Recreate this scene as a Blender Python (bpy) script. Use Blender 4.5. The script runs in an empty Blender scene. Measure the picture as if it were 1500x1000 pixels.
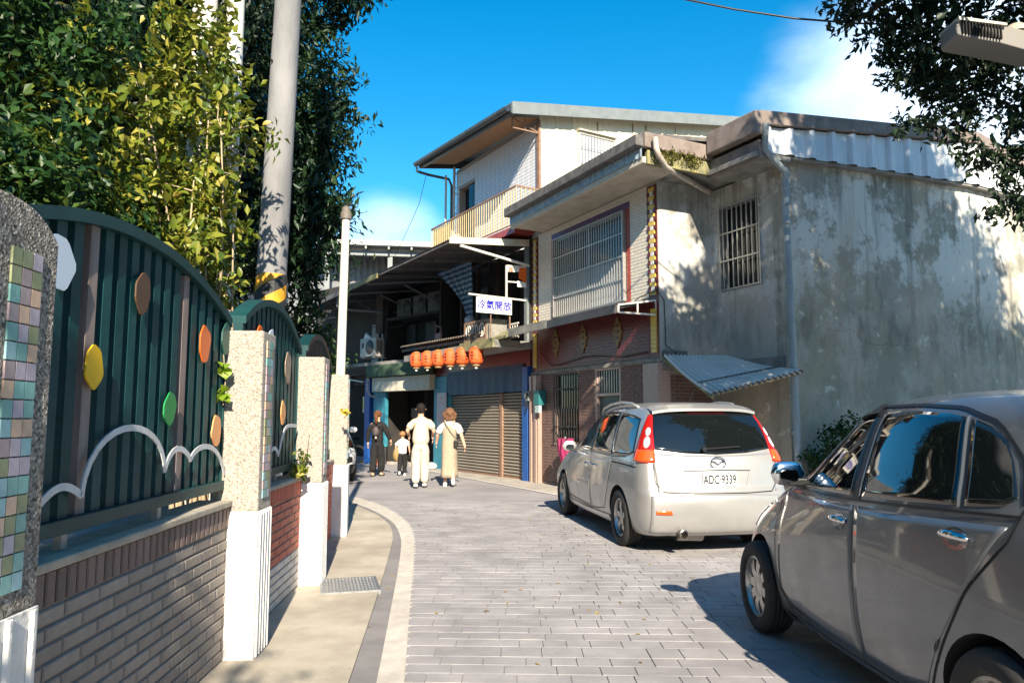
import bpy, bmesh, math, random
import numpy as np
from mathutils import Vector, Matrix
from mathutils.bvhtree import BVHTree
R = math.radians
rng = np.random.default_rng(7)
random.seed(7)
sc = bpy.context.scene
COL = sc.collection

# ---------------------------------------------------------------- camera
cd = bpy.data.cameras.new('camera'); cam = bpy.data.objects.new('camera', cd); COL.objects.link(cam)
cam.location = (0, 0, 1.42); cam.rotation_euler = (R(90 + 5.973), 0, 0)
cd.sensor_width = 36; cd.lens = 36 * 1080 / 1500; cd.clip_start = .05; cd.clip_end = 3000
sc.camera = cam

# ---------------------------------------------------------------- sky
SUN_TRAVEL = Vector((-.165, .985, -.575)).normalized()
w = bpy.data.worlds.new('World'); sc.world = w; w.use_nodes = True
nt = w.node_tree; nt.nodes.clear()
def WN(t, **k):
    n = nt.nodes.new(t)
    for a, b in k.items(): setattr(n, a, b)
    return n
out = WN('ShaderNodeOutputWorld'); bg = WN('ShaderNodeBackground'); sky = WN('ShaderNodeTexSky', sky_type='NISHITA')
sky.sun_disc = False; sky.sun_elevation = R(29); sky.sun_rotation = math.atan2(.165, -.985)
sky.air_density = 1.0; sky.dust_density = .25; sky.ozone_density = 3.0
bg.inputs[1].default_value = .102
hs = WN('ShaderNodeHueSaturation'); hs.inputs['Saturation'].default_value = 1.42; hs.inputs['Hue'].default_value = .488
hs.inputs['Value'].default_value = 1.0
nt.links.new(sky.outputs[0], hs.inputs['Color'])
tc = WN('ShaderNodeTexCoord')
def cloud_spot(d, inner, outer):
    dot = WN('ShaderNodeVectorMath', operation='DOT_PRODUCT'); dot.inputs[1].default_value = Vector(d).normalized()
    nrm = WN('ShaderNodeVectorMath', operation='NORMALIZE')
    nt.links.new(tc.outputs['Generated'], nrm.inputs[0]); nt.links.new(nrm.outputs[0], dot.inputs[0])
    mr = WN('ShaderNodeMapRange', interpolation_type='SMOOTHSTEP')
    mr.inputs['From Min'].default_value = math.cos(R(outer)); mr.inputs['From Max'].default_value = math.cos(R(inner))
    nt.links.new(dot.outputs['Value'], mr.inputs['Value']); return mr.outputs[0]
def madd(a, b, op='ADD'):
    m = WN('ShaderNodeMath', operation=op)
    for i, x in enumerate((a, b)):
        if isinstance(x, (int, float)): m.inputs[i].default_value = x
        else: nt.links.new(x, m.inputs[i])
    return m.outputs[0]
mp = WN('ShaderNodeMapping'); mp.inputs['Scale'].default_value = (2.2, 2.2, 4.5); mp.inputs['Location'].default_value = (.3, .1, .2)
nz = WN('ShaderNodeTexNoise'); nz.inputs['Scale'].default_value = 1.6; nz.inputs['Detail'].default_value = 6; nz.inputs['Roughness'].default_value = .52
nz.inputs['Distortion'].default_value = .25
nt.links.new(tc.outputs['Generated'], mp.inputs[0]); nt.links.new(mp.outputs[0], nz.inputs['Vector'])
s1 = cloud_spot((.56, 1, .40), 2, 15); s2 = cloud_spot((-.165, 1, .225), .5, 6.5); s3 = cloud_spot((.75, 1, .30), 4, 16)
m = madd(madd(s1, .50, 'MULTIPLY'), madd(madd(s2, .50, 'MULTIPLY'), madd(s3, .42, 'MULTIPLY')))
m = madd(m, madd(nz.outputs['Fac'], .9, 'MULTIPLY'))
mr = WN('ShaderNodeMapRange', interpolation_type='SMOOTHSTEP'); mr.inputs['From Min'].default_value = .58; mr.inputs['From Max'].default_value = 1.25; mr.inputs['To Max'].default_value = .8
nt.links.new(m, mr.inputs['Value'])
mix = WN('ShaderNodeMix', data_type='RGBA')
nt.links.new(mr.outputs[0], mix.inputs['Factor']); nt.links.new(hs.outputs[0], mix.inputs[6]); mix.inputs[7].default_value = (7.0, 8.2, 9.6, 1)
nt.links.new(mix.outputs[2], bg.inputs[0]); nt.links.new(bg.outputs[0], out.inputs[0])

# ---------------------------------------------------------------- sun
sl = bpy.data.lights.new('sun', 'SUN'); sl.energy = 5.0; sl.angle = R(.53); sl.color = (1, .88, .70)
sun = bpy.data.objects.new('sun', sl); COL.objects.link(sun)
sun.rotation_euler = SUN_TRAVEL.to_track_quat('-Z', 'Y').to_euler()
sc.view_settings.view_transform = 'Standard'; sc.view_settings.look = 'None'
sc.view_settings.exposure = 1.18; sc.view_settings.gamma = 1.0; sc.view_settings.use_curve_mapping = False
sc.cycles.use_denoising = True; sc.cycles.max_bounces = 6; sc.cycles.transparent_max_bounces = 8

# ---------------------------------------------------------------- materials
def M(name, c1, c2=None, scale=3., rough=.6, metal=0., bump=0., bscale=60., spec=.5, stretch=(1, 1, 1), coat=0., rnd=0.,
      lo=.35, hi=.65, speck=None, emit=None, trans=0., rrough=0., world=False, detail=5.):
    mt = bpy.data.materials.new(name); mt.use_nodes = True; t = mt.node_tree; b = t.nodes['Principled BSDF']
    L = t.links.new; N = t.nodes.new
    b.inputs['Roughness'].default_value = rough; b.inputs['Metallic'].default_value = metal
    b.inputs['Specular IOR Level'].default_value = spec; b.inputs['Coat Weight'].default_value = coat; b.inputs['Coat Roughness'].default_value = .04
    c1 = (*c1, 1); col = None
    b.inputs['Base Color'].default_value = c1
    tcn = N('ShaderNodeTexCoord'); src = tcn.outputs['Object']
    if world:
        g = N('ShaderNodeNewGeometry'); src = g.outputs['Position']
    mpn = N('ShaderNodeMapping'); mpn.inputs['Scale'].default_value = stretch; L(src, mpn.inputs[0])
    if c2 is not None:
        nzn = N('ShaderNodeTexNoise'); nzn.inputs['Scale'].default_value = scale; nzn.inputs['Detail'].default_value = detail; nzn.inputs['Roughness'].default_value = .6
        L(mpn.outputs[0], nzn.inputs['Vector'])
        mrn = N('ShaderNodeMapRange'); mrn.inputs['From Min'].default_value = lo; mrn.inputs['From Max'].default_value = hi; L(nzn.outputs['Fac'], mrn.inputs['Value'])
        mx = N('ShaderNodeMix'); mx.data_type = 'RGBA'; mx.inputs[6].default_value = c1; mx.inputs[7].default_value = (*c2, 1); L(mrn.outputs[0], mx.inputs['Factor'])
        col = mx.outputs[2]
        if rrough:
            m2 = N('ShaderNodeMapRange'); m2.inputs['To Min'].default_value = rough; m2.inputs['To Max'].default_value = rough + rrough
            L(mrn.outputs[0], m2.inputs['Value']); L(m2.outputs[0], b.inputs['Roughness'])
    if speck:
        vo = N('ShaderNodeTexVoronoi'); vo.inputs['Scale'].default_value = speck[0]; L(mpn.outputs[0], vo.inputs['Vector'])
        sp = N('ShaderNodeSeparateColor'); L(vo.outputs['Color'], sp.inputs[0])
        cr = N('ShaderNodeValToRGB'); L(sp.outputs[0], cr.inputs[0])
        els = cr.color_ramp.elements; n = len(speck[1])
        for i, c in enumerate(speck[1]):
            e = els[i] if i < 2 else els.new(i / (n - 1))
            e.position = i / (n - 1); e.color = (*c, 1)
        cr.color_ramp.interpolation = 'CONSTANT' if len(speck) > 3 else 'LINEAR'
        mx2 = N('ShaderNodeMix'); mx2.data_type = 'RGBA'; mx2.inputs[0].default_value = speck[2]
        if col is not None: L(col, mx2.inputs[6])
        else: mx2.inputs[6].default_value = c1
        L(cr.outputs[0], mx2.inputs[7]); col = mx2.outputs[2]
    if world and col is not None:   # slow patchiness and small stains across the whole floor
        na = N('ShaderNodeTexNoise'); na.inputs['Scale'].default_value = .55; na.inputs['Detail'].default_value = 7; na.inputs['Roughness'].default_value = .66; L(src, na.inputs['Vector'])
        ra = N('ShaderNodeMapRange'); ra.inputs['From Min'].default_value = .3; ra.inputs['From Max'].default_value = .7; ra.inputs['To Min'].default_value = .80; ra.inputs['To Max'].default_value = 1.10; L(na.outputs['Fac'], ra.inputs['Value'])
        nb2 = N('ShaderNodeTexNoise'); nb2.inputs['Scale'].default_value = 2.6; nb2.inputs['Detail'].default_value = 8; nb2.inputs['Roughness'].default_value = .72; L(src, nb2.inputs['Vector'])
        rb2 = N('ShaderNodeMapRange'); rb2.inputs['From Min'].default_value = .60; rb2.inputs['From Max'].default_value = .74; rb2.inputs['To Min'].default_value = 1; rb2.inputs['To Max'].default_value = .74; L(nb2.outputs['Fac'], rb2.inputs['Value'])
        mm_ = N('ShaderNodeMath'); mm_.operation = 'MULTIPLY'; L(ra.outputs[0], mm_.inputs[0]); L(rb2.outputs[0], mm_.inputs[1])
        hw = N('ShaderNodeHueSaturation'); L(mm_.outputs[0], hw.inputs['Value']); L(col, hw.inputs['Color']); col = hw.outputs[0]
    if rnd:
        oi = N('ShaderNodeObjectInfo'); hsn = N('ShaderNodeHueSaturation')
        m3 = N('ShaderNodeMapRange'); m3.inputs['To Min'].default_value = 1 - rnd; m3.inputs['To Max'].default_value = 1 + rnd
        L(oi.outputs['Random'], m3.inputs['Value']); L(m3.outputs[0], hsn.inputs['Value'])
        if col is not None: L(col, hsn.inputs['Color'])
        else: hsn.inputs['Color'].default_value = c1
        col = hsn.outputs[0]
    if col is not None: L(col, b.inputs['Base Color'])
    if bump:
        nb = N('ShaderNodeTexNoise'); nb.inputs['Scale'].default_value = bscale; nb.inputs['Detail'].default_value = 3; L(mpn.outputs[0], nb.inputs['Vector'])
        if speck and speck[0] > 20:
            bp_src = vo.outputs['Distance']
        else: bp_src = nb.outputs['Fac']
        bp = N('ShaderNodeBump'); bp.inputs['Strength'].default_value = bump; bp.inputs['Distance'].default_value = .01
        L(bp_src, bp.inputs['Height']); L(bp.outputs[0], b.inputs['Normal'])
    if emit:
        b.inputs['Emission Color'].default_value = (*emit[0], 1); b.inputs['Emission Strength'].default_value = emit[1]
    if trans: b.inputs['Transmission Weight'].default_value = trans
    return mt

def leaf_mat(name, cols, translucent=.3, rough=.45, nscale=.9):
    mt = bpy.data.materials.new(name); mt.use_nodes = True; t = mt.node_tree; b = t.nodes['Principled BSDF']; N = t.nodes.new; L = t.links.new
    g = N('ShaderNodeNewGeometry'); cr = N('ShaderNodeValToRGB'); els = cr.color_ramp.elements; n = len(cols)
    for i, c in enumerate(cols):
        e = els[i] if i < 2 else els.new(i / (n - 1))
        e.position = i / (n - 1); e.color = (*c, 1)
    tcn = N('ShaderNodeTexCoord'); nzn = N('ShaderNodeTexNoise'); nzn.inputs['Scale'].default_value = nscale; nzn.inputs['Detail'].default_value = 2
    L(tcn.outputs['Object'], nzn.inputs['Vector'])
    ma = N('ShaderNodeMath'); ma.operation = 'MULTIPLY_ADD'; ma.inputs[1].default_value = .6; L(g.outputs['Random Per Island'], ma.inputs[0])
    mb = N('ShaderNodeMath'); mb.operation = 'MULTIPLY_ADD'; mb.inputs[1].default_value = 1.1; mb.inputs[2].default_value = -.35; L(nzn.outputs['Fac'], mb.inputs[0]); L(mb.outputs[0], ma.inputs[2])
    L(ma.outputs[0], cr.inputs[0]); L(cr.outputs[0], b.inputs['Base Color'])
    b.inputs['Roughness'].default_value = rough; b.inputs['Specular IOR Level'].default_value = .35
    tr = N('ShaderNodeBsdfTranslucent'); L(cr.outputs[0], tr.inputs[0]); ms = N('ShaderNodeMixShader'); ms.inputs[0].default_value = translucent
    L(b.outputs[0], ms.inputs[1]); L(tr.outputs[0], ms.inputs[2]); L(ms.outputs[0], t.nodes['Material Output'].inputs[0])
    return mt

# ---------------------------------------------------------------- object helpers
def link(o, parent=None):
    COL.objects.link(o)
    if parent is not None: o.parent = parent
    return o
def tag(o, label=None, cat=None, group=None, kind=None):
    if label: o['label'] = label
    if cat: o['category'] = cat
    if group: o['group'] = group
    if kind: o['kind'] = kind
    return o
def thing(name, label, cat, loc=(0, 0, 0), rz=0., group=None):
    o = bpy.data.objects.new(name, None); o.empty_display_size = .1; COL.objects.link(o)
    o.location = loc; o.rotation_euler = (0, 0, R(rz)); return tag(o, label, cat, group, 'thing')
def inst(name, mesh, parent=None, loc=(0, 0, 0), rot=(0, 0, 0), scale=(1, 1, 1)):
    o = bpy.data.objects.new(name, mesh); link(o, parent); o.location = loc; o.rotation_euler = rot; o.scale = scale; return o

class MB:
    def __init__(s): s.v = []; s.f = []; s.m = []; s.cur = 0
    def add(s, vs, fs):
        k = len(s.v); s.v.extend([tuple(map(float, p)) for p in vs]); s.f.extend([tuple(k + i for i in f) for f in fs]); s.m.extend([s.cur] * len(fs)); return s
    def box(s, x0, x1, y0, y1, z0, z1):
        x0, x1 = min(x0, x1), max(x0, x1); y0, y1 = min(y0, y1), max(y0, y1); z0, z1 = min(z0, z1), max(z0, z1)
        return s.add([(x0, y0, z0), (x1, y0, z0), (x1, y1, z0), (x0, y1, z0), (x0, y0, z1), (x1, y0, z1), (x1, y1, z1), (x0, y1, z1)],
                     [(0, 3, 2, 1), (4, 5, 6, 7), (0, 1, 5, 4), (1, 2, 6, 5), (2, 3, 7, 6), (3, 0, 4, 7)])
    def obox(s, c, ax, h):
        c = np.array(c, float); a = [np.array(x, float) for x in ax]; P = []
        for sz in (-1, 1):
            for sx, sy in ((-1, -1), (1, -1), (1, 1), (-1, 1)): P.append(c + sx * h[0] * a[0] + sy * h[1] * a[1] + sz * h[2] * a[2])
        return s.add(P, [(0, 3, 2, 1), (4, 5, 6, 7), (0, 1, 5, 4), (1, 2, 6, 5), (2, 3, 7, 6), (3, 0, 4, 7)])
    def bar(s, p, q, w, h=None, up=(0, 0, 1)):
        h = h or w; p = np.array(p, float); q = np.array(q, float); d = q - p; l = np.linalg.norm(d); d /= l; u = np.array(up, float)
        if abs(d @ u) > .98: u = np.array((1., 0, 0)) if abs(d[0]) < .9 else np.array((0, 1., 0))
        x = np.cross(d, u); x /= np.linalg.norm(x); y = np.cross(x, d)
        return s.obox((p + q) / 2, (x, d, y), (w / 2, l / 2, h / 2))
    def tube(s, pts, r, n=8, caps=True):
        P = [np.array(p, float) for p in pts]; rs = r if hasattr(r, '__len__') else [r] * len(P); V = []; F = []
        prev = None
        for i, p in enumerate(P):
            d = (P[min(i + 1, len(P) - 1)] - P[max(i - 1, 0)]); d /= max(np.linalg.norm(d), 1e-9)
            if prev is None:
                u = np.array((0, 0, 1.)) if abs(d[2]) < .9 else np.array((1., 0, 0)); x = np.cross(d, u)
            else: x = prev - d * (prev @ d)
            x /= np.linalg.norm(x); prev = x; y = np.cross(d, x)
            for k in range(n):
                a = 2 * math.pi * k / n; V.append(p + rs[i] * (math.cos(a) * x + math.sin(a) * y))
        for i in range(len(P) - 1):
            for k in range(n): F.append((i * n + k, i * n + (k + 1) % n, (i + 1) * n + (k + 1) % n, (i + 1) * n + k))
        if caps: F.append(tuple(range(n - 1, -1, -1))); F.append(tuple((len(P) - 1) * n + k for k in range(n)))
        return s.add(V, F)
    def lathe(s, prof, c=(0, 0, 0), n=16, axis='z', cap=True):
        V = []; F = []; m_ = len(prof)
        for r, z in prof:
            for k in range(n):
                a = 2 * math.pi * k / n; x, y = r * math.cos(a), r * math.sin(a)
                V.append({'z': (c[0] + x, c[1] + y, c[2] + z), 'x': (c[0] + z, c[1] + x, c[2] + y), 'y': (c[0] + x, c[1] + z, c[2] - y)}[axis])
        for i in range(m_ - 1):
            for k in range(n): F.append((i * n + k, i * n + (k + 1) % n, (i + 1) * n + (k + 1) % n, (i + 1) * n + k))
        if cap: F.append(tuple(range(n - 1, -1, -1))); F.append(tuple((m_ - 1) * n + k for k in range(n)))
        return s.add(V, F)
    def prism(s, poly, fn, d0, d1):
        n = len(poly); V = [fn(u, v, d0) for u, v in poly] + [fn(u, v, d1) for u, v in poly]
        F = [tuple(range(n - 1, -1, -1)), tuple(range(n, 2 * n))] + [(i, (i + 1) % n, n + (i + 1) % n, n + i) for i in range(n)]
        return s.add(V, F)
    def grid(s, fn, nu, nv):
        V = [fn(i / nu, j / nv) for j in range(nv + 1) for i in range(nu + 1)]
        return s.add(V, [(j * (nu + 1) + i, j * (nu + 1) + i + 1, (j + 1) * (nu + 1) + i + 1, (j + 1) * (nu + 1) + i) for j in range(nv) for i in range(nu)])
    def mesh(s, name, mats, smooth=None):
        me = bpy.data.meshes.new(name); me.from_pydata(s.v, [], s.f)
        for m_ in (mats if isinstance(mats, (list, tuple)) else [mats]): me.materials.append(m_)
        if any(s.m): me.polygons.foreach_set('material_index', s.m)
        if smooth is not None:
            me.polygons.foreach_set('use_smooth', [True] * len(me.polygons))
            if smooth < 180: me.set_sharp_from_angle(angle=R(smooth))
        me.update(); return me
    def build(s, name, mats, parent=None, smooth=None, bevel=0, kind=None, fix=False):
        me = s.mesh(name, mats, smooth)
        if fix:
            b = bmesh.new(); b.from_mesh(me); bmesh.ops.recalc_face_normals(b, faces=b.faces); b.to_mesh(me); b.free()
        o = bpy.data.objects.new(name, me); link(o, parent)
        if bevel:
            m_ = o.modifiers.new('bevel', 'BEVEL'); m_.width = bevel; m_.segments = 2; m_.limit_method = 'ANGLE'; m_.angle_limit = R(40)
        if kind: o['kind'] = kind
        return o
def box(name, mat, parent, *a, bevel=0, kind=None): return MB().box(*a).build(name, mat, parent, bevel=bevel, kind=kind)
def text(name, s, mat, parent, loc, size, rot, depth=.002, squeeze=1., bold=0.):
    c = bpy.data.curves.new(name, 'FONT'); c.body = s; c.size = size; c.align_x = 'CENTER'; c.align_y = 'CENTER'; c.extrude = depth; c.resolution_u = 3
    c.materials.append(mat); t_ = bpy.data.objects.new(name, c); me = bpy.data.meshes.new_from_object(t_); bpy.data.objects.remove(t_)
    if bold:   # heavier strokes: the same outline laid down a few times, a hair apart
        b = bmesh.new(); b.from_mesh(me); base_ = b.verts[:] + b.edges[:] + b.faces[:]
        for i_, (dx, dy) in enumerate(((bold, 0), (-bold, 0), (0, bold), (0, -bold))):
            g = bmesh.ops.duplicate(b, geom=base_); vs = [e for e in g['geom'] if isinstance(e, bmesh.types.BMVert)]; bmesh.ops.translate(b, verts=vs, vec=(dx, dy, .0001 * (i_ + 1)))
        b.to_mesh(me); b.free()
    o = bpy.data.objects.new(name, me); link(o, parent); o.location = loc; o.rotation_euler = rot; o.scale = (squeeze, 1, 1); return o

def leaf_mesh(name, C, D, Nrm, L_, Wd, mat, kind4=False):
    """many leaves in one mesh: centres C, tip direction D, normal Nrm, length and width arrays"""
    n = len(C); D = D / np.linalg.norm(D, axis=1)[:, None]
    S = np.cross(D, Nrm); S /= np.maximum(np.linalg.norm(S, axis=1), 1e-6)[:, None]; U = np.cross(S, D)
    L_ = L_[:, None]; Wd = Wd[:, None]
    b = C - D * L_ / 2; t = C + D * L_ / 2 - U * L_ * .12
    l = C - S * Wd / 2 + U * Wd * .18 - D * L_ * .06; r = C + S * Wd / 2 + U * Wd * .18 - D * L_ * .06
    V = np.stack([b, l, t, r], 1).reshape(-1, 3); me = bpy.data.meshes.new(name)
    i = np.arange(n) * 4; F = np.stack([i, i + 2, i + 1, i, i + 3, i + 2], 1).reshape(-1)
    me.vertices.add(4 * n); me.vertices.foreach_set('co', V.reshape(-1)); me.loops.add(6 * n); me.loops.foreach_set('vertex_index', F.astype(np.int32))
    me.polygons.add(2 * n); me.polygons.foreach_set('loop_start', np.arange(2 * n, dtype=np.int32) * 3)
    me.update(calc_edges=True); me.materials.append(mat); return me
def unit(a): return a / np.maximum(np.linalg.norm(a, axis=-1, keepdims=True), 1e-9)
def crown(name, parent, blobs, per, spread, L0, W0, mat, rg, droop=.4, shell=.35, lvar=.4):
    """blobs: (centre, radii, clusters). Leaves sit on short twigs gathered in clumps spread through each blob."""
    C = []; O = []
    for c, r, k in blobs:
        c = np.array(c, float); r = np.array(r if hasattr(r, '__len__') else (r, r, r), float)
        u = unit(rg.normal(size=(k, 3))); rad = rg.random(k) ** shell
        cc = c + u * r * rad[:, None] * (1 + .12 * rg.normal(size=(k, 1))); C.append(cc); O.append(u)
    C = np.concatenate(C); O = np.concatenate(O); k = len(C)
    ax = unit(O + .7 * rg.normal(size=(k, 3)) + np.array((0, 0, -droop * .4)))
    s = rg.random((k, per, 1)) * 2 - 1
    P = C[:, None] + ax[:, None] * s * spread + rg.normal(size=(k, per, 3)) * spread * .33
    D = unit(ax[:, None] * .6 + rg.normal(size=(k, per, 3)) * .7 + np.array((0, 0, -droop)))
    Nn = unit(rg.normal(size=(k, per, 3)) * .7 + np.array((0, 0, .8)) + O[:, None] * .5)
    P = P.reshape(-1, 3); sc_ = 1 + lvar * (rg.random(len(P)) - .5) * 2
    me = leaf_mesh(name, P, D.reshape(-1, 3), Nn.reshape(-1, 3), L0 * sc_, W0 * sc_, mat)
    o = bpy.data.objects.new(name, me); link(o, parent); o['kind'] = 'stuff'; return o
# ---------------------------------------------------------------- materials in use
m_soil = M('soil', (.11, .10, .085), (.17, .155, .13), 2, .95)
m_joint = M('joint_sand', (.30, .285, .28), (.38, .36, .35), 1.2, .92, bump=.3, bscale=90, world=True)
m_paver = M('paver_stone', (.288, .274, .279), (.37, .353, .355), 2.2, .85, bump=.35, bscale=140, rnd=.06, world=True)
m_farroad = M('far_paving', (.28, .268, .278), (.345, .33, .34), 1.3, .88, bump=.3, bscale=70, world=True)
m_asph = M('gutter_asphalt', (.21, .20, .20), (.28, .265, .26), 3, .92, bump=.4, bscale=160, world=True)
m_line = M('cream_band', (.50, .455, .40), (.64, .59, .52), 7, .85, bump=.3, bscale=120, world=True)
m_conc = M('pavement_concrete', (.36, .315, .25), (.50, .45, .365), 2.2, .92, bump=.35, bscale=80, world=True, lo=.3, hi=.7)
m_apron = M('apron_concrete', (.34, .31, .27), (.48, .44, .38), 3, .9, bump=.3, bscale=60, world=True)
m_white_line = M('worn_road_paint', (.62, .60, .56), (.36, .35, .35), 14, .8, world=True, lo=.45, hi=.75)
m_steel = M('galvanised', (.30, .31, .32), (.42, .43, .44), 20, .45, metal=.7)
m_aggr = M('washed_aggregate', (.42, .37, .29), rough=.9, bump=.55, speck=(135, [(.20, .175, .15), (.35, .31, .265), (.46, .42, .36), (.31, .265, .215), (.56, .52, .46)], 1.0))
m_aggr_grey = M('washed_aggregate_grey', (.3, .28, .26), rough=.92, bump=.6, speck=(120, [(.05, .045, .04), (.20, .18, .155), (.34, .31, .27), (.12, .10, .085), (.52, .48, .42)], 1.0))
m_plinth = M('white_plinth_paint', (.78, .77, .74), (.66, .64, .60), 5, .7, bump=.5, bscale=45)
m_coping = M('coping_cement', (.30, .27, .22), (.42, .37, .30), 9, .9, bump=.5, bscale=70)
m_mortar = M('mortar', (.20, .18, .165), rough=.95)
m_br_taupe = M('brick_taupe', (.235, .20, .175), (.31, .268, .235), 6, .8, bump=.6, bscale=45, rnd=.14)
m_br_brown = M('brick_brown', (.155, .105, .092), (.21, .15, .13), 8, .75, bump=.5, bscale=55, rnd=.2)
m_br_red = M('brick_red', (.40, .085, .05), (.52, .14, .085), 7, .75, bump=.5, bscale=50, rnd=.14)
m_br_pale = M('brick_pale', (.50, .45, .41), (.62, .57, .52), 7, .8, bump=.5, bscale=50, rnd=.1)
m_teal = M('fence_teal', (.004, .042, .047), (.009, .058, .062), 9, .45, spec=.28, rnd=.14)
m_teal_rust = M('fence_weathered', (.16, .115, .10), (.24, .20, .19), 11, .6, stretch=(1, 1, .15))
m_wave = M('wave_strip', (.62, .64, .66), (.5, .51, .52), 12, .5)
DEC = dict(white=M('decor_white', (.62, .72, .84), rough=.35), brown=M('decor_brown', (.10, .055, .03), rough=.5), yellow=M('decor_yellow', (.78, .48, .015), rough=.4),
           orange=M('decor_orange', (.80, .14, .012), rough=.4), green=M('decor_green', (.02, .26, .07), rough=.4), peach=M('decor_peach', (.80, .34, .12), rough=.45),
           darkgreen=M('decor_dark_green', (.02, .10, .075), rough=.5), tan=M('decor_tan', (.27, .20, .15), rough=.5))
TILES = [M('mosaic_' + n, c, tuple(x * .82 for x in c), 20, .35, rnd=.08, bump=.1, bscale=60) for n, c in
         (('sage', (.30, .33, .19)), ('aqua', (.30, .52, .56)), ('peach', (.72, .50, .36)), ('mauve', (.43, .345, .36)), ('lilac', (.52, .45, .52)), ('sea', (.22, .46, .43)))]

# ---------------------------------------------------------------- ground, road, pavement
def struct(o): o['kind'] = 'structure'; return o
struct(MB().add([(-900, -900, -.05), (900, -900, -.05), (900, 900, -.05), (-900, 900, -.05)], [(0, 1, 2, 3)]).build('ground', m_soil))
LIN = [(-.44, 2.0), (-.47, 3.0), (-.58, 4.15), (-.75, 5.55), (-.95, 7.29), (-1.15, 8.91), (-1.43, 10.35), (-1.92, 11.8), (-2.56, 13.2), (-3.3, 14.3), (-4.4, 15.4)]
LOUT = [(-.58, 2.0), (-.62, 3.0), (-.73, 4.15), (-.89, 5.55), (-1.09, 7.29), (-1.30, 8.91), (-1.60, 10.27), (-2.09, 11.53), (-2.7, 12.75), (-3.42, 13.9), (-4.5, 15.0)]
PED = [(-.70, 2.0), (-.76, 3.0), (-.88, 4.15), (-1.02, 5.55), (-1.21, 7.29), (-1.40, 8.91), (-1.62, 10.02), (-1.99, 11.07), (-2.5, 12.1), (-2.9, 12.7), (-3.2, 13.1)]
def smooth_curve(P, n=60):
    P = np.array(P); y = P[:, 1]; t = np.linspace(y[0], y[-1], n); x = np.interp(t, y, P[:, 0])
    k = np.ones(5) / 5; xs = np.convolve(np.pad(x, 2, mode='edge'), k, 'valid'); xs[:2] = x[:2]; xs[-2:] = x[-2:]
    return np.stack([xs, t], 1)
lin, lout, ped = smooth_curve(LIN), smooth_curve(LOUT), smooth_curve(PED)
def strip(a, b, z, zs=None):
    mb = MB(); n = len(a)
    V = [(p[0], p[1], z) for p in a] + [(p[0], p[1], z) for p in b]
    mb.add(V, [(i + n, i, i + 1, i + 1 + n) for i in range(n - 1)])
    if zs is not None: mb.add([(p[0], p[1], z) for p in a] + [(p[0], p[1], zs) for p in a], [(i, i + n, i + n + 1, i + 1) for i in range(n - 1)])
    return mb
road = struct(MB().add([(-14, -10, -.008), (20, -10, -.008), (20, 13.05, -.008), (-14, 13.05, -.008)], [(0, 1, 2, 3)]).build('road', m_joint))
struct(MB().add([(-30, 13.05, -.002), (14, 13.05, -.002), (14, 46, -.002), (-30, 46, -.002)], [(0, 1, 2, 3)]).build('far_road', m_farroad))
struct(strip(lin, lout, .006).build('road_line', m_line))
struct(strip(lout, ped, .002).build('gutter_strip', m_asph))
inner = ped.copy(); inner[:, 0] = np.interp(ped[:, 1], [2, 4.6, 6.6, 9.2, 13.1], [-1.75, -1.85, -2.0, -2.4, -3.6])
struct(strip(ped, inner, .022, -.02).build('pavement', m_conc))
# pavers: hand laid courses of mixed lengths
pav = []; y = 2.9; A4 = R(-3.5)
linx = lambda yy: float(np.interp(yy, lin[:, 1], lin[:, 0]))
rg = np.random.default_rng(3)
while y < 13.0:
    h = rg.choice([.12, .15, .15, .2]); x = linx(y + h / 2) + .004; first = True
    while x < 4.6:
        l = rg.choice([.15, .2, .25, .3, .4]) if not first else rg.uniform(.1, .4)
        first = False
        pav.append((x, y, l, h)); x += l
    y += h
def vis(p):
    cx, cy = p[0] + p[2] / 2, p[1] + p[3] / 2
    u = 750 + 1080 * cx / cy
    if cy < 3.75 or u > 1560 or (cy < 6.0 and cx > 1.5 + (cy - 4) * -.02): return 0
    return p[2] * p[3] / cy ** 3
pav.sort(key=vis, reverse=True)
def paver_mb(mb, p, o=(0, 0)):
    x, yv, l, h = p; g = .0022; z0 = -.03; z1 = rg.uniform(-.001, .001); c = .002
    x0, x1, y0, y1 = x + g - o[0], x + l - g - o[0], yv + g - o[1], yv + h - g - o[1]
    t = rg.uniform(-.001, .001, 4)
    V = [(x0, y0, z0), (x1, y0, z0), (x1, y1, z0), (x0, y1, z0), (x0, y0, z1 - c), (x1, y0, z1 - c), (x1, y1, z1 - c), (x0, y1, z1 - c),
         (x0 + c, y0 + c, z1 + t[0]), (x1 - c, y0 + c, z1 + t[1]), (x1 - c, y1 - c, z1 + t[2]), (x0 + c, y1 - c, z1 + t[3])]
    F = [(8, 9, 10, 11)] + [(a, b, b + 4, a + 4) for a, b in ((0, 1), (1, 2), (2, 3))] + [(3, 0, 4, 7)] + [(a, b, b + 4, a + 4) for a, b in ((4, 5), (5, 6), (6, 7))] + [(7, 4, 8, 11)]
    # slightly skewed lines of a hand laid floor
    V = [(vx, vy + (vx + o[0] + .5) * math.tan(A4) * .6, vz) for vx, vy, vz in V]
    mb.add(V, F)
for p in pav[:300]:
    mb = MB(); paver_mb(mb, p, (p[0], p[1])); o = mb.build('paver', m_paver, road); o.location = (p[0], p[1], 0)
mb = MB()
for p in pav[300:]: paver_mb(mb, p)
m_paver2 = M('paver_stone_rest', (.288, .274, .279), (.37, .353, .355), 2.2, .85, bump=.35, bscale=140, world=True)
mb.build('paver', m_paver2, road, kind='stuff')

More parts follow.
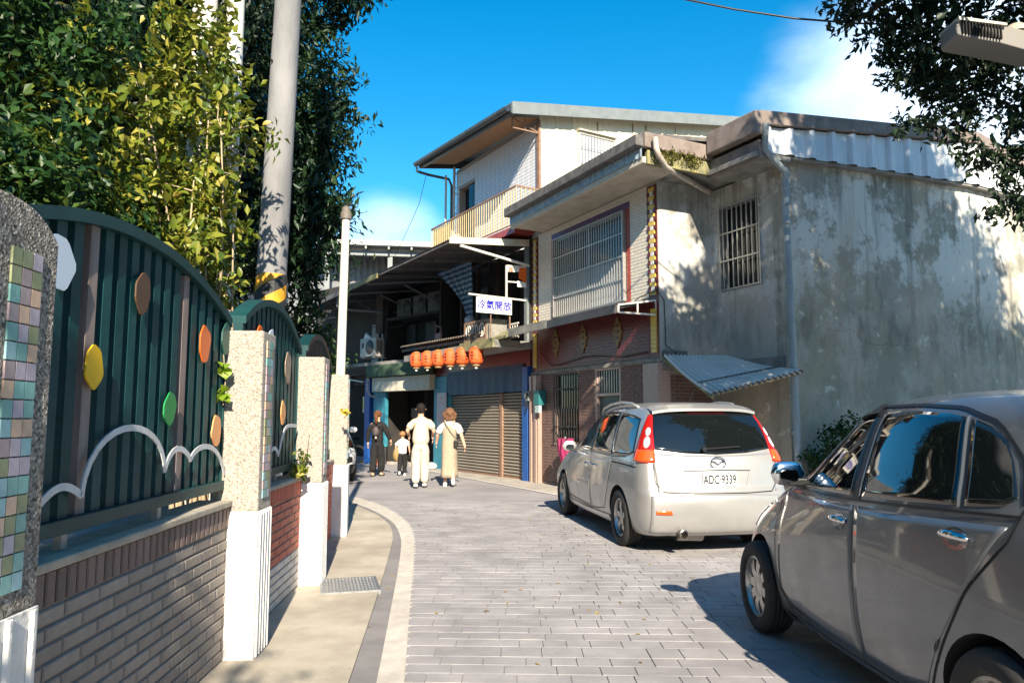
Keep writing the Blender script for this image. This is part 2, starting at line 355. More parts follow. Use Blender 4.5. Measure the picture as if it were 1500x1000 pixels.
# drain grate in the pavement
g = thing('drain_grate', 'rectangular steel drain grate set in the concrete pavement', 'drain', (-1.37, 6.39, .024), 15)
mb = MB()
for a in ((-.24, .24, -.27, -.245), (-.24, .24, .245, .27), (-.24, -.215, -.245, .245), (.215, .24, -.245, .245)): mb.box(*a, -.03, .012)
mb.build('frame', m_steel, g)
box('pit', M('drain_dark', (.02, .02, .02), rough=.9), g, -.215, .215, -.245, .245, -.002, .001)
bm_ = MB().box(-.006, .006, -.245, .245, 0, .011).mesh('bar', m_steel)
for i in range(15): inst('bar', bm_, g, (-.2 + i * .0286, 0, .001))
cb = MB().box(-.215, .215, -.008, .008, 0, .009).mesh('cross_bar', m_steel)
for i in range(7): inst('cross_bar', cb, g, (0, -.2 + i * .0667, .0005))

# ---------------------------------------------------------------- boundary wall: pillars, brick panels, arched fence
PIL = [(-1.405, 2.25), (-1.53, 4.755), (-1.655, 6.69), (-2.035, 9.27)]
def heading(i, j): return math.degrees(math.atan2(-(PIL[j][0] - PIL[i][0]), PIL[j][1] - PIL[i][1]))
PW = .285
plab = ['broad grey pebble-dash pillar with pastel mosaic, in shade before the first fence panel', 'sunlit pebble-dash pillar with white fluted foot between the two big fence panels',
        'sunlit pebble-dash pillar between the second fence panel and the small one', 'short-looking pebble-dash pillar beside the white street pole, last of the fence']
pang = [3, 3.2, 5, 9]
tile_m = {}
def tile_mesh(k):
    if k not in tile_m: tile_m[k] = MB().box(-.012, .006, -.0225, .0225, -.0245, .0245).mesh('tile', TILES[k])
    return tile_m[k]
rg = np.random.default_rng(11)
for i, (px, py) in enumerate(PIL):
    p = thing('pillar', plab[i], 'pillar', (px, py, 0), pang[i], 'pillars of the boundary fence')
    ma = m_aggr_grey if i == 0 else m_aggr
    n = 10
    L_ = PW if i else .52
    top = 1.955 if i else 1.96
    prof = [(-L_, .87)] + [(-L_ + L_ * k / n, top + (.085 * (1 - abs(2 * k / n - 1) ** 2.6) if i == 0 else 0)) for k in range(n + 1)] + [(0, .87)]
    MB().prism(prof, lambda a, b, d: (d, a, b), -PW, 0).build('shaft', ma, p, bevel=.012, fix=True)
    mb = MB().box(-PW - .004, .004, -L_ - .004, .004, -.03, .872)
    for k in range(5):   # fluting on the street side
        yy = -L_ + .03 + k * (L_ - .06) / 4
        mb.prism([(yy - .016, 0), (yy - .008, .012), (yy + .008, .012), (yy + .016, 0)], lambda a, b, d: (.0045 + b, a, d), .03, .868)
    mb.build('plinth', m_plinth, p, bevel=.003)
    if i == 0: cols = [-.215, -.1655, -.116]
    else: cols = [-.19, -.1405, -.091]
    if i < 2:
        for r in range(18):
            for c in cols:
                inst('tile', tile_mesh(int(rg.integers(6))), p, (0, c, 1.875 - r * .0535 - (0 if i else 0)), (rg.uniform(-.02, .02), 0, 0))
    else:
        mb = MB()
        for r in range(18):
            for c in cols:
                mb.cur = int(rg.integers(6)); mb.box(-.01, .006, c - .022, c + .022, 1.85 - r * .0535, 1.899 - r * .0535)
        mb.build('tile', TILES, p, kind='stuff')

def brick_mesh(nm, l, h, mat, dp=.02):
    return MB().add([(-.02, 0, 0), (-.02, l, 0), (-.02, l, h), (-.02, 0, h), (dp - .005, .001, .001), (dp - .005, l - .001, .001), (dp - .005, l - .001, h - .001), (dp - .005, .001, h - .001),
                     (dp, .006, .006), (dp, l - .006, .006), (dp, l - .006, h - .006), (dp, .006, h - .006)],
                    [(8, 9, 10, 11)] + [(a, b, b + 4, a + 4) for a, b in ((4, 5), (5, 6), (6, 7))] + [(7, 4, 8, 11)] + [(a, b, b + 4, a + 4) for a, b in ((0, 1), (1, 2), (2, 3))] + [(3, 0, 4, 7)]).mesh(nm, mat)
wlab = ['low brown and taupe brick wall under the nearest arched fence', 'low red brick wall with pale lower courses between two pebble-dash pillars', 'low red brick wall behind weeds, beside the last fence pillar']
flab = ['large teal arched slat fence with coloured pebble plates and a white wave', 'teal arched slat fence on the red brick wall with small colour plates', 'small teal arched fence panel farthest along the street']
PLATES = [
    [('white', 2.62, 1.98, .20, .20, 1), ('brown', 3.29, 1.985, .15, .20, 2), ('yellow', 2.905, 1.62, .155, .17, 3), ('orange', 4.08, 1.835, .16, .195, 4), ('green', 3.645, 1.475, .14, .18, 5), ('peach', 4.31, 1.345, .15, .19, 6), ('darkgreen', 4.42, 1.9, .17, .19, 7)],
    [('orange', 5.12, 1.98, .16, .2, 8), ('white', 5.42, 1.97, .17, .22, 9), ('tan', 5.98, 1.84, .2, .26, 10), ('green', 5.45, 1.62, .13, .22, 11), ('peach', 5.85, 1.47, .15, .18, 12)],
    [('white', 7.1, 1.9, .15, .2, 13), ('orange', 7.7, 1.75, .15, .2, 14)]]
WAVES = [[(2.45, 1.03), (2.60, 1.14), (2.72, 1.175), (2.85, 1.13)], [(2.85, 1.13), (2.98, 1.3), (3.24, 1.415), (3.48, 1.3), (3.60, 1.17)], [(3.60, 1.17), (3.68, 1.25), (3.76, 1.272), (3.86, 1.245), (3.92, 1.205)], [(3.92, 1.205), (4.0, 1.25), (4.15, 1.27), (4.32, 1.22), (4.46, 1.09)]]
WAVES2 = [[(4.85, 1.5), (5.0, 1.42), (5.2, 1.2), (5.3, 1.02)], [(5.3, 1.02), (5.45, 1.16), (5.6, 1.2), (5.72, 1.14)], [(5.72, 1.14), (5.85, 1.3), (6.0, 1.36), (6.3, 1.36)]]
for i in range(3):
    (x0, y0), (x1, y1) = PIL[i], PIL[i + 1]; hd = heading(i, i + 1); ln = math.hypot(x1 - x0, y1 - y0) - PW + .02
    wl = thing('boundary_wall', wlab[i], 'wall', (x0, y0, 0), hd, 'brick walls under the fence')
    wx = -.165   # street face of the bricks, behind the pillar face
    box('wall_core', m_mortar, wl, wx - .17, wx - .012, -.02, ln, -.03, .90)
    mb = MB(); mb.box(wx - .19, wx + .018, 0, ln, .902, .938)
    mb.build('coping', m_coping, wl, bevel=.008)
    ms = brick_mesh('brick', .056, .118, m_br_brown if i == 0 else m_br_red, .014); nsold = int(ln / .066); pitch = ln / nsold
    mc = brick_mesh('brick', .235, .0535, m_br_taupe if i == 0 else m_br_red, .009); mp_ = brick_mesh('brick', .235, .0535, m_br_pale, .012)
    if i < 2:
        for k in range(nsold): inst('brick', ms, wl, (wx - .012, k * pitch + .005, .783), scale=(1, 1, rg.uniform(.99, 1.01)))
        for r in range(12):
            yy = -(.12 if r % 2 else 0.)
            while yy < ln - .02:
                a, b = max(yy, 0), min(yy + .235, ln)
                if b - a > .03: inst('brick', mp_ if (i == 1 and r >= 7) else mc, wl, (wx - .012 + rg.uniform(-.0015, .0015), a, .718 - r * .0625), scale=(1, (b - a) / .235, 1))
                yy += .243
    else:
        mb = MB()
        for k in range(nsold): mb.box(wx - .02, wx + .002, k * pitch + .005, k * pitch + .061, .783, .9)
        for r in range(12):
            yy = -(.12 if r % 2 else 0.)
            while yy < ln - .02:
                a, b = max(yy, 0), min(yy + .235, ln)
                if b - a > .03: mb.box(wx - .02, wx, a, b, .718 - r * .0625, .7715 - r * .0625)
                yy += .243
        mb.build('brick', m_br_red, wl, kind='stuff')
    # fence panel
    fp = thing('slat_fence', flab[i], 'fence', (x0, y0, 0), hd, 'arched fence panels')
    fx = -.245; z0 = 1.0
    rise = (.235, .27, .26)[i]
    arch = lambda yy: 1.975 + rise * (1 - abs((yy - ln * .47) / (ln * .53)) ** 2.1)
    mb = MB(); n = 32
    for k in range(n):
        ya, yb = ln * k / n, ln * (k + 1) / n
        za, zb = arch(ya), arch(yb)
        mb.add([(fx - .06, ya, za), (fx + .05, ya, za), (fx + .05, yb, zb), (fx - .06, yb, zb), (fx - .06, ya, za + .05), (fx + .05, ya, za + .05), (fx + .05, yb, zb + .05), (fx - .06, yb, zb + .05)],
               [(0, 3, 2, 1), (4, 5, 6, 7), (0, 1, 5, 4), (2, 3, 7, 6), (1, 2, 6, 5), (3, 0, 4, 7)])
    mb.build('top_rail', m_teal, fp)
    box('bottom_rail', m_teal, fp, fx - .03, fx + .045, .005, ln - .005, z0, z0 + .055, bevel=.004)
    for yy in (.02, ln - .022): box('end_post', m_teal, fp, fx - .03, fx + .03, yy - .018, yy + .018, z0 + .056, arch(yy) - .001)
    for yy in (ln * .25, ln * .62): box('foot', m_steel, fp, fx - .015, fx + .015, yy - .02, yy + .02, .939, z0 - .001)
    ns = (19, 14, 18)[i]
    for k in range(ns):
        yy = .06 + (ln - .12) * k / (ns - 1); a = R(-4)
        zz = arch(yy) - .001
        dx, dy = math.cos(a), math.sin(a)
        mb = MB(); c = ((fx), yy, (z0 + .056 + zz) / 2)
        mb.obox(c, ((dx, dy, 0), (-dy, dx, 0), (0, 0, 1)), (.019, .030, (zz - z0 - .056) / 2))
        mb.build('slat', m_teal_rust if (k in (5, 13) and i == 0) else m_teal, fp)
    ca, sa = math.cos(R(hd)), math.sin(R(hd))
    for (cn, yw, zc, wd, ht, sd) in PLATES[i]:
        rr = np.random.default_rng(sd); yl = (yw - y0) / ca * 1.0
        pts = []
        for k in range(7):
            a = 2 * math.pi * (k + rr.uniform(-.3, .3)) / 7
            pts.append((yl + wd / 2 * math.cos(a) * rr.uniform(.86, 1.15), zc + ht / 2 * math.sin(a) * rr.uniform(.86, 1.22)))
        # round the outline once
        q = []
        for k in range(7):
            A, B = np.array(pts[k]), np.array(pts[(k + 1) % 7]); q += [tuple(A * .86 + B * .14), tuple(A * .14 + B * .86)]
        MB().prism(q, lambda a, b, d: (d, a, b), fx + .036, fx + .043).build('colour_plate', DEC[cn], fp, fix=True)
    for seg in (WAVES, WAVES2, [])[i]:
        P = np.array(seg); t = np.linspace(0, 1, len(P)); tt = np.linspace(0, 1, 15)
        deg = min(3, len(P) - 1); yy = np.polyval(np.polyfit(t, P[:, 0], deg), tt); zz = np.polyval(np.polyfit(t, P[:, 1], deg), tt)
        mb = MB(); V = []
        nv = np.stack([-np.gradient(zz), np.gradient(yy)], 1); nv = unit(nv) * .014
        for k in range(15):
            yl = (yy[k] - y0) / ca; zc = zz[k]; a, b = nv[k]
            V += [(fx + .044, yl + a, zc + b), (fx + .050, yl + a, zc + b), (fx + .050, yl - a, zc - b), (fx + .044, yl - a, zc - b)]
        F = [(4 * k + e, 4 * k + (e + 1) % 4, 4 * k + 4 + (e + 1) % 4, 4 * k + 4 + e) for k in range(14) for e in range(4)] + [(0, 1, 2, 3), (56, 59, 58, 57)]
        mb.add(V, F).build('wave_strip', m_wave, fp, fix=True)
# ---------------------------------------------------------------- building materials
def stained(name, base, pale, dark, moss, sx=1.):
    """weathered lime render: bare cement, peeled pale patches, rain streaks and a mossy foot"""
    mt = bpy.data.materials.new(name); mt.use_nodes = True; t = mt.node_tree; b = t.nodes['Principled BSDF']; N = t.nodes.new; L = t.links.new
    b.inputs['Roughness'].default_value = .92; b.inputs['Specular IOR Level'].default_value = .25
    tcn = N('ShaderNodeTexCoord')
    def noise(scale, stretch, lo, hi, detail=8, rough=.62, loc=(0, 0, 0), dist=0):
        mpn = N('ShaderNodeMapping'); mpn.inputs['Scale'].default_value = stretch; mpn.inputs['Location'].default_value = loc; L(tcn.outputs['Object'], mpn.inputs[0])
        n = N('ShaderNodeTexNoise'); n.inputs['Scale'].default_value = scale; n.inputs['Detail'].default_value = detail; n.inputs['Roughness'].default_value = rough; n.inputs['Distortion'].default_value = dist
        L(mpn.outputs[0], n.inputs['Vector']); m_ = N('ShaderNodeMapRange'); m_.inputs['From Min'].default_value = lo; m_.inputs['From Max'].default_value = hi
        L(n.outputs['Fac'], m_.inputs['Value']); return m_.outputs[0]
    def mixc(f, a, c):
        m_ = N('ShaderNodeMix'); m_.data_type = 'RGBA'
        if isinstance(f, float): m_.inputs[0].default_value = f
        else: L(f, m_.inputs[0])
        for s_, x in ((6, a), (7, c)):
            if isinstance(x, tuple): m_.inputs[s_].default_value = (*x, 1)
            else: L(x, m_.inputs[s_])
        return m_.outputs[2]
    def mul(a, c):
        m_ = N('ShaderNodeMath'); m_.operation = 'MULTIPLY'; m_.use_clamp = True
        for i, x in enumerate((a, c)):
            if isinstance(x, float): m_.inputs[i].default_value = x
            else: L(x, m_.inputs[i])
        return m_.outputs[0]
    sep = N('ShaderNodeSeparateXYZ'); L(tcn.outputs['Object'], sep.inputs[0])
    def zramp(z0, z1):
        m_ = N('ShaderNodeMapRange'); m_.inputs['From Min'].default_value = z0; m_.inputs['From Max'].default_value = z1; m_.interpolation_type = 'SMOOTHSTEP'; L(sep.outputs['Z'], m_.inputs['Value']); return m_.outputs[0]
    c = mixc(noise(.55, (1, 1, 1), .38, .62), base, tuple(x * .72 for x in base))
    c = mixc(noise(1.1, (1, 1, .8), .45, .56, loc=(3, 1, 7)), c, moss)
    f = mul(noise(.8, (1, 1, 1), .48, .535, 12, .72, (9, 2, 1)), zramp(2.4, 4.4)); c = mixc(mul(f, .9), c, pale)
    c = mixc(mul(noise(3.2, (1, 1, 1), .60, .66, 9, .72, (1, 5, 3)), .8), c, pale)
    st = noise(3.0, (1, 1, .10), .56, .72, 6, .6, (2, 8, 0)); c = mixc(mul(mul(st, zramp(1.2, 2.6)), .75), c, dark)
    c = mixc(mul(noise(.7, (1, 1, .3), .46, .62, 7, .7, (4, 4, 2)), .45), c, (base[0] * 1.15, base[1] * .98, base[2] * .84))
    tr_ = noise(4.2, (1, 1, .05), .52, .66, 7, .6, (11, 4, 0)); c = mixc(mul(mul(tr_, zramp(4.3, 5.7)), .7), c, dark)
    # a dirty band where the floor slab meets the wall
    band = mul(zramp(2.35, 2.9), zramp(3.7, 2.95))
    c = mixc(mul(mul(band, noise(2.3, (1, 1, .35), .46, .70, 9, .75, (7, 3, 0))), .95), c, dark)
    c = mixc(mul(noise(9, (1, 1, .5), .60, .70, 6, .7, (3, 3, 9)), .5), c, dark)
    c = mixc(mul(zramp(.9, -.2), noise(2, (1, 1, 1), .3, .6)), c, tuple(x * .45 for x in moss))
    L(c, b.inputs['Base Color'])
    nb = N('ShaderNodeTexNoise'); nb.inputs['Scale'].default_value = 22; nb.inputs['Detail'].default_value = 6; L(tcn.outputs['Object'], nb.inputs['Vector'])
    bp = N('ShaderNodeBump'); bp.inputs['Strength'].default_value = .35; bp.inputs['Distance'].default_value = .02; L(nb.outputs['Fac'], bp.inputs['Height']); L(bp.outputs[0], b.inputs['Normal'])
    return mt
m_render = stained('stained_render', (.44, .41, .35), (.66, .655, .60), (.11, .105, .088), (.28, .275, .22))
m_render2 = stained('stained_render_pale', (.50, .49, .45), (.60, .62, .62), (.17, .17, .15), (.38, .385, .345))
m_tile_cream = M('cream_tile', (.66, .60, .50), (.74, .68, .58), 9, .35, rnd=.05)
m_tile_white = M('white_tile', (.68, .68, .70), (.76, .76, .78), 9, .3)
m_grout = M('grout', (.36, .33, .29), rough=.95)
m_maroon = M('maroon_tile', (.10, .012, .016), (.15, .02, .022), 12, .35)
m_redtile = M('red_tile', (.33, .05, .035), (.42, .08, .05), 12, .35)
m_yellow = M('yellow_tile', (.62, .43, .07), (.70, .52, .12), 12, .35)
m_wtile = M('small_white_tile', (.72, .70, .66), rough=.35)
m_purple = M('purple_tile', (.10, .06, .16), (.15, .09, .22), 12, .3)
m_brick2 = M('brown_brick', (.145, .085, .072), (.20, .125, .105), 8, .75)
m_mort2 = M('pale_mortar', (.40, .35, .31), rough=.95)
m_granite = M('pink_granite', (.34, .23, .19), (.43, .31, .26), 30, .35)
m_cream = M('cream_paint', (.66, .60, .48), (.55, .49, .38), 5, .7)
m_soffit = M('soffit_paint', (.58, .53, .44), (.44, .39, .31), 3, .8)
m_fascia = M('dark_fascia', (.085, .08, .078), (.17, .16, .15), 6, .8, bump=.3, bscale=30)
m_fascia_b = M('brown_fascia', (.17, .135, .115), (.26, .215, .19), 5, .85, bump=.3, bscale=30)
m_zinc = M('pale_zinc', (.50, .53, .55), (.68, .71, .73), 4, .45, metal=.15, rrough=.2, stretch=(1, 1, .2))
m_zinc_blue = M('blue_zinc', (.30, .42, .50), (.55, .62, .66), 9, .35, metal=.3)
m_zinc_old = M('weathered_zinc', (.60, .57, .53), (.72, .70, .66), 3, .75, metal=.0, rrough=.25)
m_beige_sheet = M('beige_sheet', (.68, .60, .44), (.74, .66, .50), 2, .55, stretch=(1, 1, .2))
m_grey_trim = M('grey_roof_trim', (.16, .18, .18), (.20, .22, .22), 5, .5)
m_gutter = M('dark_gutter', (.07, .08, .085), (.12, .13, .135), 6, .35, metal=.2)
m_ply = M('plywood', (.36, .19, .075), (.44, .25, .11), 2, .7, stretch=(1, 6, 1))
m_rust = M('rusty_steel', (.20, .11, .07), (.30, .19, .13), 14, .75)
m_rail = M('cream_rail', (.58, .48, .27), (.46, .36, .18), 6, .55)
m_bar = M('window_bar', (.50, .49, .46), (.40, .39, .37), 20, .4, metal=.5)
m_bar_dk = M('dark_iron', (.035, .033, .032), (.06, .055, .05), 20, .5, metal=.4)
m_glass_dk = M('dark_window_glass', (.012, .014, .016), rough=.06, spec=.6)
m_glass_fr = M('frosted_glass', (.58, .59, .59), (.66, .67, .67), 3, .35)
m_glass_be = M('beige_blind', (.56, .49, .42), (.62, .56, .48), 3, .5)
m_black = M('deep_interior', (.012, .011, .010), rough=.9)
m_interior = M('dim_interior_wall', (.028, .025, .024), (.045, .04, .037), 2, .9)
m_concrete = M('old_concrete', (.30, .29, .265), (.17, .165, .15), 4, .92, bump=.4, bscale=30)
m_moss = M('mossy_concrete', (.30, .27, .12), (.16, .16, .10), 7, .95, bump=.5, bscale=40)
m_canopy = M('canopy_sheet', (.035, .037, .042), (.06, .06, .068), 4, .6)
m_blue = M('blue_paint', (.012, .075, .30), (.02, .10, .36), 6, .45)
m_tarp = M('blue_tarp', (.004, .032, .085), (.007, .05, .125), 4, .55)
m_tealp = M('teal_board', (.03, .20, .28), (.05, .27, .36), 3, .5)
m_shutter = M('shutter_steel', (.37, .325, .265), (.27, .235, .195), 1.6, .5, metal=.25, stretch=(1, .3, 1), bump=.1, bscale=20)
m_white_metal = M('white_metal', (.74, .71, .64), (.62, .59, .52), 9, .5)
m_sign = M('sign_board', (.80, .79, .75), rough=.5)
m_ink = M('blue_ink', (.008, .010, .34), rough=.6)
m_gold = M('gold_relief', (.25, .17, .05), (.17, .115, .04), 14, .4)
m_pipe = M('old_pvc', (.55, .50, .43), (.36, .31, .26), 8, .6)
m_pipe_grey = M('grey_pvc', (.24, .29, .31), (.30, .35, .37), 5, .5)
m_grn_door = M('green_door', (.05, .075, .065), (.07, .095, .085), 4, .5)
m_acw = M('ac_casing', (.46, .45, .41), (.38, .37, .33), 4, .5)
m_acd = M('ac_grille', (.05, .05, .05), rough=.6)
m_grey_sheet = M('grey_sheet', (.17, .175, .18), (.24, .245, .25), 1.5, .6)
m_dim = M('dim_wall', (.03, .031, .033), (.05, .05, .05), 1.5, .8)  # row-house grey darkened in colour to stand in for the tree's shade
m_greenpar = M('green_parapet', (.045, .085, .05), (.075, .12, .07), 5, .8)
m_whitewall = M('far_white_wall', (.66, .66, .64), (.56, .56, .54), 1, .8)
m_salmon = M('salmon_wall', (.58, .30, .19), (.50, .26, .16), 2, .8)
m_lantern = M('lantern_red', (.80, .085, .012), (.86, .14, .03), 9, .6)
m_lantern_cap = M('lantern_cap', (.35, .22, .10), rough=.6)
m_bulb = M('white_bulb', (.82, .80, .74), rough=.3)

def tiles(y0, y1, z0, z1, tw, th, gap, x, dp, holes=(), bond=True, mb=None, rg=np.random.default_rng(5)):
    mb = mb or MB(); r = 0; z = z0
    while z < z1 - .01:
        zb = min(z + th, z1); y = y0 - (tw / 2 if (bond and r % 2) else 0)
        while y < y1 - .004:
            a, b = max(y, y0), min(y + tw, y1); segs = [(a, b)]
            for (ha, hb, hz0, hz1) in holes:
                if zb > hz0 + .005 and z < hz1 - .005:
                    ns = []
                    for p, q in segs:
                        if q <= ha or p >= hb: ns.append((p, q)); continue
                        if p < ha: ns.append((p, ha))
                        if q > hb: ns.append((hb, q))
                    segs = ns
            for p, q in segs:
                if q - p > .02: 
                    e = rg.uniform(-.001, .001)
                    mb.box(x - dp + e, x + .004, p + gap / 2, q - gap / 2, z + gap / 2, zb - gap / 2)
            y += tw
        z += th; r += 1
    return mb
def wall_with_hole(mb, x0, x1, y0, y1, z0, z1, h):
    a, b, c, d = h
    mb.box(x0, x1, y0, a, z0, z1); mb.box(x0, x1, b, y1, z0, z1); mb.box(x0, x1, a, b, z0, c); mb.box(x0, x1, a, b, d, z1); return mb
def corrugated(fn, nu, nv, amp, thick=.004):
    """fn(u, v) -> point, normal; waves run across u"""
    mb = MB()
    def top(u, v):
        p, n_ = fn(u, v); p = np.array(p); n_ = np.array(n_); return p + n_ * amp * math.sin(u * nu * math.pi / 2)
    mb.grid(top, nu, nv)
    mb.grid(lambda u, v: top(1 - u, v) - np.array(fn(1 - u, v)[1]) * thick, nu, nv)
    return mb

# ================================================================ HOUSE A : tiled shop-house with the grey gable
A = thing('tiled_house', 'two-storey house with cream tiled front, barred window and stained grey gable wall', 'house', (.47, 17.0, 0), 26.87)
YE = -4.68
# core masses
MB().box(.30, 9.0, YE + .25, -.05, 0, 5.60).build('core_wall', m_interior, A)
mb = wall_with_hole(MB(), .0, .22, YE + .001, -.001, 2.46, 5.75, (-3.75, -1.05, 3.61, 5.36)); mb.build('front_wall', m_grout, A)
mb = MB(); H_ = ((-2.02, -1.0, .89, 2.41), (-3.50, -2.62, 0, 2.41))
mb.box(0, .22, -4.25, -3.50, 0, 2.459); mb.box(0, .22, -2.62, -2.02, 0, 2.459); mb.box(0, .22, -1.0, -.45, 0, 2.459); mb.box(0, .22, -2.02, -1.0, 0, .89); mb.box(0, .22, -2.02, -1.0, 2.41, 2.459); mb.box(0, .22, -3.5, -2.62, 2.41, 2.459)
mb.build('ground_floor_wall', m_mort2, A)
tiles(-4.40, -.33, 3.56, 5.64, .23, .0625, .009, 0, .009, [(-3.87, -.93, 3.5, 5.5)]).build('cream_tile_facing', m_tile_cream, A, kind='stuff')
tiles(-4.40, -.33, 2.50, 3.555, .20, .062, .006, 0, .009).build('maroon_tile_facing', m_maroon, A, kind='stuff')
tiles(-4.25, -.45, 0.03, 2.41, .205, .0635, .011, 0, .012, H_).build('brown_brick_facing', m_brick2, A, kind='stuff')
# red and purple tile frame round the window
mb = MB()
for (a, b, c, d) in ((-3.865, -3.755, 3.50, 5.36), (-1.045, -.935, 3.50, 5.36)): tiles(a, b, c, d, .055, .062, .006, 0, .014, mb=mb, bond=False)
tiles(-3.75, -1.05, 3.50, 3.605, .062, .055, .006, 0, .014, mb=mb, bond=False)
mb.build('red_frame_tiles', m_redtile, A, kind='stuff')
tiles(-3.865, -.935, 5.365, 5.5, .062, .0675, .006, 0, .014, bond=False).build('purple_frame_tiles', m_purple, A, kind='stuff')
# corner columns of small tiles
def small(nm, mat, w, h): return MB().box(-.02, .006, -w / 2, w / 2, -h / 2, h / 2).mesh(nm, mat)
ty, tw_, tm = small('tile', m_yellow, .155, .072), small('tile', m_wtile, .085, .072), small('tile', m_maroon, .06, .072)
for c0, zz0 in ((-4.54, 5.52), (-.165, 5.52)):
    box('column_backing', m_maroon, A, -.006, .03, c0 - .135, c0 + .135, 2.46, 5.60)
    for k in range(38):
        z = zz0 - k * .0785
        if z < 2.52: break
        if 3.36 < z < 3.56: continue
        if k % 2 == 0: inst('tile', ty, A, (-.008, c0 + .0, z))
        else:
            inst('tile', tw_ if z > 3.5 else ty, A, (-.007, c0, z))
            if z > 3.5:
                for s in (-.098, .098): inst('tile', tm, A, (-.0065, c0 + s, z))
# window : panes and grille
wdw = MB().box(.02, .075, -3.75, -3.70, 3.61, 5.36).box(.02, .075, -1.10, -1.05, 3.61, 5.36).box(.02, .075, -3.699, -1.101, 5.31, 5.36).box(.02, .075, -3.699, -1.101, 3.61, 3.66).box(.025, .07, -3.699, -1.101, 4.47, 4.52).box(.025, .07, -2.42, -2.37, 3.661, 4.469).box(.025, .07, -2.42, -2.37, 4.521, 5.309)
win = wdw.build('window', m_bar, A)
for (a, b, c, d, mm) in ((-3.70, -2.42, 4.52, 5.31, m_glass_dk), (-2.37, -1.10, 4.52, 5.31, m_glass_dk), (-3.70, -2.42, 3.66, 4.47, m_glass_fr), (-2.37, -1.10, 3.66, 4.47, m_glass_be)):
    MB().box(.05, .06, a, b, c, d).build('pane', mm, win)
grl = MB()
for z in (3.63, 4.03, 4.47, 4.91, 5.34): grl.box(-.075, -.055, -3.72, -1.08, z - .011, z + .011)
for y_ in (-3.71, -1.09): grl.box(-.073, .02, y_ - .012, y_ + .012, 3.615, 5.355)
gr = grl.build('window_grille', m_bar, A)
bmsh = MB().box(-.009, .009, -.010, .010, 0, 1.70).mesh('bar', m_bar)
for k in range(30): inst('bar', bmsh, gr, (-.046, -3.66 + k * 2.52 / 29, 3.635))
# gold ornaments on the maroon band
for yo in (-1.12, -2.22, -3.44):
    mb = MB(); P_ = [(0, -.32), (.05, -.2), (.10, -.16), (.12, -.05), (.165, 0), (.12, .05), (.10, .16), (.05, .2), (0, .32), (-.05, .2), (-.10, .16), (-.12, .05), (-.165, 0), (-.12, -.05), (-.10, -.16), (-.05, -.2)]
    mb.prism(P_, lambda a, b, d: (d, yo + a, 3.06 + b), -.035, -.008); o = mb.build('ornament', m_gold, A, fix=True, bevel=.006)
    mb = MB()
    for a, b in ((0, .12), (0, -.12), (0, .0)): mb.box(-.046, -.036, yo - .055, yo + .055, 3.06 + b - .018, 3.06 + b + .018)
    mb.build('ornament_slots', m_maroon, o)
box('lintel', m_concrete, A, -.05, .02, YE, -.02, 2.40, 2.475, bevel=.006)
# ground floor window, door, pilasters
w2 = MB()
for a in ((-2.02, -1.97, .89, 2.41), (-1.05, -1.0, .89, 2.41), (-1.97, -1.05, 2.36, 2.41), (-1.97, -1.05, .89, .94)): w2.box(.02, .10, *a)
w2 = w2.build('window', m_granite, A); MB().box(.08, .09, -1.97, -1.05, .94, 2.36).build('pane', m_glass_dk, w2)
g2 = MB()
for z in (.93, 1.25, 2.05, 2.37): g2.box(-.06, -.045, -2.0, -1.02, z - .01, z + .01)
for k in range(4):
    for zz in (1.25, 2.05): g2.box(-.068, -.061, -1.93 + k * .27 - .05, -1.93 + k * .27 + .05, zz - .022, zz + .022)
g2 = g2.build('window_grille', m_bar_dk, A)
b2 = MB().box(-.008, .008, -.008, .008, 0, 1.46).mesh('bar', m_bar_dk)
for k in range(10): inst('bar', b2, g2, (-.036, -1.97 + k * .102, .92))
d1 = MB()
for a in ((-3.5, -3.44, 0, 2.41), (-2.68, -2.62, 0, 2.41), (-3.44, -2.68, 2.36, 2.41), (-3.44, -2.68, 1.86, 1.91)): d1.box(.0, .12, *a)
d1 = d1.build('door', m_granite, A); MB().box(.07, .10, -3.44, -2.68, .01, 1.86).build('door_leaf', m_grn_door, d1); MB().box(.08, .09, -3.44, -2.68, 1.91, 2.36).build('pane', m_glass_dk, d1)
mb = MB()
for k in range(9): mb.box(.03, .045, -3.41 + k * .085, -3.395 + k * .085, 1.91, 2.36)
mb.build('transom_bars', m_bar, d1)
mb = MB().box(-.10, .22, -.45, -.02, 0, 2.395).box(-.13, -.101, -.40, -.30, 0, 2.39).box(-.13, -.101, -.17, -.07, 0, 2.39); mb.build('pilaster', m_granite, A, bevel=.01)
MB().box(-.06, .22, YE, -4.25, 0, 2.395).build('pilaster', m_granite, A, bevel=.01)
# eaves over the front and round the re-entrant corner
MB().box(-.78, 0, -5.40, -.55, 5.66, 5.74).build('soffit', m_soffit, A)
MB().box(-.84, -.781, -5.40, -.55, 5.63, 5.73).build('eave_edge', m_cream, A)
zs = corrugated(lambda u, v: ((-.86, -5.40 + 4.85 * u, 5.72 + .16 * v), (-1, 0, 0)), 150, 1, .012); zs.build('zinc_apron', m_zinc_blue, A)
MB().box(-1.0, -.80, -5.44, -.52, 5.885, 6.08).build('gutter', m_fascia, A, bevel=.02)
MB().box(-.78, .62, -5.45, -5.37, 5.60, 5.84).build('side_fascia', m_moss, A, bevel=.01)
MB().box(-.86, .60, -5.50, -5.40, 5.86, 6.12).build('side_gutter', m_fascia_b, A, bevel=.015)
MB().box(.002, 1.27, -5.37, YE - .002, 5.655, 5.735).build('side_soffit', m_concrete, A)
MB().box(.52, 1.27, -6.56, -5.38, 5.60, 5.68).build('soffit', m_concrete, A)
MB().box(.56, .64, -6.58, -5.46, 5.56, 5.86).build('front_fascia', m_fascia_b, A, bevel=.01)
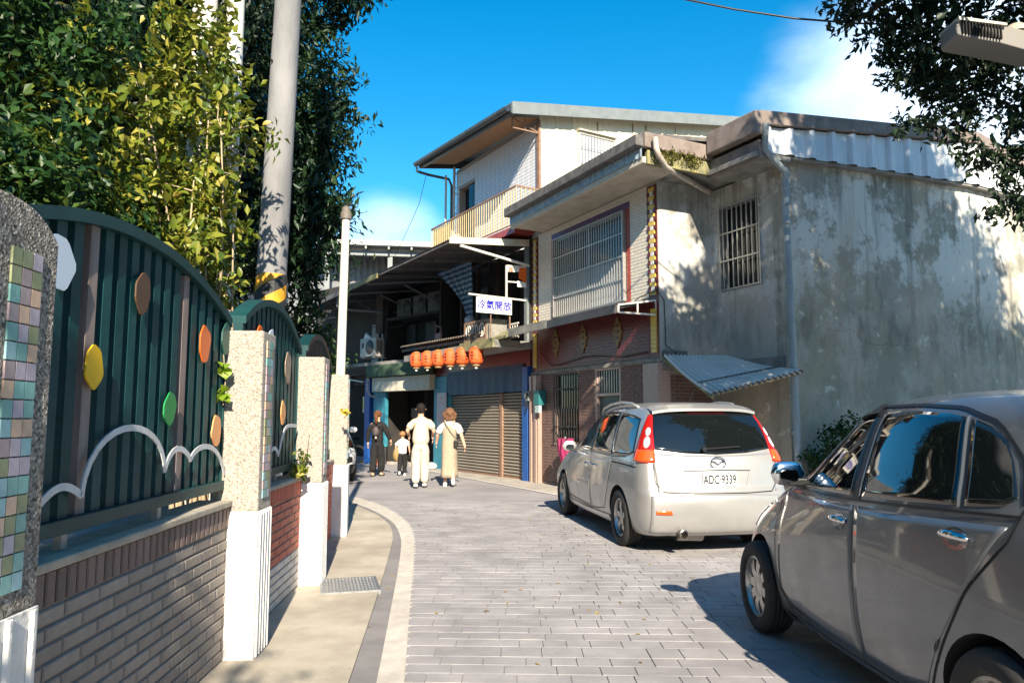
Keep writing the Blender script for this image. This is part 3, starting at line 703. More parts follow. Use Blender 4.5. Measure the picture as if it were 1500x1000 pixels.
MB().box(.42, .58, -6.66, -5.52, 5.92, 6.30).build('gutter', m_fascia_b, A, bevel=.02)
# roof planes
RX, RZ = 6.35, 6.98
def roof_z(x): return 6.12 + (RZ - 6.12) * (x + .9) / (RX + .9) if x < RX else RZ - .155 * (x - RX)
mb = MB()
mb.prism([(-.9, 6.05), (RX, RZ - .05), (12.2, roof_z(12.2) - .05), (12.2, roof_z(12.2) + .02), (RX, RZ + .02), (-.9, 6.12)], lambda a, b, d: (a, d, b), -5.40, -.4)
mb.prism([(.55, roof_z(.55) - .05), (RX, RZ - .05), (12.2, roof_z(12.2) - .05), (12.2, roof_z(12.2) + .02), (RX, RZ + .02), (.55, roof_z(.55) + .02)], lambda a, b, d: (a, d, b), -6.55, -5.401)
mb.build('roof', m_fascia, A, fix=True)
# gable: walls, corrugated verge and brown barge boards
Gm = MB(); X1 = 11.5
Gm.prism([(1.261, 0), (X1, 0), (X1, roof_z(X1) - .08), (RX, RZ - .08), (1.261, roof_z(1.261) - .08)], lambda a, b, d: (a, d, b), -6.36, -6.14)
Gm.build('gable_wall', m_render, A, fix=True)
mb = MB(); mb.box(.02, 1.26, YE, YE + .2, 2.44, 5.66); mb.build('side_wall', m_render2, A)
mb = wall_with_hole(MB(), 1.26, 1.46, -6.139, YE - .001, 2.44, 5.62, (-5.88, -4.90, 3.70, 5.25)); mb.box(1.26, 1.46, -6.355, -6.14, 2.44, 5.6) if False else None
mb.build('rear_bay_wall', m_render2, A)
MB().box(1.46, X1 - .3, -6.139, YE + .24, 0, 5.6).build('bay_core_wall', m_interior, A)
w3 = MB()
for a in ((-5.88, -5.84, 3.70, 5.25), (-4.94, -4.90, 3.70, 5.25), (-5.84, -4.94, 5.21, 5.25), (-5.84, -4.94, 3.70, 3.74)): w3.box(1.30, 1.36, *a)
w3 = w3.build('window', m_grey_trim, A); MB().box(1.40, 1.41, -5.84, -4.94, 3.74, 5.21).build('pane', m_glass_dk, w3)
g3 = MB()
for z in (3.72, 4.24, 4.74, 5.23): g3.box(1.222, 1.238, -5.87, -4.91, z - .012, z + .012)
for yy in (-5.87, -4.91): g3.box(1.22, 1.30, yy - .012, yy + .012, 3.705, 5.245)
g3 = g3.build('window_grille', m_bar, A)
b3 = MB().box(-.008, .008, -.010, .010, 0, 1.5).mesh('bar', m_bar)
for k in range(8): inst('bar', b3, g3, (1.248, -5.80 + k * .117, 3.725))
# ground floor recess under the side wall with an old lintel ledge
MB().box(.04, 1.30, YE - .02, YE + .22, 2.26, 2.439).build('ledge', m_concrete, A)
MB().box(1.23, 1.32, -6.30, YE - .03, 2.26, 2.439).build('ledge', m_concrete, A)
MB().box(.03, .5, YE - .13, YE - .021, 2.48, 2.60).build('ledge_stub', m_fascia, A)
MB().box(.10, 1.30, YE + .1, YE + .24, 0, 2.259).build('recess_wall', m_mort2, A)
tm_ = tiles(.12, 1.26, .03, 2.2, .205, .0635, .011, 0, .012); tm_.v = [(y_, YE + .1 + x_, z_) for x_, y_, z_ in tm_.v]; tm_.build('recess_brick_facing', m_brick2, A, kind='stuff')
MB().box(1.30, 1.459, -6.139, YE + .1, 0, 2.259).build('bay_wall', m_render, A)
# verge
def verge(u, v):
    x = .75 + (X1 + .4 - .75) * u; zt = roof_z(x) - .20; zb = 5.70 + .05 * (x - .75) if x < RX else 5.70 + .05 * (RX - .75) - .02 * (x - RX); return (x, -6.52, zb + (zt - zb) * v), (0, -1, 0)
mb = MB(); NU = 132
def vg(u, v):
    k = round(u * NU); p, n_ = verge(u, v); return (p[0], p[1] - (.055 if k % 6 in (0, 1) else 0.), p[2])
mb.grid(vg, NU, 1); mb.build('corrugated_verge', m_zinc, A)
MB().prism([(.75, 5.66), (RX, 5.94), (X1 + .4, 5.85), (X1 + .4, 5.90), (RX, 5.99), (.75, 5.71)], lambda a, b, d: (a, d, b), -6.50, -6.36).build('verge_soffit', m_concrete, A, fix=True)
mb = MB(); bh = .2
mb.prism([(.56, roof_z(.56) - .18), (RX, RZ - .18), (RX, RZ + .04), (.56, roof_z(.56) + .04)], lambda a, b, d: (a, d, b), -6.62, -6.54)
mb.prism([(RX + .001, RZ - .18), (X1 + .6, roof_z(X1 + .6) - .18), (X1 + .6, roof_z(X1 + .6) + .04), (RX + .001, RZ + .04)], lambda a, b, d: (a, d, b), -6.62, -6.54)
mb.build('barge_board', m_fascia_b, A, fix=True)
# hairline cracks in the render
rk = np.random.default_rng(77); m_crack = M('crack', (.05, .047, .04), rough=.95)
for x_, z_, n_, dx_, dz_ in ((3.1, 4.9, 12, .05, -.13), (5.4, 3.3, 14, .14, .02), (7.2, 4.4, 12, -.04, -.15), (2.2, 2.9, 16, .16, -.01), (8.6, 3.2, 12, .11, .05)):
    pts_ = [(x_, -6.3615, z_)]
    for _ in range(n_): x_ += dx_ + rk.normal() * .05; z_ += dz_ + rk.normal() * .05; pts_.append((x_, -6.3615, z_))
    MB().tube(pts_, list(rk.uniform(.001, .003, len(pts_))), 4).build('crack', m_crack, A)
# rain pipes
MB().tube([(-.72, -5.58, 6.0), (-.72, -5.60, 5.82), (-.66, -5.58, 5.72), (-.40, -5.45, 5.60), (1.12, -4.80, 5.56)], .05, 10).build('rain_pipe', m_pipe, A, smooth=60)
MB().tube([(.62, -6.68, 6.1), (.66, -6.60, 5.7), (1.20, -6.50, 5.45), (1.21, -6.50, 4.9)], .055, 10).build('rain_pipe', m_pipe_grey, A, smooth=60)
mb = MB().tube([(1.21, -6.47, 4.92), (1.23, -6.49, 2.5), (1.25, -6.50, .02)], .058, 10)
for z in (1.2, 3.55, 4.6): mb.lathe([(.058, -.03), (.068, -.03), (.068, .03), (.058, .03)], (1.215 + (.02 if z < 3 else 0), -6.485, z), 12)
mb.build('rain_pipe', m_pipe_grey, A, smooth=50)
MB().box(.7, 1.24, -6.47, -6.37, 0, 2.3) if False else None
# canopy over the ground floor
cz = lambda x: 3.50 + .22 * x
mb = MB(); mb.prism([(0.0, cz(0) - .02), (-.80, cz(-.8) - .02), (-.80, cz(-.8) + .03), (0, cz(0) + .03)], lambda a, b, d: (a, d, b), -4.55, -.45); mb.build('canopy', m_canopy, A, fix=True)
mb = MB(); mb.prism([(-.801, cz(-.8) - .10), (-.86, cz(-.8) - .10), (-.86, cz(-.8) + .05), (-.801, cz(-.8) + .05)], lambda a, b, d: (a, d, b), -4.55, -2.2); mb.build('canopy_lip', m_canopy, A, fix=True)
mb = MB(); mb.prism([(-.801, cz(-.8) - .10), (-.86, cz(-.8) - .10), (-.86, cz(-.8) + .07), (-.801, cz(-.8) + .07)], lambda a, b, d: (a, d, b), -2.199, -.45); mb.build('canopy_lip', m_concrete, A, fix=True)
MB().prism([(-.45, 3.42), (-.90, 3.20), (-.90, 3.26), (-.45, 3.49)], lambda a, b, d: (a, d, b), -.449, .72).build('canopy_end', m_moss, A, fix=True)
mb = MB().bar((-.80, -4.58, 3.24), (.0, -4.60, 3.24), .03).bar((-.80, -4.58, 3.24), (-.80, -4.58, 3.36), .03).bar((0, -4.60, 3.24), (0, -4.60, 3.50), .03).bar((-.80, -4.58, 3.37), (0, -4.6, 3.50), .03).bar((-.4, -4.59, 3.25), (-.4, -4.59, 3.42), .022)
mb.build('canopy_bracket', m_white_metal, A)
# slack cables on the corner
MB().tube([(-.03, -3.6, 3.42), (-.05, -4.2, 3.62), (-.04, -4.7, 3.66), (.08, -4.72, 3.5), (.10, -4.72, 2.7), (.3, -4.85, 2.5)], .008, 5).build('cable', m_black, A, smooth=180)
MB().tube([(-.05, -.5, 2.9)] + [(-.05, -.5 - k * .45, 2.62 - .05 * math.sin(k * 1.1)) for k in range(1, 9)] + [(-.05, -4.4, 2.6)], .009, 5).build('cable', m_black, A, smooth=180)

# corrugated lean-to roof on the side
LT = thing('lean_to_roof', 'sloping corrugated metal lean-to roof between brick recess and grey wall', 'lean-to roof', (.47, 17.0, 0), 26.87)
TL, TR, BR_, BL = (np.array(p) for p in ((.0, -4.78, 2.50), (1.20, -5.10, 2.50), (1.20, -6.72, 2.17), (-.02, -5.97, 1.80)))
def lean(u, v, ):
    p = TL * (1 - u) * (1 - v) + TR * u * (1 - v) + BR_ * u * v + BL * (1 - u) * v
    p = p + np.array((0, 0, -.05 * math.sin(math.pi * v))); return p, np.array((0, -.3, .95))
mb = MB(); NW = 17 * 8
def lean_top(u, v): p, n_ = lean(u, v); return p + n_ * .042 * math.sin(u * NW * math.pi / 4)
mb.grid(lean_top, NW, 8); mb.grid(lambda u, v: lean_top(1 - u, v) - lean(1 - u, v)[1] * .004, NW, 8)
mb.m = [1 if (i % NW) % 8 in (4, 5, 6, 7) else 0 for i in range(len(mb.f))]  # valley half of each wave gets the darker material
mb.build('roof_sheet', [m_zinc_old, M('dark_valley', (.12, .11, .10), (.22, .21, .195), 4, .9)], LT, smooth=180)
def edge(u): return lean(u, .72)[0] + np.array((0, 0, .046))
MB().tube([edge(u) for u in np.linspace(.0, 1, 12)], .014, 6).build('lap_seam', m_fascia, LT)
mb = MB().tube([TL + np.array((.02, .0, -.06)), BL + np.array((.02, .0, -.05))], .022, 6).tube([lean(0, .95)[0] + np.array((0, 0, -.05)), lean(1, .95)[0] + np.array((0, 0, -.05))], .02, 6)
mb.build('support_bar', m_moss, LT)

# ================================================================ HOUSE B : three storeys, roller shutters and balconies
B = thing('balcony_house', 'three-storey house with roller shutters below and a tiled top floor under a big roof', 'house', (.47, 17.0, 0), 30.87)
YB = 5.30
MB().box(.9, 9.5, .05, YB, 0, 5.85).build('core_wall', m_interior, B)
MB().box(.9, 9.5, YB + .01, 12.5, 0, 5.3).build('core_wall', m_interior, B) if False else None
# ground floor
MB().box(-.10, .06, .06, .30, 0, 2.62).build('blue_post', m_blue, B, bevel=.008)
MB().box(.0, .10, 1.40, 1.52, 0, 2.05).build('shutter_post', m_rust, B)
MB().box(-.02, .14, 4.26, 4.42, 0, 2.6).build('shutter_post', m_tealp, B)
MB().box(-.04, .3, 4.43, 5.28, 0, 2.62).build('teal_pier', m_tealp, B, bevel=.01)
slm = {}
for (a, b, nm) in ((.31, 1.395, 'small'), (1.525, 4.255, 'wide')):
    sh = MB().box(.11, .13, a, b, 0, 2.12).build('roller_shutter', m_shutter, B)
    mb = MB(); prof = [(.11, 0), (.045, .012), (.03, .035), (.045, .058), (.108, .074)]
    mb.prism(prof, lambda u, v, d: (u, d, v), 0, b - a); me = mb.mesh('slat', m_shutter, 50)
    for k in range(26): inst('slat', me, sh, (rg.uniform(-.002, .002), a, .05 + k * .0775))
    MB().box(.04, .12, a, b, .0, .048).build('bottom_bar', m_rust, sh)
mb = MB(); n = 44
def drape(u, v): return (-.05 - .007 * math.sin(u * 61) * (1 - v) - .008 * math.sin(u * 23 + 1), .30 + 4.1 * u, 2.05 + .012 * math.sin(u * 9) * (1 - v) + .66 * v)
mb.grid(drape, n * 3, 6); mb.grid(lambda u, v: tuple(np.array(drape(1 - u, v)) + (.006, 0, 0)), n * 3, 6); mb.build('blue_valance', m_tarp, B, smooth=180)
MB().box(-.02, .28, .06, YB, 2.63, 3.02).build('maroon_beam', m_maroon, B)
MB().box(-.98, .88, .04, YB, 3.03, 3.20).build('balcony_slab', m_concrete, B)
MB().box(-1.03, -.981, .04, 1.7, 3.02, 3.24).build('slab_edge', m_moss, B, bevel=.01)
# first floor recess
MB().box(.86, .899, .05, YB, 3.2, 5.8).build('back_wall', m_interior, B)
mb = MB().box(.83, .86, .6, 1.5, 3.2, 5.2).box(.83, .86, 2.0, 3.2, 3.9, 5.1); mb.build('dark_openings', m_black, B)
MB().box(-.05, .86, .0, .05, 3.2, 5.7).build('party_wall', m_interior, B)
tm_ = tiles(-.06, .45, 3.25, 4.85, .10, .06, .01, 0, .012); tm_.v = [(-.06 + x_, .06 + (y_ + .06) * .38, z_) for x_, y_, z_ in tm_.v]; tm_.build('red_brick_strip', m_redtile, B, kind='stuff')
rb = MB().box(-.36, -.33, .05, 1.5, 3.60, 3.635).box(-.36, -.33, .05, 1.5, 3.28, 3.31).build('balcony_railing', m_white_metal, B)
rbm = MB().box(-.008, .008, -.009, .009, 0, .29).mesh('bar', m_white_metal)
for k in range(14): inst('bar', rbm, rb, (-.345, .1 + k * .105, 3.311))
rb2 = MB().box(-.36, -.33, 2.9, 4.2, 3.52, 3.55).box(-.36, -.33, 2.9, 4.2, 3.24, 3.27).build('balcony_railing', m_rust, B)
for k in range(12): inst('bar', rbm, rb2, (-.345, 2.98 + k * .105, 3.25), scale=(1, 1, .95))
ob = MB().box(-1.0, -.975, .42, 1.52, 3.24, 3.30).box(-1.0, -.975, .42, 1.52, 3.66, 3.72).box(-1.0, -.975, .42, .48, 3.30, 3.66).box(-1.0, -.975, .78, .82, 3.30, 3.66).box(-1.0, -.975, 1.10, 1.14, 3.30, 3.66).box(-1.0, -.975, 1.46, 1.52, 3.30, 3.66)
ob = ob.build('breeze_panel', m_rust, B)
for c in (.63, .96, 1.30):
    mb = MB(); mb.tube([(-.985, c + .12 * math.cos(a), 3.48 + .16 * math.sin(a)) for a in np.linspace(0, 2 * math.pi, 17)], .016, 5, False).tube([(-.985, c, 3.32), (-.985, c, 3.64)], .012, 5); mb.build('scroll', m_white_metal, ob)
MB().box(-.97, -.45, .40, .44, 3.22, 3.72).build('balcony_cheek', m_concrete, B)
MB().box(-.12, .0, .05, .16, 3.2, 5.6).build('corner_post', m_grey_trim, B)
# big first-floor awning with its brace
az = lambda x: 5.58 + .10 * x
corrugated(lambda u, v: ((-2.1 + 2.3 * v, .08 + 5.0 * u, az(-2.1 + 2.3 * v)), (0, 0, 1)), 200, 2, .014).build('awning_sheet', m_canopy, B, smooth=180)
MB().prism([(-2.12, az(-2.12) - .10), (.0, az(0) - .13), (.0, az(0) + .03), (-2.12, az(-2.12) + .04)], lambda a, b, d: (a, d, b), .04, .078).build('awning_edge', m_cream, B, fix=True)
mb = MB()
for y_ in (1.2, 2.4, 3.6, 4.9): mb.bar((-2.08, y_, az(-2.08) - .05), (.85, y_, az(.85) - .05), .04, .06)
mb.bar((-2.06, .08, az(-2.06) - .05), (-2.06, 5.05, az(-2.06) - .05), .04, .05); mb.build('awning_frame', m_fascia, B)
MB().tube([(-.02, .06, 4.98), (-1.86, .03, 5.24)], .035, 8).build('awning_brace', m_white_metal, B)
MB().box(.0, .88, 4.95, 5.05, 3.2, 5.6).build('partition', m_interior, B)
m_dimbrown = M('dim_brown', (.085, .055, .04), (.05, .035, .028), 3, .85); m_dimgrey = M('dim_grey_door', (.11, .115, .11), (.07, .07, .07), 3, .7)
for y_, w__ in ((1.75, .10), (2.3, .16), (3.45, .10), (4.4, .12)): MB().box(.40, .50, y_, y_ + w__, 3.2, 5.55).build('post', m_dimbrown, B)
MB().box(.78, .828, 3.55, 4.30, 3.2, 5.1).build('inner_door', m_dimgrey, B); MB().box(.70, .80, .1, .5, 3.2, 4.5).build('inner_door', m_dimgrey, B)
MB().box(.2, .55, 2.6, 3.3, 3.2, 3.9).build('stored_box', m_dimbrown, B, bevel=.02)
MB().tube([(-.9, .2, 5.4), (-.4, 1.4, 5.15), (.1, 2.6, 5.25), (.3, 4.6, 5.1)], .012, 5).build('cable', m_black, B, smooth=180)
# second floor
ZF = 5.86
MB().box(-.52, .5, -.08, 4.72, ZF - .16, ZF).build('upper_balcony_slab', m_redtile, B)
mb = wall_with_hole(MB(), .23, .43, .0, 4.45, ZF, 8.62, (3.32, 4.25, ZF + .001, 8.0)); mb.build('tiled_wall', m_grout, B)
tiles(.0, 4.45, ZF + .02, 8.5, .24, .085, .013, .23, .008, [(3.30, 4.27, ZF, 8.02)], bond=False).build('white_tile_facing', m_tile_white, B, kind='stuff')
MB().box(.431, .45, 3.32, 4.25, ZF, 8.0).build('open_door', m_black, B)
MB().box(.25, .29, 3.36, 3.70, ZF + .02, 7.95).build('door_leaf', m_glass_dk, B)
SL = .168
rz = lambda x, y: 8.46 + SL * (x + .73) + .05 * y
# beige side wall, ribbed
mb = MB(); NU = 216
def sw(u, v):
    k = round(u * NU); x = .20 + 8.8 * u; zt = rz(x, 0) + .05; zb = 5.3; dy = (.02, .02, 0, 0, 0, 0, .008, 0, 0, 0, 0, 0)[k % 12]; return (x, -.02 - dy, zb + (zt - zb) * v)
mb.grid(sw, NU, 1); mb.build('ribbed_side_wall', m_beige_sheet, B)
mb = MB().prism([(.231, 5.3), (9.0, 5.3), (9.0, rz(9, 0)), (.231, rz(.231, 0))], lambda a, b, d: (a, d, b), -.012, .05); mb.build('side_wall_core', m_grout, B, fix=True)
for x in (1.95, 3.1, 3.55, 4.6): box('sheet_joint', m_rust, B, x, x + .012, -.047, -.02, 7.5, rz(x, 0) - .05)
MB().box(.17, .23, -.05, .06, 5.86, 8.55).build('corner_trim', m_rust, B)
w4 = MB()
for a in ((1.33, 1.38, 7.35, 8.50), (2.42, 2.47, 7.35, 8.50), (1.38, 2.42, 8.45, 8.50), (1.38, 2.42, 7.35, 7.40)): w4.box(a[0], a[1], -.09, -.021, a[2], a[3])
w4 = w4.build('window', m_cream, B); MB().box(1.38, 2.42, -.052, -.042, 7.40, 8.45).build('pane', m_glass_fr, w4)
MB().box(1.30, 2.50, -.16, -.02, 8.51, 8.54).build('hood', m_cream, w4)
b4 = MB().box(-.010, .010, -.008, .008, 0, 1.06).mesh('bar', m_bar)
g4 = MB().box(1.38, 2.42, -.125, -.112, 7.70, 7.72).box(1.38, 2.42, -.125, -.112, 8.1, 8.12).build('window_grille', m_bar, B)
for k in range(11): inst('bar', b4, g4, (1.42 + k * .098, -.104, 7.39))
# top balcony railing
rl = MB(); Y0, Y1 = -.06, 4.66
rl.box(-.48, -.445, Y0, Y1, 6.80, 6.84).box(-.475, -.45, Y0, Y1, 5.92, 5.945).box(-.444, .22, Y0, Y0 + .035, 6.80, 6.84).box(-.444, .22, Y0, Y0 + .025, 5.92, 5.945)
rl.box(-.444, .6, Y1 - .035, Y1, 6.80, 6.84)
rl = rl.build('top_railing', m_rust, B)
bb = MB().box(-.009, .009, -.011, .011, 0, .86).mesh('bar', m_rail)
for k in range(40): inst('bar', bb, rl, (-.4625, Y0 + .02 + k * (Y1 - Y0 - .05) / 39, 5.946))
for k in range(5): inst('bar', bb, rl, (-.33 + k * .12, Y0 + .014, 5.946))
for k in range(6): inst('bar', bb, rl, (-.33 + k * .15, Y1 - .02, 5.946))
MB().box(-.44, -.43, 3.5, 4.6, 5.95, 6.78).build('rail_sheet', m_rail, rl)
# open end with steel posts and lattice
mb = MB().box(.16, .22, 4.50, 4.56, ZF, 8.75).box(.95, 1.0, 4.50, 4.55, ZF, 8.75).box(-.05, .0, 4.62, 4.67, ZF, 8.5)
for z in (6.3, 6.9, 7.5, 8.1): mb.bar((.19, 4.53, z), (.97, 4.53, z + .5), .025).bar((.97, 4.53, z), (.19, 4.53, z + .5), .025)
mb.build('steel_posts', m_white_metal, B)
MB().box(.43, 1.2, 4.4, 4.45, ZF, 8.6).build('end_wall', m_grey_sheet, B)
# roof with barge board, gutter and soffit
def rp(x, y, dz=0): return (x, y, rz(x, y) + dz)
def slab(nm, x0, x1, y0, y1, d0, d1, mat, parent=B):
    P = [rp(x0, y0, d0), rp(x1, y0, d0), rp(x1, y1, d0), rp(x0, y1, d0), rp(x0, y0, d1), rp(x1, y0, d1), rp(x1, y1, d1), rp(x0, y1, d1)]
    return MB().add(P, [(0, 3, 2, 1), (4, 5, 6, 7), (0, 1, 5, 4), (1, 2, 6, 5), (2, 3, 7, 6), (3, 0, 4, 7)]).build(nm, mat, parent)
slab('roof', -.74, 9.2, -.30, 4.9, .18, .24, m_grey_trim); slab('barge_board', -.74, 9.2, -.345, -.301, -.04, .25, m_grey_trim); slab('front_fascia', -.78, -.741, -.34, 4.9, -.02, .20, m_gutter)
slab('barge_board', -.74, 2.5, 4.901, 4.94, -.04, .25, m_gutter)
slab('soffit', -.62, .22, .02, 4.5, -.01, .01, m_ply); slab('soffit_edge', -.735, -.621, -.29, 4.88, -.03, .0, m_gutter)
gt = MB()
def gut(u, v):
    y_ = -.33 + 5.25 * u; a = math.pi * (1 + v); return (-.865 + .085 * math.cos(a), y_, rz(-.86, y_) + .10 + .10 * math.sin(a))
gt.grid(gut, 8, 8); gt.grid(lambda u, v: tuple(np.array(gut(1 - u, v)) + (0, 0, .008)), 8, 8); gt.build('gutter', m_gutter, B, smooth=60)
MB().tube([(-.86, 4.85, 8.66), (-.84, 4.88, 8.55), (-.5, 4.86, 8.5), (.1, 4.7, 8.42), (.15, 4.62, 8.2), (.15, 4.62, 6)], .04, 8).build('rain_pipe', m_gutter, B, smooth=60)
mb = MB().bar((-.55, -.02, 8.22), (.2, -.02, 8.22), .03).bar((-.55, -.02, 8.22), (-.55, -.02, 8.46), .03).bar((-.55, -.02, 8.46), (.15, -.02, 8.24), .025).bar((-.2, -.02, 8.23), (-.2, -.02, 8.5), .02); mb.build('gable_truss', m_rust, B)
MB().tube([(-.55, 4.9, 8.45), (-.62, 5.2, 7.7), (-.8, 5.6, 7.0), (-1.0, 6.2, 6.2)], .008, 5).build('cable', m_black, B, smooth=180)
# pavement strip in front of both houses
struct(MB().add([(1.85, 12.0, .004), (-2.35, 20.5, .004), (-2.25, 21.5, .004), (.5, 17.05, .004), (3.0, 12.2, .004)], [(4, 3, 2, 1, 0)]).build('apron', m_apron))
struct(MB().add([(1.78, 12.0, .008), (1.87, 12.03, .008), (-2.28, 20.55, .008), (-2.38, 20.5, .008)], [(0, 1, 2, 3)]).build('edge_line', m_white_line))

# ---------------- things hung on house B
bt = (.47, 17.0, 0)
def in_frame(fr_, x, y, z):
    a = R(fr_[1]); return (fr_[0][0] + x * math.cos(a) - y * math.sin(a), fr_[0][1] + x * math.sin(a) + y * math.cos(a), fr_[0][2] + z)
FB_ = (bt, 30.87); FA_ = (bt, 26.87)
sg = thing('blade_sign', 'white blade sign with blue characters hanging from a pole above the shutters', 'sign', in_frame(FB_, 0, .1, 0), 30.87)
MB().box(-1.42, -.50, -.015, .015, 3.79, 4.15).build('board', m_sign, sg, bevel=.004)
for k, ch in enumerate('冷氣開放'): text('character', ch, m_ink, sg, (-1.30 + k * .226, -.0185, 3.965), .225, (R(90), 0, 0), .002, 1., .005)
fr_ = thing('sign_frame', 'white metal ladder-like frame and pole holding the blade sign', 'metal frame', in_frame(FB_, 0, .1, 0), 30.87)
MB().bar((-1.62, 0, 4.19), (.0, 0, 4.16), .035).build('pole', m_white_metal, fr_)
mb = MB().bar((-.64, 0, 4.18), (-.64, 0, 4.94), .035).bar((-.03, 0, 3.3), (-.03, 0, 4.97), .035).bar((-.64, 0, 4.93), (-.03, 0, 4.96), .035).bar((-.64, 0, 4.56), (-.03, 0, 4.58), .03); mb.build('ladder', m_white_metal, fr_)
MB().bar((-.55, 0, 3.22), (-.55, 0, 3.76), .025).bar((-1.05, 0, 3.22), (-1.05, 0, 3.76), .02).build('struts', m_rust, fr_)
pp = MB().prism([(-.62, 4.79), (-.42, 4.80), (-.22, 4.83), (-.05, 4.76), (-.05, 4.92), (-.62, 4.92)], lambda a, b, d: (a, d, b), -.03, -.019).build('torn_paper', m_sign, fr_, fix=True)
MB().prism([(-.33, 4.66), (-.22, 4.62), (-.17, 4.56), (-.10, 4.6), (-.12, 4.93), (-.31, 4.91)], lambda a, b, d: (a, d, b), -.036, -.031).build('orange_paper', DEC['orange'], fr_, fix=True)
MB().prism([(-.60, 4.80), (-.48, 4.80), (-.48, 4.90), (-.60, 4.91)], lambda a, b, d: (a, d, b), -.036, -.031).build('red_paper', M('faded_red', (.6, .22, .14)), fr_, fix=True)
MB().prism([(-.36, 4.46), (-.05, 4.46), (-.05, 4.57), (-.36, 4.60)], lambda a, b, d: (a, d, b), -.036, -.024).build('torn_paper', m_sign, fr_, fix=True)
def stripes(name, ca, cb, cc, scale):
    mt = M(name, ca); t = mt.node_tree; N = t.nodes.new; L = t.links.new; b = t.nodes['Principled BSDF']
    tcn = N('ShaderNodeTexCoord'); sp = N('ShaderNodeSeparateXYZ'); L(tcn.outputs['Object'], sp.inputs[0])
    def wave(s_, k):
        a = N('ShaderNodeMath'); a.operation = 'MULTIPLY'; a.inputs[1].default_value = k; L(s_, a.inputs[0]); q = N('ShaderNodeMath'); q.operation = 'SINE'; L(a.outputs[0], q.inputs[0]); g_ = N('ShaderNodeMapRange'); g_.inputs['From Min'].default_value = -.25; g_.inputs['From Max'].default_value = .25; L(q.outputs[0], g_.inputs['Value']); return g_.outputs[0]
    m1 = N('ShaderNodeMix'); m1.data_type = 'RGBA'; L(wave(sp.outputs['Z'], scale), m1.inputs[0]); m1.inputs[6].default_value = (*ca, 1); m1.inputs[7].default_value = (*cb, 1)
    m2 = N('ShaderNodeMix'); m2.data_type = 'RGBA'; mm = N('ShaderNodeMath'); mm.operation = 'MULTIPLY'; mm.inputs[1].default_value = .45; L(wave(sp.outputs['Y'], scale * 1.2), mm.inputs[0]); L(mm.outputs[0], m2.inputs[0]); L(m1.outputs[2], m2.inputs[6]); m2.inputs[7].default_value = (*cc, 1)
    L(m2.outputs[2], b.inputs['Base Color']); b.inputs['Roughness'].default_value = .7; return mt
m_check = stripes('striped_tarp', (.03, .12, .22), (.42, .50, .56), (.02, .08, .17), 44)
tp = thing('striped_tarp', 'blue and white striped tarpaulin gathered under the awning like a curtain', 'tarpaulin', in_frame(FB_, 0, 0, 0), 30.87)
def curtain(u, v):
    yr = 2.42 - .06 * (1 - v); yl = 2.62 + 2.0 * v ** 1.5; y_ = yr + (yl - yr) * u
    z = 3.98 + (5.50 + .08 * u - 3.98) * v; return (-.34 + .035 * math.sin(u * 26 + v * 3) * (.4 + .6 * (1 - v)) , y_, z)
mb = MB(); mb.grid(curtain, 50, 24); mb.grid(lambda u, v: tuple(np.array(curtain(1 - u, v)) + (.006, 0, 0)), 50, 24); mb.build('cloth', m_check, tp, smooth=180)
MB().lathe([(.02, -.16), (.10, -.13), (.13, -.05), (.12, .04), (.05, .10), (.02, .12)], (-.34, 2.5, 3.98), 12).build('knot', M('tarp_knot', (.55, .58, .62), (.25, .32, .42), 18, .7), tp, smooth=60)
MB().tube([(-.34, 2.4, 5.52), (-.34, 4.7, 5.60)], .018, 6).build('curtain_rod', m_rust, tp)
ch = thing('folding_frame', 'rusty frame with a red seat stored on the dark balcony', 'frame chair', in_frame(FB_, -.35, 4.35, 3.2), 30.87)
mb = MB().bar((0, -.28, 0), (0, -.16, .75), .025).bar((0, .30, 0), (0, .16, .85), .025).bar((0, -.18, .74), (0, .17, .84), .03).bar((0, -.25, .2), (0, .28, .2), .02); mb.build('frame', m_rust, ch)
MB().box(-.02, .02, -.20, .20, .34, .62).build('red_panel', M('dull_red', (.24, .03, .035), rough=.5), ch, bevel=.02)
# lantern canopy and lanterns
lc = thing('lantern_canopy', 'corrugated canopy with a row of red lanterns below its edge', 'canopy', in_frame(FB_, 0, 0, 0), 30.87)
corrugated(lambda u, v: ((-1.06 + .95 * v, .62 + 4.8 * u, 3.36 + .02 * u * 4 + .09 * v + .03), (0, 0, 1)), 140, 2, .022).build('canopy_sheet', M('old_sheet', (.26, .24, .20), (.17, .15, .13), 4, .8), lc, smooth=180)
mb = MB().bar((-.92, .62, 3.29), (-.92, 5.42, 3.37), .05, .06)
mb.bar((-1.0, .64, 3.30), (-.05, .64, 3.40), .04); mb.bar((-1.0, 5.4, 3.36), (-.05, 5.4, 3.44), .04)
mb.build('canopy_beam', m_fascia, lc)
lant = MB(); prof = [(.05, .20), (.10, .195), (.135, .165), (.15, .10), (.152, 0), (.15, -.10), (.13, -.165), (.10, -.19), (.05, -.195)]
V = []; n = 20
pr2 = []
for i_ in range(len(prof) - 1):
    for k in range(3):
        t = k / 3; r0 = prof[i_][0] * (1 - t) + prof[i_ + 1][0] * t; pr2.append((r0 - (.004 if k % 2 else 0), prof[i_][1] * (1 - t) + prof[i_ + 1][1] * t))
pr2.append(prof[-1]); lant.lathe(pr2, (0, 0, 0), n)
shade_me = lant.mesh('lantern_shade', m_lantern, 180)
cap_me = MB().lathe([(.075, .19), (.082, .20), (.082, .225), (.06, .23)], n=16).lathe([(.06, -.245), (.082, -.235), (.085, -.20), (.075, -.19)], n=16).mesh('lantern_cap', m_lantern_cap, 40)
bulb_me = MB().lathe([(.008, -.31), (.03, -.30), (.036, -.28), (.026, -.258), (.02, -.246)], n=12).mesh('bulb', m_bulb, 180)
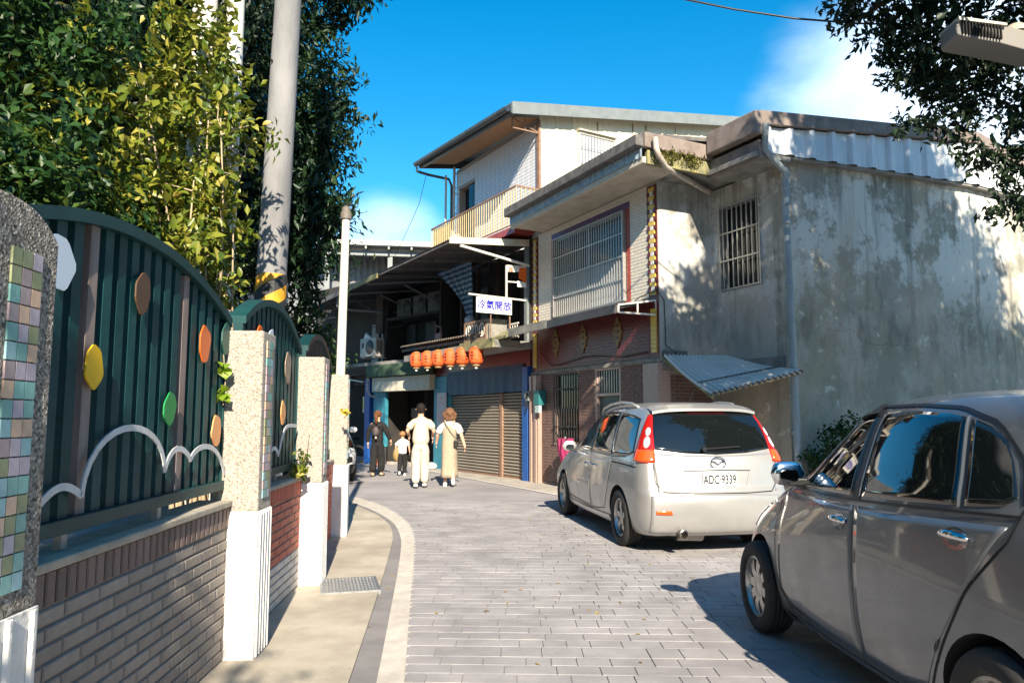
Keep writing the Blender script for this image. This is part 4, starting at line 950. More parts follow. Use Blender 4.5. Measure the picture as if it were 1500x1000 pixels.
wire_me = MB().tube([(0, 0, .23), (0, 0, .36)], .006, 5).mesh('wire', m_black)
m_brush = M('brush_ink', (.05, .01, .01), rough=.7)
lpos = ((4.37, 3.02, 'first red lantern from the dark doorway end, hanging under the canopy', '平'), (3.64, 2.99, 'second red lantern counted from the dark doorway end of the row', '安'), (2.96, 2.965, 'red lantern without a white bulb, third from the doorway end', '福'),
        (2.26, 2.945, 'fourth red lantern from the doorway end, after the gap in the row', '吉'), (1.60, 2.92, 'fifth red lantern in the row, second from the blade sign end', '春'), (.88, 2.885, 'largest-looking red lantern at the blade sign end of the row', '慶'))
for y_, z, lab, chx in lpos:
    L_ = thing('red_lantern', lab, 'lantern', in_frame(FB_, -1.0, y_, z), 30.87 + rg.uniform(-25, 25), 'red paper lanterns in a row')
    inst('lantern_shade', shade_me, L_, scale=(1.15, 1.15, 1)); inst('lantern_cap', cap_me, L_, scale=(1.1, 1.1, 1)); inst('wire', wire_me, L_)
    if 'without' not in lab: inst('bulb', bulb_me, L_)
    for a_ in (-60, -150):
        for q in range(3):
            aa = R(a_); MB().obox((.1735 * math.cos(aa), .1735 * math.sin(aa), .07 - q * .07), ((-math.sin(aa), math.cos(aa), 0), (math.cos(aa), math.sin(aa), 0), (0, 0, 1)), (.026 + .008 * (q % 2), .0025, .018)).build('ink_mark', m_brush, L_)
# meter and letter box on the pilaster
mt_ = thing('electric_meter', 'grey electric meter with tangled wires on the granite pilaster', 'meter', in_frame(FB_, -.12, .0, 1.82), 26.87)
MB().box(-.06, .0, -.13, .05, 0, .22).build('case', M('meter_grey', (.20, .22, .21), rough=.5), mt_, bevel=.01); MB().lathe([(.06, 0), (.065, .03), (.045, .05)], (-.10, -.04, .12), 14, 'x').build('dial', m_glass_dk, mt_, smooth=40)
MB().tube([(-.04, -.04, 0), (-.06, -.10, -.12), (-.05, -.02, -.22), (-.05, .05, -.1), (-.05, .02, .0)], .01, 5).build('wires', m_black, mt_, smooth=180)
lb = thing('letter_box', 'small teal letter box with a pale card on the brick wall', 'letter box', in_frame(FA_, -.13, -.56, 1.72), 26.87)
MB().box(-.08, .10, -.12, .12, 0, .32).build('box', M('teal_box', (.02, .15, .16), rough=.45), lb, bevel=.01); MB().box(-.07, .0, -.10, .08, -.17, -.005).build('card', M('pale_card', (.42, .52, .54)), lb)
um = thing('parasol', 'closed magenta parasol leaning by the barred ground floor window', 'parasol', in_frame(FA_, -.30, -1.95, 0), 26.87)
mb = MB()
for k in range(7):
    a = 2 * math.pi * k / 7; mb.tube([(.05 * math.cos(a), .05 * math.sin(a), .45), (.10 * math.cos(a), .10 * math.sin(a), .78), (.13 * math.cos(a + .3), .13 * math.sin(a + .3), 1.02)], [.02, .055, .045], 6)
mb.build('canopy_folds', M('magenta_cloth', (.24, .012, .07), (.33, .025, .11), 8, .8), um, smooth=60); MB().tube([(0, 0, 0), (0, 0, 1.06)], .015, 6).build('pole', m_steel, um)
MB().lathe([(.16, 0), (.16, .05), (.04, .08)], n=16).build('base', m_concrete, um)

# ================================================================ HOUSE C : dark open shop front
Cc = thing('corner_shop', 'dark open-fronted shop house with a green parapet and cream beam', 'house', in_frame(FB_, 0, 5.3, 0), 45)
FC_ = (in_frame(FB_, 0, 5.3, 0), 45)
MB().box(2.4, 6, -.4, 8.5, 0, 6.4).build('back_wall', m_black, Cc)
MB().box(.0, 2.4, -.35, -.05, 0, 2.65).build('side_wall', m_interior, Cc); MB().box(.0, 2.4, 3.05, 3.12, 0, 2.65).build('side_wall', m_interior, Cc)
MB().box(-.25, .02, -.05, 2.85, 2.26, 2.70).build('cream_beam', m_cream, Cc, bevel=.01)
MB().box(-.42, -.1, -.05, 2.95, 2.72, 3.08).build('green_parapet', m_greenpar, Cc, bevel=.01)
MB().box(-.42, 2.4, -.3, 8.4, 3.081, 3.18).build('floor_slab', m_concrete, Cc)
MB().box(.02, 2.4, -.05, 3.04, 2.66, 3.07).build('ceiling', m_interior, Cc)
MB().box(-.06, .05, 2.36, 3.03, .55, 2.25).build('teal_door', m_tealp, Cc, bevel=.01)
MB().box(-.06, .0, 2.36, 3.03, .0, .54).build('door_skirt', m_canopy, Cc)
MB().box(-.14, .06, 3.13, 3.40, 0, 2.7).build('blue_column', m_blue, Cc, bevel=.01)
MB().tube([(-.3, 3.0, 2.9), (-.32, 2.98, 2.3), (-.26, 2.9, 2.14), (-.1, 2.8, 2.1)], .03, 8).build('drain_pipe', m_pipe, Cc, smooth=60)
MB().bar((-.18, 3.44, 2.6), (-.8, 5.6, 2.95), .04).build('awning_arm', m_white_metal, Cc)
mb = MB()
for (a, b, c, d) in ((.3, .8, 0, 1.0), (1.0, 1.9, 0, .8), (2.0, 2.3, 0, 1.3)): mb.box(1.2, 1.9, a, b, c, d)
mb.build('stacked_goods', m_interior, Cc, bevel=.02)
MB().box(.6, .66, 1.4, 1.9, 1.45, 1.75).build('menu_board', M('dim_board', (.20, .17, .13), (.1, .08, .06), 30), Cc)
MB().box(-.02, .35, .0, 2.3, .0, .10).build('door_step', m_apron, Cc, bevel=.01)
MB().box(.9, .95, -.3, 8.4, 3.18, 6.3).build('upper_back_wall', m_interior, Cc)
MB().box(.05, .9, 2.5, 2.6, 3.18, 6.2).build('upper_pier', m_interior, Cc)
for y_ in (1.0, 2.05): MB().box(.82, .89, y_, y_ + .5, 3.2, 4.45).build('inner_door', m_dimgrey, Cc)
MB().box(-.05, .12, 2.62, 3.0, 4.15, 5.5).build('brown_panel', m_dimbrown, Cc); MB().tube([(-.3, .2, 4.4), (-.32, 1.5, 4.2), (-.3, 3.2, 4.35)], .012, 5).build('cable', m_black, Cc, smooth=180)
MB().box(.7, .89, 3.9, 4.3, 3.3, 4.6).build('pale_door_panel', m_grey_sheet, Cc)
MB().bar((.4, 3.2, 3.2), (.4, 3.2, 5.4), .09).build('post', m_grey_sheet, Cc)
# neighbours along the bend : roofs and dim walls
D = thing('dim_row_house', 'shaded grey row house with a long sloping awning roof at the bend', 'house', in_frame(FB_, 0, 0, 0), 30.87)
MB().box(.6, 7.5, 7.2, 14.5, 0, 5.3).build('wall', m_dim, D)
def droof(u, v):
    x = -2.1 + 3.2 * v; y_ = 4.5 + 8.0 * u; return (x, y_, 5.32 - .0 * u + .13 * (x + 2.1)), (0, 0, 1)
corrugated(droof, 200, 2, .012).build('awning_roof', m_canopy, D, smooth=180)
MB().prism([(-2.15, 5.22), (-2.11, 5.22), (-2.11, 5.36), (-2.15, 5.36)], lambda a, b, d: (a, d, b), 4.5, 6.4).build('awning_edge', m_moss, D, fix=True); MB().prism([(-2.15, 5.22), (-2.11, 5.22), (-2.11, 5.36), (-2.15, 5.36)], lambda a, b, d: (a, d, b), 6.401, 12.5).build('awning_edge', m_fascia, D, fix=True)
mb = MB()
for y_ in (5.5, 7.5, 9.5, 11.5): mb.bar((-2.05, y_, 5.22), (.8, y_, 5.6), .05).bar((-.9, y_, 5.3), (.6, y_, 4.7), .035)
mb.build('awning_braces', m_grey_sheet, D)
MB().tube([(-2.0, 8.3, 5.25), (-2.0, 8.4, 4.95), (-1.6, 8.2, 4.85), (.4, 7.6, 4.8)], .04, 8).build('rain_pipe', m_grey_sheet, D, smooth=60)
MB().tube([(-2.1, 12.2, 5.2), (-2.1, 12.3, 4.6), (-1.2, 11.9, 4.5)], .04, 8).build('rain_pipe', m_pipe, D, smooth=60)
MB().tube([(-1.9, 12.1, 4.95), (.3, 11.9, 5.35)], .03, 8).build('tube_lamp', m_white_metal, D)
wD = MB().box(.55, .62, 9.0, 10.6, 3.3, 4.7).build('window', m_grey_trim, D); MB().box(.53, .55, 9.06, 10.54, 3.36, 4.64).build('pane', m_glass_dk, wD)
MB().box(.50, .61, 7.6, 8.2, 3.2, 4.4).build('pale_panel', m_acw, D)
MB().box(.4, .62, 7.2, 14.4, 2.7, 3.1).build('floor_band', m_interior, D)
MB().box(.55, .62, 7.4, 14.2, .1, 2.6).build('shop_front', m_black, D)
# rooftop shelter behind
E = thing('rooftop_shelter', 'grey corrugated rooftop shed with an open joisted roof behind the row', 'shed', (-7.3, 31.5, -.45), 8)
MB().box(-4.5, 9, .6, 8, .3, 6.3).build('lower_wall', m_grey_sheet, E)
corrugated(lambda u, v: ((-5.4 + 13 * u, .55, 5.6 + 3.7 * v), (0, -1, 0)), 200, 1, .04).build('sheet_wall', m_grey_sheet, E)
MB().box(-1.2, 8, -1.4, 6, 9.1, 9.3).build('roof', M('pale_roof', (.5, .49, .46), rough=.7), E)
mb = MB()
for k in range(9): mb.bar((-.9 + k * .95, -1.35, 9.02), (-.9 + k * .95, 5.5, 8.9), .08, .14)
mb.build('joists', m_grey_trim, E)
mb = MB()
for x in (-.6, 2.0, 4.6): mb.box(x - .1, x + .1, -.9, -.7, 6.0, 9.0)
mb.box(-1.0, 7.5, -.95, -.7, 8.75, 8.95); mb.build('posts', m_grey_trim, E)
MB().box(-.5, 7, -.75, .5, 6.2, 6.3).build('floor_slab', m_concrete, E)
Wb = thing('white_house', 'plain white house wall seen between tree and dark awning roof', 'house', (-9.3, 33, 0), 10)
MB().box(-1.5, 2.2, 0, 6, 0, 6.4).build('wall', m_whitewall, Wb); MB().box(-1.6, 2.3, -.1, 6.1, 6.41, 6.6).build('roof', m_concrete, Wb)
MB().box(.3, .9, -.03, .01, 3, 4.2).build('window', m_glass_dk, Wb)
Sb = thing('salmon_house', 'narrow salmon-coloured house wall behind the striped utility pole', 'house', (-10.6, 34, 0), 8)
MB().box(-2, .9, 0, 5, 0, 7.4).build('wall', m_salmon, Sb); MB().box(-2.1, 1.0, -.1, 5.1, 7.41, 7.55).build('roof', m_concrete, Sb)
mb = MB(); mb.box(-.6, .2, -.03, .01, 5.2, 6.2); mb.build('window', m_glass_dk, Sb)

# air conditioners
ac_me = MB().box(-.16, .16, -.42, .42, 0, .58).mesh('casing', m_acw)
ac_me2 = MB().box(-.16, .16, -.42, .42, 0, .58).mesh('casing', M('ac_casing_shade_dark', (.15, .148, .14), (.10, .10, .095), 5, .7))  # darker casing colour stands in for deep shade on the hanging trio
fan_me = MB().lathe([(.0, 0), (.22, 0), (.235, .012), (.22, .02), (.0, .02)], (-.17, -.10, .29), 20, 'x').mesh('fan_grille', m_acd, 40)
lou_me = MB()
for k in range(7): lou_me.box(-.10 + k * .03, -.09 + k * .03, -.43, -.42, .1, .48)
lou_me.box(-.168, -.161, .22, .34, .28, .44)
lou_me = lou_me.mesh('louvre', m_acd)
brk_me = MB().bar((-.18, -.3, -.03), (.3, -.3, -.03), .03).bar((-.18, .3, -.03), (.3, .3, -.03), .03).mesh('bracket', m_white_metal)
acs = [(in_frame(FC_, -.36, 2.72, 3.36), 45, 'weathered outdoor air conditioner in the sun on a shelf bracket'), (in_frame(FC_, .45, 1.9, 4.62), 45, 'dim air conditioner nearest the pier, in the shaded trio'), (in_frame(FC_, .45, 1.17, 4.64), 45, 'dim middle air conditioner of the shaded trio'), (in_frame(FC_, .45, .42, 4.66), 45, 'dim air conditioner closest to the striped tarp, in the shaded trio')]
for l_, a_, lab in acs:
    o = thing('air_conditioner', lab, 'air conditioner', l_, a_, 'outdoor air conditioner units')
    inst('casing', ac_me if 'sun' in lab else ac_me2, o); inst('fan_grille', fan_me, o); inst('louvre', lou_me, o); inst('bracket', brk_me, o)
MB().prism([(.35, .58), (.22, .78), (-.1, .58)], lambda a, b, d: (d, a, b), -.1, .0).build('tin_sheet', m_white_metal, bpy.data.objects['air_conditioner'], fix=True)
box('ac_shelf', m_interior, Cc, -.06, .9, -.2, 2.4, 4.50, 4.58)
ys = thing('notice_board', 'small yellow and white notice hanging beside the blue column', 'sign', in_frame(FC_, -.02, 3.62, 1.62), 45 - 30)
MB().box(-.01, .01, -.02, .36, 0, .52).build('board', m_sign, ys); MB().box(-.016, -.011, .03, .31, .08, .42).build('yellow_sheet', M('notice_yellow', (.75, .70, .04), (.45, .55, .02), 25, .6, lo=.5, hi=.55), ys)
pt = thing('hanging_poster', 'pale pink and blue picture panel on the teal pier beside the shutters', 'poster', in_frame(FB_, -.07, 4.62, 1.15), 30.87)
MB().box(-.02, .0, -.25, .35, 0, 1.0).build('panel', M('poster_print', (.62, .30, .27), (.42, .55, .60), 6, .5), pt)
# ================================================================ CARS
def paint(name, c, c2=None, flake=.35, rough=.28):
    m_ = M(name, c, c2, 3, rough, metal=flake, coat=.55, rrough=.12); return m_
m_tyre = M('tyre_rubber', (.018, .018, .019), (.032, .03, .029), 30, .85)
m_rim = M('alloy', (.52, .51, .48), (.40, .39, .37), 12, .32, metal=.8)
m_well = M('wheel_well', (.010, .010, .010), rough=.95)
m_cglass = M('car_glass', (.006, .008, .009), rough=.02, spec=.65, coat=.6)
m_trimblk = M('black_trim', (.012, .012, .013), rough=.4)
m_seam = M('panel_gap', (.006, .006, .006), rough=.9)
m_chrome = M('chrome', (.72, .72, .73), rough=.08, metal=1.)
m_mirror = M('mirror_face', (.62, .64, .66), rough=.06, metal=1.)
m_redlens = M('red_lens', (.40, .008, .006), (.48, .014, .009), 40, .12, coat=.8)
m_orlens = M('orange_lens', (.85, .09, .012), rough=.12, coat=.8)
m_whlens = M('white_lens', (.75, .72, .72), rough=.15, coat=.8)
m_plate = M('plate_white', (.74, .74, .72), rough=.4)
m_plink = M('plate_ink', (.01, .012, .015), rough=.5)
m_exh = M('exhaust', (.28, .26, .24), rough=.3, metal=.9)

def catmull(K, n):
    """dense interpolation of key rows (monotone in the first column of row index)"""
    K = np.array(K, float); m_ = len(K); t = np.arange(m_); tt = np.linspace(0, m_ - 1, n)
    P = np.vstack([2 * K[0] - K[1], K, 2 * K[-1] - K[-2]]); o = []
    for x in tt:
        i = min(int(x), m_ - 2); u = x - i; p0, p1, p2, p3 = P[i], P[i + 1], P[i + 2], P[i + 3]
        o.append(.5 * (2 * p1 + (p2 - p0) * u + (2 * p0 - 5 * p1 + 4 * p2 - p3) * u * u + (3 * p1 - p0 - 3 * p2 + p3) * u ** 3))
    return np.array(o)
def outline(yf, yr, W, bow_f, rf, bow_r, rr, taper_f, taper_r):
    """half plan outline from the nose round the side to the tail, evenly numbered"""
    pts = []
    xf, xr = max(W - taper_f - rf * .55, .02), max(W - taper_r - rr * .55, .02)
    for k in range(9): t = k / 9; pts.append((xf * t, yf - bow_f * t * t))
    for k in range(11):
        a = math.pi / 2 * k / 11; pts.append((xf + rf * .55 * math.sin(a) * 1.0, yf - bow_f - rf * (1 - math.cos(a))))
    ya, yb = yf - bow_f - rf, yr + bow_r + rr
    for k in range(26):
        t = k / 26; y_ = ya + (yb - ya) * t; pts.append((W - taper_f * (1 - t) ** 3 - taper_r * t ** 3, y_))
    for k in range(11):
        a = math.pi / 2 * k / 11; pts.append((xr + rr * .55 * math.cos(a), yr + bow_r + rr * (1 - math.sin(a))))
    for k in range(10): t = 1 - k / 9; pts.append((xr * t, yr + bow_r * t * t))
    return pts
class Car:
    def __init__(s, rows, n, root, mat, axles, wr, arch, well_w=.34):
        D = catmull(rows, n); s.root = root; V = []; s.n = n
        for r in D:
            z, yf, yr, W, bf, rf, br, rr, tf, tr = r
            h = outline(yf, yr, W, bf, max(rf, .02), br, max(rr, .02), tf, tr)
            full = [(-x, y) for x, y in h] + [(x, y) for x, y in reversed(h[1:-1])]
            V.append([(x, y, z) for x, y in full])
        k = len(V[0]); vs = [p for row in V for p in row]; fs = []
        for j in range(n - 1):
            for i in range(k): fs.append((j * k + i, j * k + (i + 1) % k, (j + 1) * k + (i + 1) % k, (j + 1) * k + i))
        vs.append((0, float(np.mean([p[1] for p in V[-1]])), V[-1][0][2] + .004)); c = len(vs) - 1
        for i in range(k): fs.append(((n - 1) * k + i, (n - 1) * k + (i + 1) % k, c))
        fs.append(tuple(range(k - 1, -1, -1)))
        s.bvh = BVHTree.FromPolygons([Vector(p) for p in vs], fs)
        mb = MB(); mb.add(vs, fs); o = mb.build('body', [mat, m_well], root, smooth=38, fix=True); s.body = o; s.mat = mat
        # real wheel openings
        cut = MB(); cut.cur = 1
        for sx in (-1, 1):
            for ya in axles:
                x0, x1 = (-1.2, -1.2 + well_w + .35) if sx < 0 else (1.2 - well_w - .35, 1.2)
                cut.lathe([(arch, x0), (arch, x1)], (0, ya, wr + .005), 40, 'x')
                cut.box(x0 + .001, x1 - .001, ya - arch * .97, ya + arch * .97, -.3, wr - .06)
        bmc = bmesh.new(); me = cut.mesh('cut', [mat, m_well]); bmc.from_mesh(me); bmesh.ops.recalc_face_normals(bmc, faces=bmc.faces); bmc.to_mesh(me); bmc.free()
        co = bpy.data.objects.new('cut', me); COL.objects.link(co); co.parent = root
        md = o.modifiers.new('arches', 'BOOLEAN'); md.object = co; md.operation = 'DIFFERENCE'; md.solver = 'EXACT'; md.use_self = True
        dg = bpy.context.evaluated_depsgraph_get(); new = bpy.data.meshes.new_from_object(o.evaluated_get(dg)); o.modifiers.clear(); o.data = new
        bpy.data.objects.remove(co)
        new.polygons.foreach_set('use_smooth', [True] * len(new.polygons)); new.set_sharp_from_angle(angle=R(38))
    def hit(s, a, z, mode, off):
        """mode: 'L'/'R' flanks (a = y), 'B' rear (a = x), 'F' front, 'T' roof (a = x, z = y), number = heading in degrees of a slanted look"""
        if mode == 'L': o, d = Vector((-3, a, z)), Vector((1, 0, 0))
        elif mode == 'R': o, d = Vector((3, a, z)), Vector((-1, 0, 0))
        elif mode == 'B': o, d = Vector((a, -5, z)), Vector((0, 1, 0))
        elif mode == 'F': o, d = Vector((a, 5, z)), Vector((0, -1, 0))
        elif mode == 'T': o, d = Vector((a, z, 4)), Vector((0, 0, -1))
        else:
            t = R(mode); d = Vector((math.sin(t), math.cos(t), 0)); sd = Vector((math.cos(t), -math.sin(t), 0)); o = sd * a - d * 5 + Vector((0, 0, z))
        h = s.bvh.ray_cast(o, d)
        if h[0] is None: return None
        nn = h[1] if h[1].dot(d) < 0 else -h[1]
        return h[0] + nn * off
    @staticmethod
    def resample(P, n, t):
        P = np.array(P, float); l = np.concatenate([[0], np.cumsum(np.linalg.norm(np.diff(P, axis=0), axis=1))]); q = t * l[-1]
        return np.array((np.interp(q, l, P[:, 0]), np.interp(q, l, P[:, 1])))
    def patch(s, name, bot, top, mode, mat, off=.004, nu=24, nv=10, parent=None, smooth=180, thick=True):
        mb = MB(); pts = {}
        for j in range(nv + 1):
            for i in range(nu + 1):
                a, b = s.resample(bot, nu, i / nu), s.resample(top, nu, i / nu); p = a + (b - a) * j / nv
                pts[i, j] = s.hit(p[0], p[1], mode, off)
        idx = {}
        for key, p in pts.items():
            if p is not None: idx[key] = len(mb.v); mb.v.append(tuple(p))
        for j in range(nv):
            for i in range(nu):
                q = [(i, j), (i + 1, j), (i + 1, j + 1), (i, j + 1)]
                if all(k in idx for k in q):
                    P_ = [pts[k] for k in q]
                    if max((P_[a] - P_[(a + 1) % 4]).length for a in range(4)) < .35: mb.f.append(tuple(idx[k] for k in q)); mb.m.append(0)
        o = mb.build(name, mat, parent or s.root, smooth=smooth)
        if thick: md = o.modifiers.new('thick', 'SOLIDIFY'); md.thickness = max(off, .002) + .006; md.offset = 0 if False else (-1 if s._out(o) else 1)
        return o
    def _out(s, o):
        me = o.data
        if not me.polygons: return True
        f = me.polygons[len(me.polygons) // 2]; c = f.center; 
        mid = Vector((0, c.y * .6, .8)); return f.normal.dot(c - mid) > 0
    def line(s, name, P, mode, mat, w=.008, off=.003, n=40, parent=None):
        P = np.array(P, float); l = np.concatenate([[0], np.cumsum(np.linalg.norm(np.diff(P, axis=0), axis=1))]); Q = np.stack([np.interp(np.linspace(0, l[-1], n), l, P[:, k]) for k in (0, 1)], 1)
        T = unit(np.gradient(Q, axis=0)); N_ = np.stack([-T[:, 1], T[:, 0]], 1) * w / 2; mb = MB(); prev = None
        for q, m_ in zip(Q, N_):
            a, b = s.hit(*(q + m_), mode, off), s.hit(*(q - m_), mode, off)
            if a is None or b is None: prev = None; continue
            k = len(mb.v); mb.v += [tuple(a), tuple(b)]
            if prev is not None and (a - Vector(mb.v[prev])).length < .3: mb.f.append((prev, prev + 1, k + 1, k)); mb.m.append(0)
            prev = k
        return mb.build(name, mat, parent or s.root)
def wheel(root, x, y, r, w_, side, style, rot=0.):
    """wheel with tyre and spoked rim; side -1 = outer face towards -x"""
    wh = bpy.data.objects.new('wheel', None); link(wh, root); wh.location = (x, y, r); wh.rotation_euler = (rot, 0, 0)
    h = w_ / 2; rr = r * .665
    prof = [(rr, -h * .8), (rr + .02, -h), (r - .035, -h), (r - .012, -h * .86), (r, -h * .6)]
    for q in (-.45, -.15, .15, .45): prof += [(r, q * h - .012), (r - .008, q * h - .006), (r - .008, q * h + .006), (r, q * h + .012)]
    prof += [(r, h * .6), (r - .012, h * .86), (r - .035, h), (rr + .02, h), (rr, h * .8)]
    MB().lathe(prof, (0, 0, 0), 40, 'x', cap=False).build('tyre', m_tyre, wh, smooth=40)
    s_ = side; mb = MB()
    mb.lathe([(rr, h * .8 * s_), (rr - .012, h * .84 * s_), (rr - .022, h * .62 * s_), (rr - .03, 0), (rr - .03, -h * .7 * s_)], (0, 0, 0), 40, 'x', cap=False)
    n = style
    for k in range(n):
        a = 2 * math.pi * k / n; ca, sa = math.cos(a), math.sin(a); t = (-sa, ca)
        P = []
        for rad, wd, xo in ((.055, .034, .58), (rr * .55, .026, .70), (rr - .02, .040, .60)):
            for sg in (-1, 1): P.append((xo * h * s_, rad * ca + sg * wd * t[0], rad * sa + sg * wd * t[1]))
        for rad, wd, xo in ((.055, .034, .30), (rr * .55, .026, .40), (rr - .02, .040, .30)):
            for sg in (-1, 1): P.append((xo * h * s_, rad * ca + sg * wd * t[0], rad * sa + sg * wd * t[1]))
        mb.add(P, [(0, 1, 3, 2), (2, 3, 5, 4), (0, 2, 8, 6), (2, 4, 10, 8), (1, 7, 9, 3), (3, 9, 11, 5), (6, 8, 9, 7), (8, 10, 11, 9)])
    mb.lathe([(.001, .70 * h * s_), (.03, .68 * h * s_), (.062, .60 * h * s_), (.066, .2 * h * s_)], (0, 0, 0), 20, 'x', cap=False)
    mb.build('rim', m_rim, wh, smooth=30, fix=True)
    MB().lathe([(.001, -.05 * h * s_), (rr * .85, -.05 * h * s_), (rr * .85, -.25 * h * s_), (.001, -.25 * h * s_)], (0, 0, 0), 24, 'x').build('brake_disc', m_well, wh)
    return wh
def handle(car, y, z, mode, parent, L_=.17, bar_mat=m_chrome):
    sx = -1 if mode == 'L' else 1; c = car.hit(y, z, mode, .0)
    mb = MB(); pts = []
    for k in range(9):
        t = k / 8; yy = y - L_ / 2 + L_ * t; p = car.hit(yy, z + .006 * math.sin(t * 3), mode, .008 + .026 * math.sin(math.pi * t)); pts.append(p)
    mb.tube(pts, [.010, .013, .015, .016, .016, .016, .015, .013, .010], 10)
    o = mb.build('handle', bar_mat, parent, smooth=180)
    mb = MB(); V = []; m_ = 20
    for k in range(m_): a = 2 * math.pi * k / m_; V.append(car.hit(y + .075 * math.cos(a), z - .006 + .042 * math.sin(a), mode, .0025))
    V.append(car.hit(y, z - .006, mode, .0025)); mb.add(V, [(k, (k + 1) % m_, m_) for k in range(m_)]); mb.build('handle_cup', car.mat if bar_mat is not m_chrome else m_chrome, o, smooth=180)
    return o
def mirror(car, y, z, mode, mat, x_in, glass=True):
    sx = -1 if mode == 'L' else 1; p = car.hit(y, z, mode, 0); V = []; n1, n2 = 14, 8
    mb = MB(); cx = p.x + sx * .135
    for j in range(n2 + 1):
        v = -1 + 2 * j / n2; f = (1 - abs(v) ** 3.2) ** .5
        for i in range(n1):
            a = 2 * math.pi * i / n1; V.append((cx + .105 * v * 1, p.y + .0 + .062 * f * math.cos(a) * (1 if math.cos(a) > 0 else .35), p.z + .02 + .072 * f * math.sin(a)))
    mb.add(V, [(j * n1 + i, j * n1 + (i + 1) % n1, (j + 1) * n1 + (i + 1) % n1, (j + 1) * n1 + i) for j in range(n2) for i in range(n1)])
    o = mb.build('mirror', mat, car.root, smooth=50, fix=True)
    MB().prism([(cx + .058 * np.sign(math.cos(a)) * abs(math.cos(a)) ** .7, p.z + .006 + .036 * np.sign(math.sin(a)) * abs(math.sin(a)) ** .7) for a in np.linspace(0, 2 * math.pi, 24, False)], lambda a, b, d: (a, d, b), p.y - .026, p.y - .021).build('mirror_glass', m_mirror, o, fix=True)
    MB().obox(((p.x + cx) / 2, p.y + .005, p.z - .03), ((1, 0, 0), (0, 1, 0), (0, 0, 1)), (abs(cx - p.x) / 2, .03, .022)).build('mirror_foot', m_trimblk, o, bevel=.008)
    return o

# ---------------------------------------------------------------- silver people carrier
MZ = thing('people_carrier', 'dusty silver people carrier seen from behind, parked before the brown brick front', 'car', (1.815, 10.02, 0), 9.5)
m_silver = paint('silver_paint', (.47, .465, .455), (.40, .395, .385), .55, .32)
#      z    yf    yr     W    bowf  rf   bowr  rr   tf   tr
rowsM = [(.20, 2.02, -2.10, .80, .10, .30, .05, .25, .05, .03),
         (.26, 2.14, -2.19, .835, .12, .32, .06, .25, .05, .03),
         (.40, 2.22, -2.245, .862, .14, .34, .07, .26, .05, .03),
         (.55, 2.25, -2.26, .872, .15, .36, .075, .26, .05, .03),
         (.64, 2.22, -2.245, .873, .16, .38, .075, .25, .06, .03),
         (.70, 2.16, -2.205, .872, .17, .40, .07, .24, .07, .03),
         (.82, 2.02, -2.185, .868, .20, .42, .07, .22, .08, .03),
         (.93, 1.75, -2.165, .862, .22, .40, .07, .21, .09, .035),
         (1.00, 1.42, -2.145, .852, .24, .36, .07, .20, .09, .04),
         (1.08, 1.15, -2.115, .835, .24, .34, .07, .20, .09, .05),
         (1.22, .86, -2.055, .795, .22, .32, .065, .20, .08, .06),
         (1.36, .58, -1.985, .745, .20, .30, .06, .20, .07, .06),
         (1.47, .33, -1.915, .695, .18, .28, .06, .20, .06, .06),
         (1.545, .10, -1.86, .64, .16, .28, .06, .20, .05, .05),
         (1.585, -.12, -1.74, .56, .14, .28, .10, .26, .04, .04),
         (1.605, -.30, -1.50, .44, .12, .26, .12, .28, .03, .03),
         (1.615, -.55, -1.2, .25, .08, .2, .08, .2, .02, .02)]
WRM = .315
cm = Car(rowsM, 84, MZ, m_silver, (1.36, -1.39), WRM, .355)
for sx in (-1, 1):
    for ya in (1.36, -1.39): wheel(MZ, sx * .755, ya, WRM, .205, sx, 5, .3)
